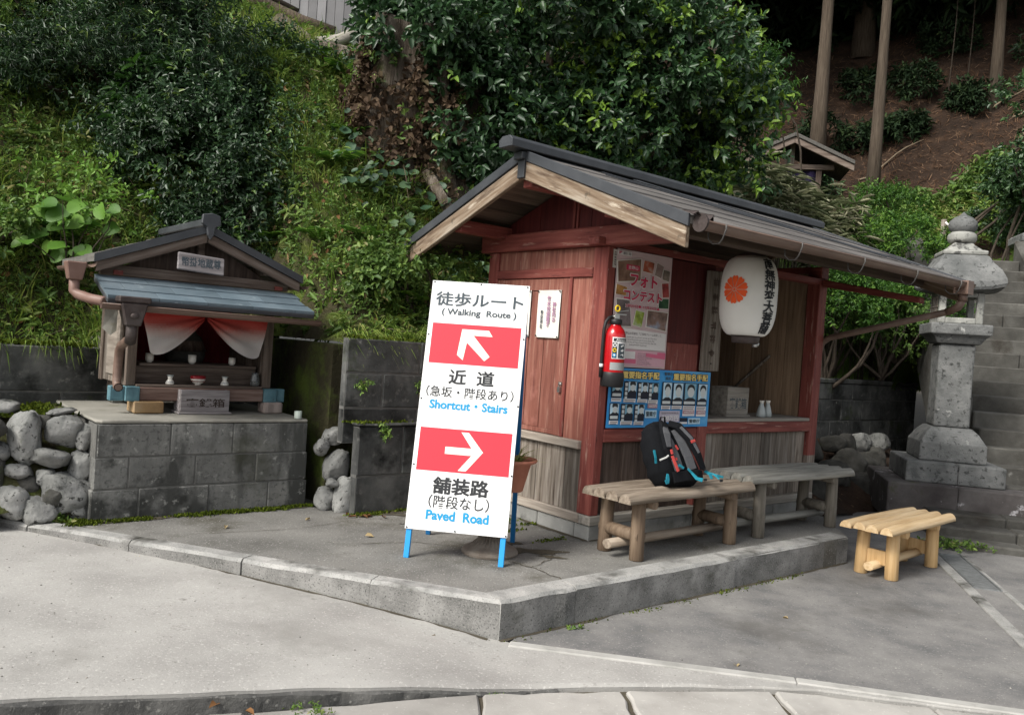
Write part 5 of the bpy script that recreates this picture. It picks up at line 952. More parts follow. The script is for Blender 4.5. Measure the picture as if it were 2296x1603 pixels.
b = MB(); b.grid(lambda u, v: (AX-HW-.012+.032*math.cos(math.pi*(1+v)), -.12+1.0*u, .995+.032*math.sin(math.pi*(1+v))), 6, 8); b.build('side_gutter', m_gut, sh)
b = MB(); b.grid(lambda u, v: (AX+HW+.025+.03*math.cos(math.pi*(1+v)), -.12+1.0*u, .985+.03*math.sin(math.pi*(1+v))), 6, 8); b.build('side_gutter', m_gut, sh)
b = MB(); b.hexa([(-.935, -.20, .87), (-.855, -.20, .87), (-.855, -.12, .87), (-.935, -.12, .87), (-.955, -.22, .985), (-.835, -.22, .985), (-.835, -.10, .985), (-.955, -.10, .985)], .5); b.tube([(-.895, -.16, .87), (-.895, -.165, .80), (-.87, -.19, .775), (-.82, -.28, .755), (-.76, -.40, .742)], .032, 12); b.build('hopper_pipe', m_terra if False else M('pinkish_pipe', [(.15, .085, .065), (.22, .14, .115)], 5, 4, rough=.5, bump=.1, tone=.05), sh, bevel=.006)
# stone figure in the dark behind the curtain
t = thing('stone_figure', 'dark rounded stone figure half hidden behind the shrine curtain', 'statue', S(-1.93, 2.58, .98), TH)
b = MB(); b.lathe([(0, 0), (.13, 0), (.15, .05), (.14, .13), (.11, .2), (.07, .23), (.075, .26), (.085, .31), (.06, .37), (0, .39)], 18, sy=.7); b.build('body', m_rockd, t)
b = MB(); b.lathe([(.12, .16), (.155, .09), (.158, .085), (.125, .165)], 18, sy=.72); b.build('bib', m_brownw, t)
def cup(name, lab, cat, x, y, z, prof, mat, group=None, extra=None):
    t = thing(name, lab, cat, S(x, y, z), TH, group); b = MB(); b.lathe(prof, 22); b.build('body', mat, t)
    for nm, pf, mt in extra or []: b = MB(); b.lathe(pf, 22); b.build(nm, mt, t)
TC = [(0, 0), (.017, 0), (.018, .006), (.027, .014), (.029, .03), (.0285, .066), (.026, .066), (.026, .02), (0, .012)]
for i, (x, lab) in enumerate(((-2.27, 'left of the white tea cups on the upper shrine shelf'), (-1.97, 'white tea cup in the middle of the upper shrine shelf'), (-1.672, 'right of the white tea cups on the upper shrine shelf'))):
    k = 1 if i < 2 else .88; cup('tea_cup', lab, 'cup', x, 2.28, .981, [(r_*k, z*k) for r_, z in TC], m_porc, 'tea cups on the shrine shelf')
for x, lab in ((-2.165, 'small white sake flask left of the red striped bowl'), (-1.775, 'small white sake flask right of the red striped bowl')):
    cup('sake_flask', lab, 'flask', x, 2.12, .838, [(0, 0), (.025, 0), (.03, .006), (.026, .022), (.016, .034), (.0135, .042), (.0185, .052), (.015, .058)], m_porc, 'sake flasks on the shrine shelf', [('lip', [(.015, .0575), (.024, .064), (.0245, .067), (.012, .066), (0, .06)], m_celad), ('blue_dots', [(.0275, .018), (.0282, .0195), (.0272, .021)], m_bdot)])
cup('offering_bowl', 'white bowl with maroon stripes between the two sake flasks', 'bowl', -1.97, 2.12, .838, [(0, 0), (.02, 0), (.02, .008), (.036, .018), (.048, .034), (.052, .046)], m_porc, None, [('rim_band', [(.0525, .0455), (.0535, .056), (.052, .066), (.049, .066), (.049, .046)], m_band), ('lower_band', [(.0445, .0265), (.0478, .0310), (.0485, .0315)], m_band)])
cup('glass_jar', 'smoky glass jar with white scribbles at the right end of the shrine shelf', 'jar', -1.545, 2.12, .838, [(0, 0), (.026, 0), (.034, .012), (.036, .04), (.028, .075), (.024, .085), (.028, .1), (.026, .1), (.022, .086), (.026, .075), (.033, .04), (0, .006)], m_glassy)
cup('ledge_cup', 'pale green cup standing alone at the right end of the mortar ledge', 'cup', -1.372, 1.70, .6385, [(0, 0), (.025, 0), (.027, .004), (.027, .056), (.024, .056), (.023, .01), (0, .008)], M('pale_green_glaze', [(.42, .48, .42), (.5, .55, .5)], 8, 3, rough=.35, bump=0))
# ================================================================== earth under the cobbles, cobbles
b = MB(); b.grid(lambda u, v: (*S(-5.0+2.28*u, 1.75+1.25*v).xy, -.05+.62*min(1, (v+.02)*2.6)**.8+.05*math.sin(9*u+4*v)+.03*math.sin(17*u-5*v)+.05*v), 24, 14); b.build('earth_bank', m_hill, kind='structure')
b = MB(); b.bx(-1.16, -.9, 1.63, 3.05, -.05, 1.2, .5); b.bx(-1.28, -1.16, 2.2, 3.0, -.05, .55, .4); o = b.build('bank_side', m_hill, kind='structure', loc=S(0, 0, 0), rotz=TH)
b = MB(); b.grid(lambda u, v: (*S(2.75+4.0*u, .25+1.16*v).xy, -.17+.56*v**1.1+.04*math.sin(13*u+6*v)+.02*math.sin(29*u)), 30, 12); b.build('rubble_bank', m_forest, kind='structure')
_rk = random.Random(21)
def cobble(label, x, y, z, sx, sy, sz, mat, rx=0, group='river cobbles'):
    n1, n2 = 30, 20; vs = []; pls = [(Vector((_rk.gauss(0, 1), _rk.gauss(0, 1)-.4, _rk.gauss(0, 1))).normalized(), _rk.uniform(.74, .95)) for _ in range(5)]; ph = [_rk.uniform(0, 6.28) for _ in range(9)]; ex = _rk.uniform(.72, .95)
    for j in range(n2+1):
        a = -math.pi/2+math.pi*j/n2
        for i in range(n1):
            q = 2*math.pi*i/n1; d = Vector((math.copysign(abs(math.cos(a))**ex, math.cos(a))*math.copysign(abs(math.cos(q))**ex, math.cos(q)), math.copysign(abs(math.cos(a))**ex, 1)*math.copysign(abs(math.sin(q))**ex, math.sin(q)), math.copysign(abs(math.sin(a))**ex, math.sin(a))))
            f = 1+.10*math.sin(2.1*d.x+1.7*d.y+ph[0])+.08*math.sin(3.3*d.y-2.2*d.z+ph[1])+.07*math.sin(4.1*d.z+2.6*d.x+ph[2])+.03*math.sin(8*d.x+6*d.y+ph[3])+.025*math.sin(9*d.z-7*d.y+ph[4])
            d2 = d*f
            for pn, pc_ in pls:
                o_ = d2.dot(pn)-pc_
                if o_ > 0: d2 = d2-pn*o_*.8
            f2 = 1+.022*math.sin(15*d.x+11*d.y+ph[5])+.018*math.sin(19*d.z-13*d.x+ph[6])+.015*math.sin(27*d.y+23*d.z+ph[7]); vs.append((d2.x*sx*f2*1.08, d2.y*sy*f2*1.08, d2.z*sz*f2*1.08))
    b = MB(); b.add(vs, [(j*n1+i, j*n1+(i+1) % n1, (j+1)*n1+(i+1) % n1, (j+1)*n1+i) for j in range(n2) for i in range(n1)], _rk.uniform(.25, .85), True)
    o = b.build('cobblestone', mat, label=label, cat='stone', group=group); place(o, S(x, y, z), rot=(rx, _rk.uniform(-.15, .15), TH)); return o
G1 = 'cobbles left of the shrine base'
for lab, *a in [('tall pale pointed cobble left of the shrine base, highest of its pile', -3.06, 1.95, .50, .085, .10, .17), ('square pale cobble with a slanted groove, beside the corner of the shrine base', -2.865, 1.93, .545, .10, .10, .092), ('flat grey oval cobble under the square grooved cobble', -2.92, 1.88, .375, .115, .10, .058), ('brown mottled cobble touching the base edge below the corner', -2.755, 1.86, .32, .065, .08, .10), ('large white topped boulder low in the pile left of the base', -2.845, 1.83, .15, .14, .12, .145), ('round speckled cobble at the bottom by the kerb', -2.985, 1.78, .06, .085, .09, .085), ('dark low cobble at the left foot of the pile', -3.13, 1.85, .12, .10, .10, .09), ('small brown cobble wedged at the upper base corner', -2.745, 1.88, .50, .055, .07, .075), ('bluish flat stone on the mossy top of the pile', -3.17, 2.15, .66, .09, .10, .05), ('pale flat stone slab under the moss beside the ledge', -2.86, 2.02, .655, .08, .07, .022)]:
    cobble(lab, *a, m_rock, group=G1)
for lab, *a in [('fist sized pale cobble between the oval and the boulder', -2.955, 1.84, .27, .05, .05, .045), ('small dark cobble between the speckled cobble and the boulder', -2.93, 1.76, .15, .05, .05, .05), ('little grey cobble against the base near the ground', -2.77, 1.78, .05, .06, .06, .055), ('pale flat cobble on the left under the pointed one', -3.10, 1.88, .30, .075, .07, .05), ('rounded brown cobble left of the oval cobble', -3.05, 1.86, .22, .055, .06, .05), ('grey cobble at the left behind the low dark one', -3.22, 1.95, .40, .08, .08, .07), ('small stone perched between the pointed and square cobbles', -2.96, 1.97, .60, .045, .05, .04), ('mossy stone at the left end of the cobble pile', -3.27, 1.9, .56, .08, .08, .06)]:
    cobble(lab, *a, m_rock if 'pale' in lab or 'grey' in lab else m_rockd, group=G1)
cobble('big dark earth caked boulder at the left edge of the photo', -3.40, 1.95, .28, .22, .16, .33, m_rockd, group=G1)
G2 = 'cobbles right of the shrine base'
for lab, *a in [('pale cobble at the top right of the shrine base', -1.11, 1.62, .52, .085, .08, .065), ('round dark cobble in the gap right of the shrine base', -1.12, 1.52, .31, .095, .09, .10), ('blue grey egg shaped cobble at the lower right corner of the base', -1.20, 1.52, .075, .07, .075, .095), ('wide brownish cobble at the foot of the gap by the pillar', -1.085, 1.42, .10, .085, .07, .13), ('small pale chip of stone in the gap above the egg shaped cobble', -1.19, 1.45, .20, .045, .04, .03), ('small grey cobble tucked under the ledge on the right', -1.22, 1.60, .44, .045, .06, .06)]:
    cobble(lab, *a, m_rock, group=G2)
G3 = 'mossy rubble stones below the right wall'
k = 0
for lab, x, y, z, sx, sy, sz in [('pale capped stone in the rubble, nearest the hut post', 4.93, 1.05, .40, .13, .13, .10), ('rounded mossy stone, second in the top rubble row', 5.27, 1.08, .37, .14, .12, .12), ('white lichen stone in the top row of the rubble', 5.68, 1.12, .37, .13, .12, .13), ('speckled white stone beside the lantern base in the rubble', 6.15, 1.12, .37, .14, .12, .11), ('long slanted stone below the pale capped one', 4.92, .85, .20, .10, .2, .15), ('long slanted stone under the second rubble stone', 5.2, .85, .18, .11, .22, .13), ('slanted slab in the middle of the rubble', 5.45, .9, .16, .12, .2, .16), ('small grey rubble stone under the lichen stone', 5.75, .95, .17, .09, .12, .14), ('dark stone low in the rubble behind the grey bench', 4.45, .75, .12, .16, .18, .16), ('big dark stone at the foot of the rubble', 4.85, .6, -.02, .22, .18, .14), ('flat dark stone at the foot of the lantern steps', 5.5, .55, -.06, .25, .2, .13), ('mossy stone tucked against the wall end', 4.5, 1.1, .33, .16, .14, .13), ('dark stone behind the bench leg', 4.0, .7, .05, .2, .2, .17), ('low stone by the hut corner', 3.5, .75, .08, .22, .2, .16), ('squat stone below the slanted slab', 5.15, .62, .02, .16, .14, .12)]:
    cobble(lab, x, y, z, sx, sy, sz, m_rock if 'white' in lab else m_rockd, group=G3)
# ================================================================== STONE LANTERN, stairs (their own frame, turned 15 degrees)
LA = R(-15); LF = Matrix.Translation((4.47, 8.3, 0)) @ Matrix.Rotation(LA, 4, 'Z')
def LP(x, y, z=0): return LF @ Vector((x, y, z))
sl_ = thing('stone_lantern', 'tall grey granite lantern with square shaft and onion finial on stepped base', 'stone lantern', LP(0, 0, 0), LA)
def sq_(b, levels, n=1, tone=.5):   # square section profile (half width, z)
    m = len(levels); vs = [(sx*w, sy*w, z) for w, z in levels for sx, sy in ((-1, -1), (1, -1), (1, 1), (-1, 1))]
    b.add(vs, [(i*4+k, i*4+(k+1) % 4, (i+1)*4+(k+1) % 4, (i+1)*4+k) for i in range(m-1) for k in range(4)]+[(3, 2, 1, 0), tuple((m-1)*4+k for k in range(4))], tone); return b
b = MB(); b.bx(-.62, -.0, -.60, .66, -.15, .225, .4); b.bx(.004, .68, -.595, .66, -.15, .222, .6); b.build('lower_step', m_purp, sl_, bevel=.014, seg=2)
b = MB(); b.bx(-.435, .03, -.42, .46, .226, .43, .4); b.bx(.034, .45, -.415, .46, .226, .428, .6); b.build('upper_step', m_purp if 0 else m_lant, sl_, bevel=.014, seg=2)
b = sq_(MB(), [(.30, .431), (.305, .45), (.30, .615), (.29, .625), (.27, .66), (.235, .715), (.20, .75), (.19, .765)]); b.build('base', m_lant, sl_, bevel=.012, seg=2)
b = sq_(MB(), [(.166, .766), (.162, 1.2), (.167, 1.60)]); b.build('shaft', m_lant, sl_, bevel=.022, seg=3)
b = sq_(MB(), [(.185, 1.601), (.20, 1.61), (.235, 1.665), (.262, 1.69), (.275, 1.695), (.277, 1.795), (.268, 1.80)]); b.build('platform', m_lant, sl_, bevel=.01, seg=2)
fb = MB(); fw, ft, z0, z1 = .20, .062, 1.802, 2.115
for sx in (-1, 1):
    for sy in (-1, 1): fb.bx(min(sx*fw, sx*(fw-ft)), max(sx*fw, sx*(fw-ft)), min(sy*fw, sy*(fw-ft)), max(sy*fw, sy*(fw-ft)), z0, z1, .5)
for s_ in (-1, 1):
    fb.bx(-fw+ft, fw-ft, min(s_*fw, s_*(fw-.05)), max(s_*fw, s_*(fw-.05)), z0, z0+.06, .5); fb.bx(-fw+ft, fw-ft, min(s_*fw, s_*(fw-.05)), max(s_*fw, s_*(fw-.05)), z1-.045, z1, .5)
    fb.bx(min(s_*fw, s_*(fw-.05)), max(s_*fw, s_*(fw-.05)), -fw+ft, fw-ft, z0, z0+.06, .5); fb.bx(min(s_*fw, s_*(fw-.05)), max(s_*fw, s_*(fw-.05)), -fw+ft, fw-ft, z1-.045, z1, .5)
fb.build('fire_box', m_lantl, sl_, bevel=.008)
b = MB()
for k in range(4): b.bx(-.211, -.203, -.13+k*.075, -.115+k*.075, z0+.05, z1-.04, .5)
b.bx(-.215, -.204, -.15, .15, z0+.16, z0+.175, .5); b.build('lattice', m_greyw, sl_)
rv = []; nR = 28; lev = [(.335, 2.135, .04), (.348, 2.16, .05), (.343, 2.21, .045), (.305, 2.32, .02), (.245, 2.41, 0), (.21, 2.475, 0), (.19, 2.49, 0)]
b = MB(); lv2 = [(.21, 2.117, 0)]+lev; m_ = len(lv2)
for w_, z, cu in lv2:
    for k in range(nR):
        q = 2*math.pi*k/nR+math.pi/4; mx_ = max(abs(math.cos(q)), abs(math.sin(q))); dx_, dy_ = math.cos(q)/mx_, math.sin(q)/mx_; cr = (min(abs(dx_), abs(dy_)))**2.5
        rv.append((dx_*w_, dy_*w_, z+cu*cr))
b.add(rv, [(i*nR+k, i*nR+(k+1) % nR, (i+1)*nR+(k+1) % nR, (i+1)*nR+k) for i in range(m_-1) for k in range(nR)]+[tuple(range(nR-1, -1, -1)), tuple((m_-1)*nR+k for k in range(nR))], .5, False); b.build('roof', m_lant, sl_)
b = sq_(MB(), [(.20, 2.488), (.205, 2.53), (.16, 2.545), (.10, 2.60), (.085, 2.625)]); b.lathe([(.085, 2.625), (.125, 2.635), (.135, 2.67), (.132, 2.71), (.105, 2.735)], 24); b.build('finial_seat', m_lantl, sl_, bevel=.01)
b = MB(); b.lathe([(.10, 2.736), (.125, 2.76), (.135, 2.80), (.125, 2.845), (.085, 2.885), (.035, 2.91), (.012, 2.935), (0, 2.945)], 24); b.build('onion_finial', m_lant, sl_)
st_ = thing('stone_stairs', 'long dark stone stairway climbing the hill behind the stone lantern', 'stairs', LP(0, 0, 0), LA)
SX0, SX1 = .42, 1.62
for i in range(18):
    y = -.52+.245*i; z = .075+.168*i; b = MB(); w_ = random.uniform(-.004, .004)
    nb = [] if i % 3 else [SX0+.7]; xs = [SX0]+nb+[SX1]
    for xa, xb in zip(xs, xs[1:]): b.bx(xa+.002, xb-.002, y+random.uniform(-.004, .004), y+.30, z-.168-.05, z+random.uniform(-.003, .003))
    b.build('step', m_step, st_, bevel=.014)
for i, (y, z) in enumerate(((-1.42, -.13), (-1.16, -.05), (-.86, .02))):
    b = MB(); xs = [-.30, .35, 1.3, 2.3, 4.0]
    for xa, xb in zip(xs, xs[1:]): b.bx(xa+.003, xb-.003, y+random.uniform(-.008, .008), y+(.258 if i < 2 else .36), -.3, z+random.uniform(-.004, .004))
    b.build('step', m_step, st_, bevel=.016)
for x0, x1, y0 in ((SX0-.22, SX0-.004, .75), (SX1+.004, SX1+.27, -.3)):
    y1 = 4.0; zf = lambda y: .075+.168*(y+.52)/.245+.10; b = MB(); b.hexa([(x0, y0, -.2), (x1, y0, -.2), (x1, y1, zf(y1)-.8), (x0, y1, zf(y1)-.8), (x0, y0, zf(y0)), (x1, y0, zf(y0)), (x1, y1, zf(y1)), (x0, y1, zf(y1))], .7); b.build('stringer', m_step, st_, bevel=.02)
# far stone monument at the right edge
p = Vector((8.05, 12.2)); zt = 2.78
t = thing('stone_monument', 'weathered stone niche with dark opening at the right edge beside the stairs', 'monument', (p.x, p.y, zt), R(-15))
b = MB(); b.bx(-.42, -.31, -.25, .25, -1.0, .52, .6); b.bx(.31, .42, -.25, .25, -1.0, .52, .5); b.bx(-.309, .309, .15, .25, -1.0, .5, .3); b.build('jambs', m_lantl, t, bevel=.012)
b = MB(); b.prism([(-.62, -.36), (.62, -.36), (.62, .34), (-.62, .34)], .522, lambda x, y: .62+.05*(abs(x)/.6)**2); b.build('cap_stone', m_lant, t, bevel=.03)
# rope fence on the lawn
for i, (x, y) in enumerate(((8.55, 16.6), (9.72, 16.6))):
    z = float(hill(x, y)); t = thing('fence_post', ('left' if i == 0 else 'right')+' short grey post carrying the white rope on the lawn', 'post', (x, y, z), 0, 'rope fence posts')
    b = MB(); b.tube([(0, 0, -.2), (0, 0, .62)], .055, 8, .5); b.build('shaft', m_greyw, t)
za, zb = float(hill(8.55, 16.6))+.56, float(hill(9.72, 16.6))+.5
b = MB(); b.tube([(8.55+1.17*u, 16.55, za+(zb-za)*u-.34*4*u*(1-u)) for u in np.linspace(0, 1, 15)], .022, 6, .5); b.build('rope', m_lpap, label='white sagging rope between the two lawn posts', cat='rope')
# small shrine in the forest
SP = Vector((6.3, 19.6)); sz = 4.3
fs_ = thing('forest_shrine', 'dark little gabled shrine with purple curtain at the edge of the cedar forest', 'shrine', (SP.x, SP.y, sz), R(-12))
b = MB(); b.bx(-.75, .75, -.5, .7, -.6, .1, .5); b.build('stone_footing', m_step, fs_, bevel=.02)
for sx in (-1, 1):
    for sy in (-.4, .55):
        b = MB(); b.bx(sx*.62-.06, sx*.62+.06, sy-.06, sy+.06, .1, 1.5, .4); b.build('post', m_brownw, fs_)
b = MB(); b.bx(-.62, .62, .5, .53, .1, 1.6, .3); b.build('back_wall', m_brownw, fs_)
b = MB(); b.bx(-.95, .95, -.5, -.36, 1.5, 1.62, .5); b.bx(-.85, .85, -.33, .6, 1.62, 1.66, .3); b.build('lintel', m_shrx, fs_, bevel=.01)
m_purpc = M('purple_cloth', [(.006, .003, .018), (.010, .005, .03)], 4, 3, (6, 6, 1), .9, .1); b = MB(); b.grid(lambda u, v: (-.58+1.16*u, -.42+.03*math.sin(u*26), 1.48-(.42+.25*abs(2*u-1)**2)*v), 36, 3); b.build('curtain', m_purpc, fs_)
for s_ in (-1, 1):
    b = MB(); x0, x1 = sorted((0, s_*1.32)); f = lambda x, k: 2.22-.62*abs(x)/1.32+k
    b.hexa([(x0, -.9, f(x0, -.05)), (x1, -.9, f(x1, -.05)), (x1, 1.0, f(x1, -.05)), (x0, 1.0, f(x0, -.05)), (x0, -.9, f(x0, .04)), (x1, -.9, f(x1, .04)), (x1, 1.0, f(x1, .04)), (x0, 1.0, f(x0, .04))], .3); b.build('roof', m_shrsh, fs_, bevel=.01)
    b = MB(); b.hexa([(x0, -.86, f(x0, -.20)), (x1, -.86, f(x1, -.20)), (x1, -.8, f(x1, -.20)), (x0, -.8, f(x0, -.20)), (x0, -.86, f(x0, -.052)), (x1, -.86, f(x1, -.052)), (x1, -.8, f(x1, -.052)), (x0, -.8, f(x0, -.052))], .9); b.build('bargeboard', m_shrx, fs_, bevel=.01)
b = MB(); b.bx(-.05, .05, -.5, -.4, 1.625, 2.1, .6); b.build('king_post', m_greyw, fs_)
# grey clad building, old post and fallen trunks on top of the bank
zb_ = float(hill(-3.2, 12.6)); t = thing('clad_building', 'grey building clad in vertical metal sheets on top of the bank', 'building', (-3.1, 12.7, zb_-.25), R(8))
b = MB()
for k in range(26): x = -1.35+k*.135; b.bx(x, x+.128, .0 if k % 3 else .012, .1, .0, 3.2, random.random())
b.build('cladding', m_corr, t)
b = MB(); b.bx(-1.35, 2.15, .101, 2.5, .0, 3.2, .4); b.build('wall', m_corr, t); b = MB(); b.bx(-1.6, 2.4, -.4, 2.7, 3.21, 3.3, .3); b.build('roof', m_slate, t)
x, y = -4.05, 10.9; t = thing('old_post', 'pale weathered wooden post standing on the bank by the grey building', 'post', (x, y, float(hill(x, y))), 0); b = MB(); b.tube([(0, 0, -.3), (.01, 0, .5), (.02, 0, 1.5)], [.085, .08, .075], 10, .8); b.build('shaft', m_palet, t)
for lab, pts, r0, mt in [('bare grey trunk lying across the bank top behind the post', [(-4.6, 11.35, .55), (-3.9, 11.3, .38), (-3.2, 11.25, .22), (-2.75, 11.3, .20)], .10, m_bark), ('thin fallen branch above the grey trunk', [(-5.1, 11.5, .9), (-4.5, 11.4, .72), (-3.9, 11.35, .52), (-3.3, 11.4, .35)], .05, m_twig), ('white barked root hump at the top of the ivy cliff', [(-2.95, 10.3, -.1), (-2.65, 10.2, .12), (-2.4, 10.15, .34), (-2.15, 10.1, .55), (-1.9, 10.2, .70)], .105, m_palet), ('mossy fallen log along the bank below the white root', [(-3.05, 9.75, .05), (-2.6, 9.65, .10), (-2.1, 9.6, .22), (-1.7, 9.6, .35)], .13, m_stump)]:
    b = MB(); P = [(px, py, float(hill(px, py))+pz) for px, py, pz in pts]; b.tube(P, [r0*(1-.1*i) for i in range(len(P))], 10, .5); b.build('fallen_log', mt, label=lab, cat='log', group='fallen wood on the bank')
# ================================================================== VEGETATION
def arr(*a): return np.array(a, float)
def rnd(n): return unit(RNG.normal(size=(n, 3)))
def sprigs(P, D, Ln, nl, L, W, young=0.0, upb=.4, spread=.9, tone=(0, .78), droop=.15, fold=.25, jl=.4):
    """twigs at P along D carrying nl leaves each -> leaf arrays and tones; a share 'young' of the twigs has pale new leaves at the tip"""
    m = len(P); D = unit(D); k = np.tile(np.arange(nl), m); i = np.repeat(np.arange(m), nl); n = m*nl
    side = rnd(m); side = unit(np.cross(D, side)); s2 = np.cross(D, side)
    ang = k*2.4+np.repeat(RNG.uniform(0, 6.28, m), nl); rad = np.cos(ang)[:, None]*side[i]+np.sin(ang)[:, None]*s2[i]
    f = (k+.6)/nl; B = P[i]+D[i]*(Ln[i]*f)[:, None]
    U = unit(D[i]*(.35+.5*f)[:, None]+rad*spread*(1.1-.4*f)[:, None]+RNG.normal(size=(n, 3))*.2+arr(0, 0, -.12))
    Nn = unit(D[i]*.5+arr(0, 0, upb)+RNG.normal(size=(n, 3))*.35)
    LL = L*RNG.uniform(1-jl, 1+jl, n)*(.75+.35*np.sin(f*3.1)); WW = LL*W*RNG.uniform(.85, 1.15, n)
    V, Q = leaf_arrays(B, U, Nn, LL, WW, fold, droop)
    T = np.clip(RNG.uniform(tone[0], tone[1], n)*.7+np.repeat(RNG.uniform(tone[0], tone[1], m), nl)*.3, 0, 1)
    if young: yg = np.repeat(RNG.random(m) < young, nl) & (f > .45); T = np.where(yg, RNG.uniform(.84, 1, n), T)
    return V, Q, np.repeat(T, 2)
def merge(parts):
    Vs, Qs, Ts = [], [], []; o = 0
    for V, Q, T in parts: Vs.append(V); Qs.append(Q+o); Ts.append(T); o += len(V)
    return np.concatenate(Vs), np.concatenate(Qs), np.concatenate(Ts)
def foliage(name, parts, mat, parent=None, origin=None, **k):
    V, Q, T = merge(parts)
    if origin is not None: V = V-np.array(origin)
    return tag(link(name, fast_mesh(name, V, Q, T), mat, parent), **k)
def crown_points(c, r, n, nclump, cr, hollow=.55, low=-.8):
    """points on the outside of many clumps spread over an ellipsoid: uneven outline with gaps"""
    c, r = np.array(c, float), np.array(r, float); u = rnd(nclump*3); u = u[u[:, 2] > low][:nclump]
    cc = c+u*r*RNG.uniform(hollow, 1.0, (len(u), 1)); rc = cr*RNG.uniform(.45, 1.6, len(u)); j = RNG.integers(0, len(u), n)
    d = unit(rnd(n)+u[j]*.7); P = cc[j]+d*(rc[j]*RNG.uniform(.4, 1.12, n)**1.0)[:, None]*np.array([1, 1, .85]); return P, d, u[j]
def limbs(parent, name, pts_list, mat):
    b = MB()
    for pts, r0, r1 in pts_list: b.tube(pts, list(np.linspace(r0, r1, len(pts))), 8, .5)
    return b.build(name, mat, parent)
def branch_set(base, tips, r0, bend=.25, m=6):
    o = []
    for tpt in tips:
        p0, p1 = Vector(base), Vector(tpt); sd = Vector((random.uniform(-1, 1), random.uniform(-1, 1), random.uniform(-.3, .6)))*bend*(p1-p0).length
        o.append(([p0.lerp(p1, t_)+sd*math.sin(math.pi*t_)*.6+Vector((random.uniform(-.02, .02), random.uniform(-.02, .02), 0)) for t_ in np.linspace(0, 1, m)], r0*random.uniform(.7, 1), r0*.2))
    return o
# ---- ground cover on the left bank: grass blades and small herbs
def on_hill(n, x0, x1, y0, y1, cond=None):
    X = RNG.uniform(x0, x1, n*8); Y = RNG.uniform(y0, y1, n*8); k = hill_ok(X, Y) > .02; e = .06     # even over the slope's own surface
    gx, gy = (hill(X+e, Y)-hill(X-e, Y))/(2*e), (hill(X, Y+e)-hill(X, Y-e))/(2*e); k &= RNG.random(n*8) < np.sqrt(1+gx*gx+gy*gy)/3.2
    if cond is not None: k &= cond(X, Y)
    X, Y = X[k][:n], Y[k][:n]; return np.stack([X, Y, hill(X, Y)], -1)
def hill_n(P, e=.08):
    dx = (hill(P[:, 0]+e, P[:, 1])-hill(P[:, 0]-e, P[:, 1]))/(2*e); dy = (hill(P[:, 0], P[:, 1]+e)-hill(P[:, 0], P[:, 1]-e))/(2*e); return unit(np.stack([-dx, -dy, np.ones(len(P))], -1))
def patchy(X, Y, s, ph): return .5+.5*np.sin(X*s+ph)*np.sin(Y*s*1.13+ph*2.1+1.7*np.sin(X*s*.6))
left = lambda X, Y: (toS(X, Y)[0] < 4.6) & (toS(X, Y)[1] < 8.2)
def grass(P, lmin, lmax, w, tone, bend=.8):
    n = len(P); N_ = hill_n(P); an = RNG.uniform(0, 6.28, n); sd = np.stack([np.cos(an), np.sin(an), np.zeros(n)], -1); out_ = unit(N_*np.array([1, 1, .3])+sd*.8)
    U_ = unit(arr(0, 0, 1.0)+N_*.6+sd*.45+RNG.normal(size=(n, 3))*.15)
    V, Q = blade_arrays(P-N_*.02, U_, out_, RNG.uniform(lmin, lmax, n), w*RNG.uniform(.7, 1.4, n), RNG.uniform(.2, bend, n)); return V, Q, np.repeat(tone, 2)
P = on_hill(85000, -7.5, 3.5, 5.6, 13.5, left); q = patchy(P[:, 0], P[:, 1], 1.9, .7); keep = RNG.random(len(P)) < .5+.5*q; P = P[keep]; q = q[keep]
q = q; g1 = grass(P, .05, .19, .0065, np.clip(.25+.45*q+RNG.uniform(-.3, .35, len(P)), 0, 1))
P = on_hill(7000, -7.5, 3.5, 5.6, 13, left); C_ = P[RNG.integers(0, len(P), 150)]; P = C_[RNG.integers(0, 150, 4200)]+RNG.normal(size=(4200, 3))*arr(.05, .05, 0); P = P[hill_ok(P[:, 0], P[:, 1]) > .02]; P[:, 2] = hill(P[:, 0], P[:, 1])
g2 = grass(P, .15, .38, .009, RNG.uniform(.2, .95, len(P)), 1.0)
C_ = on_hill(260, -7, 3, 5.6, 12.5, left); i_ = np.repeat(np.arange(len(C_)), 26); P = C_[i_]+RNG.normal(size=(len(i_), 3))*arr(.03, .03, 0); an = RNG.uniform(0, 6.28, len(i_)); out_ = np.stack([np.cos(an), np.sin(an)*.8-.3, np.zeros(len(i_))], -1)
V, Q = blade_arrays(P, out_*.6+arr(0, 0, .9)+RNG.normal(size=P.shape)*.12, out_+arr(0, 0, -.2), RNG.uniform(.14, .34, len(i_)), RNG.uniform(.004, .009, len(i_)), RNG.uniform(.6, 1.6, len(i_))); g3 = (V, Q, np.repeat(np.clip(np.repeat(RNG.uniform(.15, .8, len(C_)), 26)+RNG.uniform(-.15, .2, len(i_)), 0, 1), 2))
foliage('bank_grass', [g1, g2, g3], l_grass, kind='stuff', label='grass and tufts covering the steep bank', cat='grass')
P = on_hill(42000, -7.5, 3.5, 5.6, 13.5, left); q = patchy(P[:, 0], P[:, 1], 1.3, 2.9); k = RNG.random(len(P)) < .45+.55*q; P = P[k]; N_ = hill_n(P)
h1 = sprigs(P, N_+arr(0, -.1, .5)+RNG.normal(size=P.shape)*.3, RNG.uniform(.03, .12, len(P)), 5, .038, .48, .12, tone=(.1, .9))
P = on_hill(2200, -7.5, 3, 5.6, 12, left); N_ = hill_n(P); h2 = sprigs(P, N_+arr(0, -.2, .6)+RNG.normal(size=P.shape)*.3, RNG.uniform(.08, .2, len(P)), 7, .075, .34, .2, tone=(.2, .9), droop=.35)
foliage('bank_herbs', [h1, h2], l_herb, kind='stuff', label='small leafy weeds covering the steep bank', cat='ground cover')
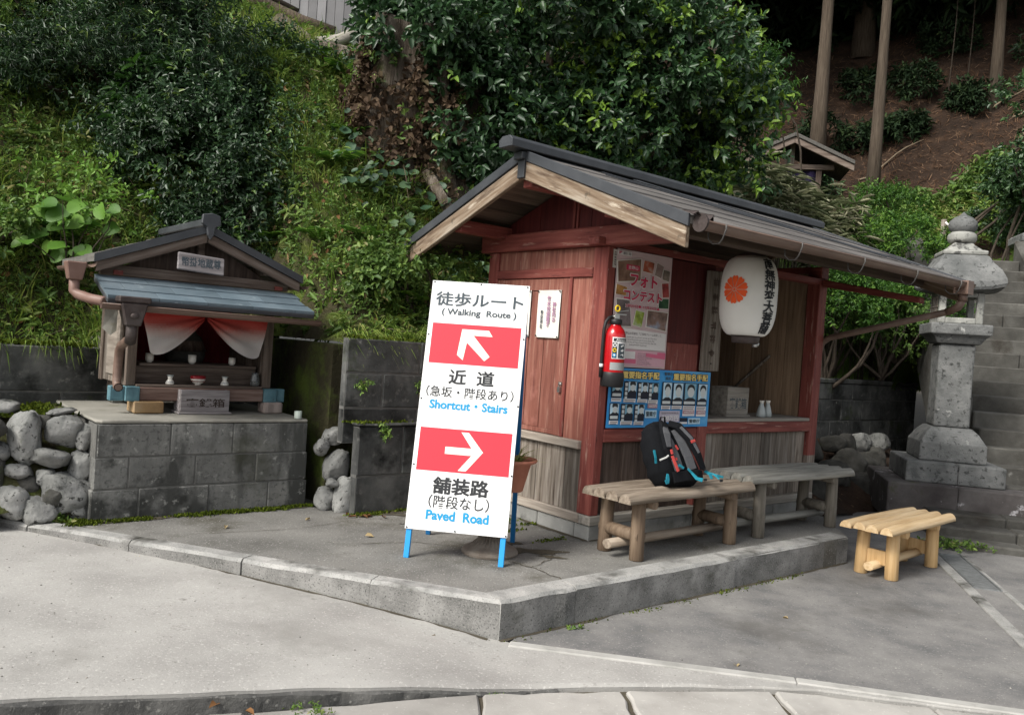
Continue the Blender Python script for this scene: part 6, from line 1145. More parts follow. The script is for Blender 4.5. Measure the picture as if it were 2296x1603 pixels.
P = on_hill(380, -7, 2, 5.8, 12, left); n = len(P); b = MB(); N_ = hill_n(P)
for i in range(n):
    p = Vector(P[i]); dv = Vector((random.gauss(0, .5), -.5+random.gauss(0, .4), random.uniform(-.5, .8))).normalized(); L_ = random.uniform(.12, .5); q = Vector((random.gauss(0, .2), random.gauss(0, .2), -.25)); b.tube([p, p+dv*L_*.4+q*.02, p+dv*L_*.75+q*.12, p+dv*L_+q*.3*L_], [.0045, .004, .003, .0015], 4, random.random(), caps=False)
b.build('dry_stems', m_twigp, kind='stuff', label='dry stems and bare twigs among the weeds of the bank', cat='stems')
P = on_hill(2600, -7, 1.5, 6.5, 12, left); N_ = hill_n(P)
V, Q = leaf_arrays(P+N_*.02, unit(np.cross(N_, rnd(len(P)))), N_, RNG.uniform(.05, .10, len(P)), RNG.uniform(.03, .05, len(P)), .1, .2); foliage('leaf_litter', [(V, Q, np.repeat(RNG.uniform(0, 1, len(P)), 2))], l_dead, kind='stuff', label='dry leaf litter between the weeds of the bank', cat='leaf litter')
# hanging fringe over the walls
def fringe(n, xa, xb, y, z, mat_tone):
    x = RNG.uniform(xa, xb, n); P = np.stack([np.array(S(a, y, 0)) for a in x]); P[:, 2] = z+RNG.uniform(-.05, .06, n); f_ = np.array(S(0, -1)-S(0, 0)); D = np.tile(f_*.5, (n, 1))+RNG.normal(size=(n, 3))*.35+arr(0, 0, .2)
    V, Q = blade_arrays(P, D, np.tile(f_*.6+arr(0, 0, -.35), (n, 1)), RNG.uniform(.06, .19, n), np.full(n, .007), RNG.uniform(.8, 1.8, n)); return V, Q, np.repeat(RNG.uniform(*mat_tone, n), 2)
foliage('overhanging_grass', [fringe(1100, -1.15, 1.2, 1.55, 1.26, (.2, .95)), fringe(420, -2.3, -1.1, 3.15, 1.24, (.1, .8)), fringe(240, -3.8, -2.4, 3.0, 1.06, (.1, .8))], l_grass, kind='stuff', label='grass hanging over the tops of the retaining walls', cat='grass')
# moss: low tufts on ledges
def tufts(n, fn, L=.018):
    P = np.array([fn() for _ in range(n)]); U_ = unit(RNG.normal(size=(n, 3))*.6+arr(0, 0, .9)); V, Q = leaf_arrays(P, U_, rnd(n), np.full(n, L)*RNG.uniform(.6, 1.5, n), np.full(n, L*.7), .1, .1); return V, Q, np.repeat(RNG.uniform(0, 1, n), 2)
U01 = random.uniform
def mossline(x0, x1, y0, y1, z, c=14):
    cs = [(U01(x0, x1), U01(y0, y1)) for _ in range(c)]
    def f():
        c_ = random.choice(cs); p = S(c_[0]+random.gauss(0, .05), c_[1]+random.gauss(0, .018), z); return tuple(p)
    return f
foliage('moss', [tufts(2600, mossline(-2.6, -1.3, 1.60, 1.655, .0, 30)), tufts(1200, mossline(-1.1, .0, 1.2, 1.26, .0, 16)), tufts(700, mossline(-.9, -.1, .6, 1.0, .0, 9)), tufts(700, mossline(-1.1, .8, 1.28, 1.35, .652, 20)), tufts(500, mossline(-.35, -.05, .1, 1.3, .0, 14)), tufts(1500, mossline(-3.4, -2.75, 2.0, 2.7, .62, 16), .03), tufts(900, mossline(-1.2, 1.0, 1.36, 1.44, 1.262, 26), .022), tufts(900, mossline(-3.8, -2.4, 2.97, 3.1, 1.045, 22), .03), tufts(500, mossline(-2.85, -2.7, 1.55, 1.7, .0, 6)), tufts(500, mossline(-1.29, 1.4, -.80, -.76, -.2, 22), .014)], l_moss, kind='stuff', label='moss growing along wall feet and stone tops', cat='moss')
# ---- dark evergreen shrub behind the shrine
def shrub(name, label, cat, c, r, n, ncl, cr, L, W, nl, mat, base, young=.05, tone=(0, .78), group=None, stems=7, tl=.16, low=-.8, droop=.2, hollow=.55, bias=(0, -.25, .15)):
    z0 = float(hill(base[0], base[1])); t = thing(name, label, cat, (base[0], base[1], z0), 0, group); P, d, u = crown_points(c, r, n, ncl, cr, hollow, low)
    parts = [sprigs(P, d+np.array(bias), np.full(len(P), tl)*RNG.uniform(.6, 1.3, len(P)), nl, L, W, young, tone=tone, droop=droop)]
    foliage('crown', parts, mat, t, (base[0], base[1], z0))
    tips = [tuple(np.array(P[i])-np.array([base[0], base[1], z0])) for i in RNG.integers(0, len(P), stems)]
    limbs(t, 'trunk', branch_set((0, 0, -.1), tips, .05 if r[0] > .6 else .028, .3, 8), m_twig); return t
shrub('evergreen_shrub', 'large dark evergreen shrub on the bank behind the small shrine', 'shrub', (-3.25, 8.1, 2.8), (1.15, .55, 1.0), 6000, 70, .28, .050, .46, 7, l_dark, (-3.0, 8.3), .07, droop=.25)
shrub('evergreen_shrub', 'low dark evergreen shrub just behind the right end of the shrine roof', 'shrub', (-2.65, 7.75, 2.25), (.55, .3, .42), 1100, 22, .22, .048, .46, 7, l_dark, (-2.6, 7.95), .06, droop=.25)
shrub('evergreen_shrub', 'dark drooping shrub high on the bank at the upper left', 'shrub', (-4.45, 8.7, 4.05), (1.0, .6, .75), 3600, 46, .26, .048, .36, 7, l_dark, (-4.4, 9.1), .06, droop=.4)
shrub('evergreen_shrub', 'ragged shrub with dry twigs at the left edge of the photo', 'shrub', (-5.3, 8.6, 3.7), (.8, .6, 1.0), 2000, 30, .26, .048, .36, 7, l_herb, (-5.2, 9.0), .12, tone=(.1, .8))
shrub('feathery_shrub', 'tall feathery dark green shrub filling the upper left above the dark bushes', 'shrub', (-4.3, 8.15, 4.0), (1.35, .5, 1.0), 3400, 52, .30, .055, .26, 9, l_dark, (-4.3, 8.5), .1, tone=(0, .8), droop=.45, tl=.2, stems=10)
shrub('evergreen_shrub', 'mid green leafy shrub rising right of the big dark one on the bank', 'shrub', (-2.75, 8.9, 3.75), (.7, .4, .6), 1300, 26, .24, .05, .46, 7, l_cam, (-2.7, 9.1), .12, droop=.25)
shrub('feathery_shrub', 'feathery shrub at the top left corner of the photo', 'shrub', (-5.3, 8.4, 4.3), (.8, .5, .8), 1300, 24, .26, .055, .26, 9, l_herb, (-5.2, 8.7), .1, tone=(.1, .95), droop=.45, tl=.2, stems=8)
shrub('leafy_sapling', 'sapling with pointed light green leaves in front of the upper left shrub', 'sapling', (-3.6, 7.8, 3.35), (.22, .15, .42), 60, 9, .1, .10, .34, 6, l_az, (-3.55, 8.1), 0, tone=(0, .5), stems=4, droop=.45)
for i in range(16):
    x, y = random.uniform(-5.2, -3.2), random.uniform(8.1, 8.5); z = random.uniform(3.6, 4.7); b = MB(); L_ = random.uniform(.4, 1.1); b.tube([(0, 0, 0), (random.gauss(0, .05), -.03, -.3*L_), (random.gauss(0, .08), -.02, -.65*L_), (random.gauss(0, .1), 0, -L_)], [.005, .0045, .004, .002], 5, .6); b.build('hanging_vine', m_twigp, label='thin dry vine dangling in the dark shrubs at the upper left', cat='vine', group='dry vines at the upper left', loc=(x, y, z))
# ---- glossy ivy covered tree in the middle
bt = thing('ivy_tree', 'broad glossy evergreen tree with pale new shoots hanging over the hut roof', 'tree', (.6, 9.6, float(hill(.6, 9.6))), 0); og = np.array([.6, 9.6, float(hill(.6, 9.6))])
parts = []
for c, r, n, ncl, cr, yg in [((.2, 8.9, 4.55), (1.7, .55, .95), 1900, 38, .33, .05), ((1.45, 9.35, 4.35), (1.2, .6, 1.3), 1900, 38, .33, .45), ((1.7, 9.8, 3.75), (.65, .45, .75), 750, 18, .28, .55), ((.6, 8.75, 3.6), (.95, .4, .55), 700, 18, .26, .22), ((-.85, 8.4, 4.5), (.75, .4, .5), 700, 16, .26, .02), ((-.55, 8.3, 3.95), (.45, .25, .35), 260, 8, .2, .02), ((-1.05, 8.1, 4.3), (.42, .3, .28), 380, 10, .2, .02), ((-.35, 8.15, 3.5), (.4, .22, .45), 330, 9, .2, .05)]:
    P, d, u = crown_points(c, r, n, ncl, cr, .6, -1); parts.append(sprigs(P, d+arr(0, -.3, -.05), RNG.uniform(.12, .26, len(P)), 7, .086, .5, yg, tone=(0, .78), droop=.22))
foliage('crown', parts, l_cam, bt, og)
limbs(bt, 'trunk', branch_set((0, 0, -.2), [tuple(np.array(p)-og) for p in ((-.6, 8.8, 4.7), (.2, 9.0, 4.9), (1.0, 9.2, 4.6), (1.9, 9.5, 4.5), (2.4, 9.9, 4.0), (.8, 8.9, 3.7), (1.4, 9.0, 3.9))], .13, .15, 8), m_bark)
b = MB()
for (x, y) in ((-.62, 8.35), (-.52, 8.32), (.1, 8.4)): b.tube([(x-og[0], y-og[1], 3.95-og[2]), (x-.02-og[0], y-.03-og[1], 3.3-og[2]), (x-.04-og[0], y-og[1], 2.75-og[2])], .006, 5, .8)
b.build('hanging_vine', m_palet, bt)
# ---- old stump cliff with brown ivy
st0 = np.array([-1.25, 8.35, float(hill(-1.25, 8.35))]); t = thing('tree_stump', 'massive old stump with torn bark and roots on the bank left of the hut roof', 'stump', st0, 0)
b = MB(); nA, nZ = 40, 26
def stp(u, v):
    a = 2*math.pi*u; fl = .42+.34*(1-v)**2.2+.06*math.sin(3*a+1)+.05*math.sin(7*a+4*v)+.03*math.sin(13*a+2)+.02*math.sin(23*a+9*v); return (fl*math.cos(a)*1.45+.12*v, fl*math.sin(a)*.8, -1.0+2.25*v+.05*math.sin(5*a))
b.grid(stp, nA*2, nZ, .5); b.build('trunk', m_stump, t)
b = MB()
for pts, r_ in [([(.0, -.42, -.3), (.12, -.55, -.6), (.3, -.68, -.95), (.42, -.9, -1.5)], .075), ([(.3, -.42, -.25), (.48, -.52, -.5), (.7, -.62, -.85), (.8, -.85, -1.4)], .06), ([(-.45, -.35, -.4), (-.55, -.5, -.8), (-.5, -.7, -1.1), (-.45, -.95, -1.6)], .04)]: b.tube(pts, [r_, r_*.9, r_*.75, r_*.5], 9, .9)
b.build('root', m_stump, t)
P = []; n = 900
a_ = RNG.uniform(math.pi*.95, math.pi*2.05, n); v_ = np.clip(RNG.beta(2.6, 1.5, n)-.25*np.abs(np.sin(a_*5.3)), .1, 1); P = np.array([stp(q/(2*math.pi), w_) for q, w_ in zip(a_, v_)]); d = unit(P*arr(1, 1, 0)); P = P*1.02; k = (P[:, 0] < .30+.3*RNG.random(n))
foliage('ivy', [sprigs(P[k], d[k]+arr(0, 0, -.7), RNG.uniform(.1, .24, k.sum()), 6, .06, .75, 0, tone=(0, 1), droop=.3)], l_brown, t)
P3 = np.array([stp(q/(2*math.pi), w_) for q, w_ in zip(RNG.uniform(math.pi*.95, math.pi*1.95, 420), RNG.beta(1.2, 1.6, 420))]); d3 = unit(P3*arr(1, 1, 0)); k3 = np.sin(P3[:, 0]*7+P3[:, 2]*5)+np.sin(P3[:, 2]*9-P3[:, 0]*4) > .1
foliage('climbing_leaves', [sprigs(P3[k3]*arr(1.04, 1.04, 1), d3[k3]+arr(0, 0, .2), RNG.uniform(.06, .2, k3.sum()), 6, .05, .6, .05, tone=(.1, .8), droop=.3)], l_herb, t)
# round-leaved plants under the stump
rp = thing('round_leaf_plant', 'patch of round grey green leaves growing below the old stump', 'plant', (-.95, 7.55, float(hill(-.95, 7.55))), 0)
og2 = np.array([-.95, 7.55, float(hill(-.95, 7.55))]); nL = 120; C = np.stack([RNG.uniform(-1.75, -.25, nL), RNG.uniform(7.2, 7.95, nL)], -1); Zr = hill(C[:, 0], C[:, 1])+RNG.uniform(.10, .35, nL)
Vv, Qq, Tt = [], [], []
for i in range(nL):
    rot_ = random.uniform(0, 6.28); nn = Vector((random.gauss(0, .45), -.7+random.gauss(0, .35), .7)).normalized(); a = nn.orthogonal().normalized(); c = nn.cross(a); r_ = random.uniform(.028, .062); o_ = len(Vv)*0+sum(len(v) for v in Vv)
    ring = [np.array([C[i, 0], C[i, 1], Zr[i]])+r_*(math.cos(q)*np.array(a)+math.sin(q)*np.array(c))*(1+.06*math.sin(5*q)-.45*max(0, math.cos(q-rot_))**10)+np.array(nn)*(.12+.2*math.cos(q-rot_)**2)*r_ for q in np.linspace(0, 2*math.pi, 13)[:-1]]; cen = np.array([C[i, 0], C[i, 1], Zr[i]])-np.array(nn)*.1*r_
    Vv.append(np.array([cen]+ring)); Qq += [(o_, o_+1+k, o_+1+(k+1) % 12, o_+1+(k+2) % 12) for k in range(0, 12, 2)]; Tt += [random.random()]*6
link('foliage', fast_mesh('foliage', np.concatenate(Vv)-og2, np.array(Qq), Tt), l_round, rp)
# ferns
def fern(label, x, y, n, L, mat, nm='fern', dz=0, rr=None):
    z = float(hill(x, y))+dz; t = thing(nm, label, 'fern' if nm == 'fern' else 'plant', (x, y, z), 0, 'ferns on the bank'); parts = []
    for i in range(n):
        a = 2*math.pi*i/n+random.uniform(-.3, .3); d0 = Vector((math.cos(a)*.9, math.sin(a)*.55-.6, 0)); ll = L*random.uniform(.75, 1.1); m = 16; s_ = np.linspace(.12, 1, m)
        C = np.array([tuple(d0*ll*q+Vector((0, 0, ll*(1.15*q-.75*q*q)))) for q in s_]); dr = unit(np.gradient(C, axis=0)); sd = unit(np.cross(dr, arr(0, 0, 1)))
        for sg in (-1, 1):
            lw = ll*.30*np.sin(np.pi*np.clip(s_, 0, .97))**.7; V, Q = leaf_arrays(C, sd*sg+dr*.45, np.tile(arr(0, 0, 1), (m, 1)), lw, np.full(m, ll*.055), .1, .25); parts.append((V, Q, np.repeat(RNG.uniform(.2, 1, m), 2)))
    foliage('frond', parts, mat, t)
for lab, x, y, n, L in [('bright yellow green fern below the stump roots', -.82, 6.95, 7, .26), ('pale fern at the left foot of the stump', -1.72, 7.5, 8, .3), ('fern above the retaining wall by the round leaved plant', -1.35, 7.05, 7, .24), ('large fern beside the bright leaves at the far left', -3.9, 7.05, 9, .5), ('fern high on the bank left of the big stump', -2.0, 8.8, 8, .32), ('fern hanging near the hut roof edge', -.55, 6.95, 7, .24), ('fern on the bare patch right of the shrine roof', -1.75, 7.1, 8, .26), ('fern high in the grass above the round leaved plant', -1.7, 8.0, 8, .28), ('fern under the dark evergreen shrub', -2.35, 7.6, 8, .3), ('small fern near the top of the bank below the white root', -2.4, 9.0, 8, .28)]: fern(lab, x, y, n, L, l_bright if 'bright yellow' in lab else l_az)
for lab, c, r, n, base in [('low leafy bush spilling over the top of the mossy retaining wall', (-.75, 6.75, 1.75), (.55, .25, .30), 520, (-.75, 6.9)), ('leafy weeds mounded on the bank right of the shrine roof', (-1.6, 7.6, 2.0), (.5, .3, .35), 520, (-1.6, 7.75)), ('leafy bush on the bank above the round leaved plant', (-1.75, 8.4, 3.1), (.5, .3, .4), 420, (-1.75, 8.6)), ('low green bush at the left edge above the cobbles', (-4.3, 6.6, 1.75), (.6, .3, .35), 480, (-4.3, 6.8)), ('pale green bush below the grey building', (-2.5, 9.4, 3.7), (.7, .4, .35), 500, (-2.5, 9.6))]:
    shrub('leafy_bush', lab, 'bush', c, r, n, 18, .16, .05, .5, 6, l_herb, base, .1, (.1, .85), 'leafy bushes on the bank', 4, .12)
# big bright leaves left of the shrine
x, y = -3.62, 6.62; z = float(hill(x, y))+.42; t = thing('broad_leaf_plant', 'cluster of big bright green leaves beside the shrine roof pipe', 'plant', (x, y, z), 0); P = []; n = 26
P = np.stack([RNG.normal(0, .17, n), RNG.normal(-.1, .10, n), RNG.uniform(.15, .62, n)], -1); an = RNG.uniform(0, 6.28, n); Ud = np.stack([np.cos(an)*.8, -.5+.3*np.sin(an), RNG.uniform(-.7, .2, n)], -1)
Vh, Qh, Th = [], [], []; m_ = 18
for i in range(n):
    u_ = unit(Ud[i]); nn = unit(arr(RNG.normal(0, .35), -.75, .65)); r_ = np.cross(u_, nn); r_ /= np.linalg.norm(r_); nn = np.cross(r_, u_); sz_ = random.uniform(.055, .105); q = np.linspace(0, 2*math.pi, m_+1)[:-1]
    rad = .80+.42*np.maximum(0, np.cos(q))**3-.35*np.maximum(0, -np.cos(q))**8+.035*np.sin(9*q); X_, Y_ = rad*np.sin(q), rad*np.cos(q)
    o_ = i*(m_+1); pts = P[i]+sz_*(X_[:, None]*r_+(Y_[:, None]+.5)*u_+(.16*np.abs(X_)-.20*np.maximum(0, Y_)**2)[:, None]*nn); Vh += [P[i]+sz_*.45*u_]+list(pts); Qh += [(o_, o_+1+k, o_+1+(k+1) % m_, o_+1+(k+2) % m_) for k in range(0, m_, 2)]; Th += [random.uniform(0, .8)]*(m_//2)
V, Q = np.array(Vh), np.array(Qh); P2 = np.stack([RNG.normal(0, .22, 300), RNG.normal(0, .12, 300), RNG.uniform(.3, .8, 300)], -1)
foliage('foliage', [(V, Q, np.array(Th)), sprigs(P2[:60]+arr(.05, 0, .1), rnd(60)+arr(.2, -.3, .5), np.full(60, .16), 7, .05, .5, tone=(.4, 1))], l_bright, t)
limbs(t, 'stem', branch_set((0, 0, -.05), [tuple(p) for p in P[:10]], .012, .2, 5), m_twig)
# ---- clipped azaleas, sapling, bamboo grass on the right
for lab, c, r, n, ncl, cr, yg, base in [('rounded azalea bush seen just right of the hut post', (3.92, 10.05, 2.0), (.52, .45, .40), 1500, 40, .17, .1, (3.9, 10.15)), ('azalea bush behind the lantern fire box', (5.15, 10.7, 2.05), (.55, .45, .35), 1200, 34, .17, .12, (5.1, 10.8)), ('bright yellow green azalea bush above the hut eave', (5.2, 11.3, 2.98), (.55, .5, .34), 1300, 34, .17, .45, (5.2, 11.4)), ('large green azalea mound behind the end of the hut roof', (6.2, 14.0, 3.85), (.62, .5, .42), 1500, 40, .22, .12, (6.1, 14.1)), ('dark thin azalea with bare stems beside the lantern shaft', (4.75, 10.3, 1.85), (.5, .35, .3), 500, 22, .16, .0, (4.72, 10.4)), ('small azalea filling the gap left of the lantern', (4.35, 10.9, 2.25), (.45, .4, .4), 700, 24, .17, .05, (4.3, 11.0)), ('azalea bush behind the lantern roof', (6.0, 12.3, 2.75), (.55, .4, .4), 700, 24, .18, .2, (6.0, 12.4))]:
    shrub('azalea_bush', lab, 'bush', c, r, n, ncl, cr, .042, .42, 7, l_az if 'dark' not in lab else l_herb, base, yg, (.15, .8), 'clipped azalea bushes', 9, .09, -.55, hollow=.8)
def sasa(label, x0, x1, y0, y1, n, h):
    x, y = (x0+x1)/2, (y0+y1)/2; z = float(hill(x, y)); t = thing('bamboo_grass', label, 'bamboo grass', (x, y, z), 0, 'bamboo grass clumps'); X = RNG.uniform(x0, x1, n); Y = RNG.uniform(y0, y1, n); H = h*(1-.9*((X-x)/(x1-x0))**2*2)*RNG.uniform(.75, 1.05, n)
    P = np.stack([X, Y, hill(X, Y)+H], -1)-arr(x, y, z); m = 9; k = np.repeat(np.arange(n), m); an = RNG.uniform(0, 6.28, n*m); Ud = np.stack([np.cos(an), np.sin(an)*.8-.3, RNG.uniform(-.45, .55, n*m)], -1)
    B = P[k]+RNG.normal(size=(n*m, 3))*arr(.05, .05, .10); V, Q = leaf_arrays(B, Ud, np.tile(arr(0, -.2, 1), (n*m, 1))+RNG.normal(size=(n*m, 3))*.4, RNG.uniform(.18, .32, n*m), RNG.uniform(.018, .032, n*m), .15, .35)
    foliage('blades', [(V, Q, np.repeat(RNG.uniform(0, 1, n*m)**.9, 2))], l_sasa, t); b = MB()
    for i in range(0, n, 3): b.tube([(P[i][0], P[i][1], float(hill(X[i], Y[i])-z)-.05), tuple(P[i])], .006, 5, .5)
    b.build('canes', m_twig, t)
sasa('clump of pale edged bamboo grass behind the hut ridge', 2.3, 4.3, 10.6, 11.6, 420, 2.15); sasa('lower bamboo grass beside the roof end', 4.0, 5.1, 10.9, 11.8, 190, 1.75); sasa('bamboo grass in front of the forest shrine', 3.6, 5.4, 13.0, 14.2, 150, 1.35)
shrub('green_sapling', 'slender green tree in front of the little forest shrine', 'tree', (3.3, 12.6, 5.5), (.5, .4, .42), 600, 20, .22, .06, .3, 8, l_az, (3.9, 12.8), .06, (0, .6), stems=8, droop=.4)
shrub('green_sapling', 'low leafy tree between the glossy tree and the bamboo grass', 'tree', (2.6, 11.8, 3.7), (.6, .4, .6), 800, 24, .28, .075, .4, 8, l_az, (2.8, 12.0), .05, (0, .65), stems=8)
shrub('broadleaf_tree', 'dark green broadleaf tree at the right edge above the stairs', 'tree', (9.2, 14.2, 5.35), (1.0, .8, 1.25), 1900, 36, .36, .085, .5, 8, l_dark, (8.75, 14.4), .05, (.2, .9), stems=10, droop=.2)
shrub('broadleaf_tree', 'low dark bush on the slope left of the right edge tree', 'tree', (9.4, 15.6, 4.5), (.8, .6, .5), 650, 20, .26, .085, .5, 8, l_dark, (8.1, 15.8), .1, (.2, .9), stems=6)
x, y = 8.3, 12.6; t = thing('birch_trunk', 'thin pale mottled trunk beside the stone niche', 'tree trunk', (x, y, 2.6), 0); b = MB(); b.tube([(0, 0, -.3), (-.02, 0, .6), (.0, 0, 1.3), (.08, 0, 2.2)], [.06, .055, .05, .045], 9, .8); b.build('trunk', m_palet, t)
# lawn grass
rl = lambda X, Y: (toS(X, Y)[0] > 4.0) & (Y < 18.5)
P = on_hill(26000, 3.0, 13, 9.6, 18.5, rl); foliage('lawn_grass', [grass(P, .03, .10, .012, RNG.uniform(.1, .75, len(P)), .5)], l_grass, kind='stuff', label='short lawn grass on the garden slope', cat='grass')
P = on_hill(900, 7.6, 12, 16.6, 19.5); N_ = hill_n(P); foliage('yellow_weeds', [sprigs(P, N_+arr(0, -.2, .8)+RNG.normal(size=P.shape)*.3, RNG.uniform(.15, .45, len(P)), 7, .14, .28, .3, tone=(.3, 1), droop=.5)], l_herb, kind='stuff', label='yellowish weeds at the foot of the cedar slope', cat='weeds')
P = on_hill(16000, 5, 20, 17.5, 27, lambda X, Y: (toS(X, Y)[0] > 5)); N_ = hill_n(P); D_ = unit(np.cross(N_, rnd(len(P)))+N_*.25); V, Q = blade_arrays(P+N_*.02, D_, N_, RNG.uniform(.05, .26, len(P)), RNG.uniform(.008, .02, len(P)), RNG.uniform(-.2, .4, len(P))); foliage('cedar_litter', [(V, Q, np.repeat(RNG.uniform(0, 1, len(P))**1.6, 2))], l_litter, kind='stuff', label='dead cedar twigs littering the forest slope', cat='litter')
# ---- cedar forest
def cedar(label, x, y, r_, H, lean, crown0, nf, vis=True):
    z = float(hill(x, y)); t = thing('cedar_tree', label, 'tree', (x, y, z), 0, 'cedars of the forest'); b = MB(); pts = [(lean*q*H, 0, H*q-.3) for q in np.linspace(0, 1, 9)]; rad = [r_*(1.5 if i == 0 else 1.08 if i == 1 else 1-.06*i) for i in range(9)]; b.tube(pts, rad, 14, random.uniform(.3, .8)); b.build('trunk', m_cedar, t)
    zc = RNG.uniform(crown0, H*1.02, nf); an = RNG.uniform(0, 6.28, nf); sp = 2.1*(1-.75*(zc-crown0)/(H-crown0)); rr = sp*RNG.uniform(.15, 1, nf); P = np.stack([lean*zc+rr*np.cos(an), rr*np.sin(an), zc-rr*.15], -1); D = np.stack([np.cos(an), np.sin(an), RNG.uniform(-.7, .1, nf)], -1)
    foliage('crown', [sprigs(P, D, RNG.uniform(.5, .9, nf), 15, .20, .16, 0, tone=(0, 1), droop=.25)], l_ced, t)
    return t
for i, a in enumerate([('straight cedar trunk rising right behind the little forest shrine', 7.85, 22.2, .17, 17, .001, 7.2, 260), ('front cedar trunk with a forked foot at the edge of the lawn slope', 8.75, 20.6, .135, 17, .002, 8.5, 240), ('dim cedar trunk deep between the two front cedars', 10.6, 26.5, .26, 18, .002, 8.5, 240), ('thin cedar trunk at the top right of the photo', 12.7, 22.5, .13, 16, -.002, 7.5, 240), ('cedar at the right of the dark slope', 17.5, 24, .2, 17, 0, 8, 240), ('cedar behind the glossy tree', 4.8, 22.5, .3, 18, 0, 5.5, 320), ('cedar behind the green sapling left of the shrine', 6.0, 25.5, .3, 18, 0, 7, 260), ('cedar above the ivy tree', 1.8, 21, .3, 17, 0, 4, 320), ('cedar on the ridge behind the grey building', -2.0, 20, .3, 16, 0, 3, 300), ('far left cedar on the ridge', -7, 18, .3, 15, 0, 3, 300), ('cedar high behind the broadleaf tree at the right edge', 15.5, 26, .22, 18, 0, 9, 240)]): cedar(*a)
for lab, x, y, h, pts in [('thin bare sapling trunk hanging in the dark forest', 11.9, 23.4, 6, None), ('second thin bare sapling right of the first in the dark', 12.5, 23.6, 6, None)]:
    z = float(hill(x, y)); b = MB(); b.tube([(.05*math.sin(q*5+x), 0, -.2+h*q) for q in np.linspace(0, 1, 12)], [.017-.0008*i for i in range(12)], 7, .7); b.build('sapling_stem', m_twig, label=lab, cat='tree', group='bare saplings', loc=(x, y, z))
for lab, x, y, L, a, e in [('long dead branch lying on the brown slope', 11.4, 20.2, 2.6, .35, .35), ('broken stick on the brown slope below the branch', 11.0, 18.6, 1.0, .2, .0), ('pale dead branch near the foot of the front cedar', 7.6, 18.6, 1.3, .1, .05)]:
    z = float(hill(x, y)); b = MB(); b.tube([(math.cos(a)*L*q, math.sin(a)*L*q*.3, .12+float(hill(x+math.cos(a)*L*q, y+math.sin(a)*L*q*.3))-z+.06*math.sin(q*6)) for q in np.linspace(0, 1, 8)], [.04-.003*i for i in range(8)], 7, .6); b.build('dead_branch', m_twig if 'pale' not in lab else m_palet, label=lab, cat='branch', group='dead branches on the slope', loc=(x, y, z))
for i, (x, y, r_, mt) in enumerate([(10.4, 22.6, .4, l_ced), (12.4, 22.6, .5, l_ced), (9.7, 22.8, .5, l_ced), (11.3, 23.8, .7, l_ced), (13.8, 21.6, .5, l_ced), (10.2, 24.6, .7, l_ced), (12.6, 24.8, .8, l_ced), (8.2, 23.2, .6, l_ced), (9.2, 19.6, .35, l_herb), (10.2, 19.2, .4, l_herb), (11.2, 19.4, .45, l_herb), (7.3, 21.2, .5, l_dark), (14.6, 23.0, .7, l_dark)]):
    z = float(hill(x, y)); shrub('undergrowth_bush', 'dim low bush growing on the shaded cedar slope', 'bush', (x, y, z+r_*.45), (r_, r_*.8, r_*.5), 220, 12, .28, .15, .36, 6, mt, (x, y), .05, (.1, .8), 'undergrowth of the cedar slope', 3, .2)
for i in range(9):
    x, y = random.uniform(8.5, 13), random.uniform(19.5, 23.5); z = float(hill(x, y)); a = random.uniform(-.6, .9); L_ = random.uniform(.8, 2.2); b = MB(); b.tube([(math.cos(a)*L_*q, math.sin(a)*L_*q*.4, .10+float(hill(x+math.cos(a)*L_*q, y+math.sin(a)*L_*q*.4))-z+.08*math.sin(q*5+i)) for q in np.linspace(0, 1, 8)], [.032-.003*k for k in range(8)], 6, .6); b.build('dead_branch', m_twigp, label='bare dead branch lying among the needles of the cedar slope', cat='branch', group='fallen branches in the needles', loc=(x, y, z))
# canopy of the wood behind and above: one dark mass
P, d, u = crown_points((11, 27, 15.3), (13, 7, 3.0), 5200, 110, 1.6, .1, -1); foliage('forest_canopy', [sprigs(P, d, RNG.uniform(.6, 1.0, len(P)), 9, .46, .26, 0, tone=(0, .8), droop=.3)], l_ced, kind='stuff', label='dark closed canopy of the cedar wood', cat='forest')
P, d, u = crown_points((13, 29.5, 14), (16, 2.5, 4.5), 5600, 110, 1.3, .1, -1); foliage('forest_understorey', [sprigs(P, d, RNG.uniform(.5, .9, len(P)), 9, .3, .3, 0, tone=(0, .5), droop=.2)], l_ced, kind='stuff', label='dim undergrowth far back in the cedar wood', cat='forest')
# ---- small weeds at pavement joints, fallen leaves
def weed(label, x, y, z, n, L, sp):
    t = thing('joint_weed', label, 'weed', (x, y, z), 0, 'weeds in the paving joints'); P = np.stack([RNG.normal(0, sp, n), RNG.normal(0, sp*.4, n), np.zeros(n)], -1); foliage('leaves', [sprigs(P, RNG.normal(size=(n, 3))*.6+arr(0, 0, .7), np.full(n, L), 6, L*.6, .5, .1, tone=(.3, .9))], l_herb, t)
weed('small weed in the crack where ramp and slabs meet', .03, 3.505, -.235, 22, .02, .035); weed('sprawling weed below the ramp edge in the foreground', -.72, 3.185, -.20, 22, .025, .08); weed('small weed at the foot of the cobbles by the kerb', -2.78, 5.04, .0, 26, .05, .05); weed('clover like weed at the end of the drain grate', 3.86, 6.92, -.16, 60, .05, .14); weed('small weed under the kerb face', .45, 4.33, -.2, 14, .025, .03)
for i, (x, z) in enumerate(((-.9, .60), (-.55, .92), (-.2, .60), (-1.05, .93), (.1, .92))):
    p = S(x, 1.35 if z > .63 else 1.26, z); t = thing('wall_weed', 'little weed growing from a joint of the mossy retaining wall', 'weed', p, 0, 'weeds on the mossy wall'); n = 16; P = RNG.normal(size=(n, 3))*arr(.03, .01, .02); foliage('leaves', [sprigs(P, RNG.normal(size=(n, 3))*.5+arr(.3, -.7, .1), np.full(n, .05), 6, .026, .5, .1, tone=(.2, .9))], l_herb, t)
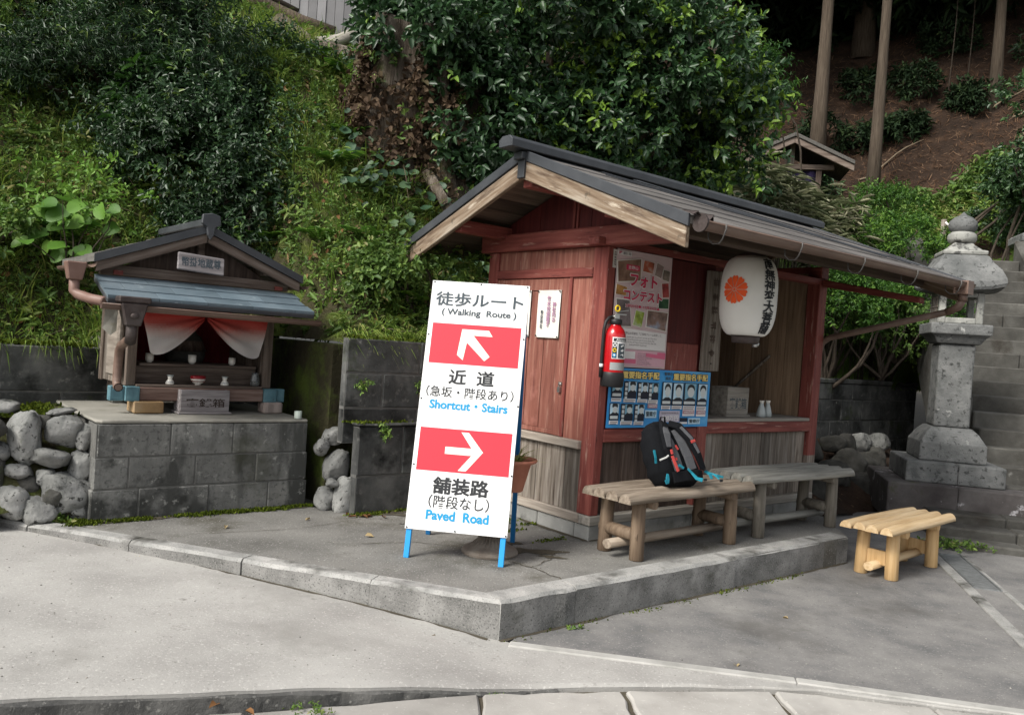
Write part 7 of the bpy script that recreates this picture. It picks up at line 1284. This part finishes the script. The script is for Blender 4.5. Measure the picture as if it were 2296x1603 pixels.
for lab, x, y, z, n in [('curled brown leaf among those lying in the gutter of the kerb', -1.62, 4.50, -.108, 5), ('yellow leaf by the left kerb', -2.05, 4.63, -.075, 1), ('yellowish leaf on the terrace left of the sign', -.86, 5.2, .002, 1), ('pale leaf near the kerb corner on the ramp', -.28, 4.02, -.178, 1), ('reddish leaf of the pair below the ramp edge', -.95, 3.08, -.165, 2), ('white scrap on the terrace near the wall', -1.3, 5.55, .002, 1), ('small pale leaf on the terrace below the shrine base', -1.75, 5.2, .002, 1), ('dry leaf among those at the foot of the mossy wall', -.95, 5.75, .002, 7), ('white pebble on the asphalt near the bench', 1.72, 4.75, -.2, 1), ('white scrap on the asphalt at the front', 1.2, 3.95, -.2, 1)]:
    pale = 'white' in lab or 'pale' in lab
    for q in range(n):
        an = RNG.uniform(0, 6.28, 1); V, Q = leaf_arrays(np.zeros((1, 3)), np.stack([np.cos(an), np.sin(an), [.15]], -1), arr([0, 0, 1])+RNG.normal(size=(1, 3))*.25, RNG.uniform(.035, .06, 1), RNG.uniform(.02, .035, 1), .3, .3)
        o = link('fallen_leaf', fast_mesh('fallen_leaf', V, Q, np.repeat(RNG.uniform(.9, 1, 1) if pale or 'yellow' in lab else RNG.uniform(0, .5, 1), 2)), l_dead); place(o, (x+(random.gauss(0, .07) if n > 1 else 0), y+(random.gauss(0, .03) if n > 1 else 0), z+.006)); tag(o, lab, 'leaf', 'litter on the pavement' if n == 1 else lab)
# ---- grit on the pavements
n = 1500; X = np.concatenate([RNG.uniform(-3.2, .3, 700), RNG.uniform(.2, 4.2, 500), RNG.uniform(-2.2, 1.5, 300)]); Y = np.concatenate([RNG.uniform(2.6, 5.0, 700), RNG.uniform(3.6, 6.6, 500), RNG.uniform(4.3, 5.9, 300)]); bm_ = MB()
for i, (x, y) in enumerate(zip(X, Y)):
    x, y = float(x), float(y); u, v = toS(x, y); kx = (x-LK[0])/(K[0]-LK[0]); ky = LK[1]+(K[1]-LK[1])*kx
    if i < 700:
        if y > ky-.02 or y < edge_y(x)+.05: continue
        z = zramp(x, y)
    elif i < 1200:
        if v > -.78 or y < float(np.interp(x, [0, 1.45, 2.44, 4.6], [4.1, 3.88, 3.69, 3.25])): continue
        z = zroad(x, y)
    else:
        if v < -.55 or v > 1.2 or u > -.05 or y < ky+.14: continue
        z = 0.0
    r_ = random.choice((.0022, .0028, .0035, .005)); a = random.uniform(0, 6.28); P_ = [(x+r_*random.uniform(.6, 1.3)*math.cos(a+q), y+r_*random.uniform(.6, 1.3)*math.sin(a+q), z+.001) for q in (0, 1.57, 3.14, 4.71)]+[(x, y, z+r_*random.uniform(.6, 1.0))]
    bm_.add(P_, [(0, 1, 4), (1, 2, 4), (2, 3, 4), (3, 0, 4)], random.random())
bm_.build('grit', M('grit', [(.12, .11, .095), (.30, .285, .26)], 5, 3, rough=.95, bump=0, tone=.75), kind='stuff', label='loose grit and crumbs scattered over the pavements', cat='grit')
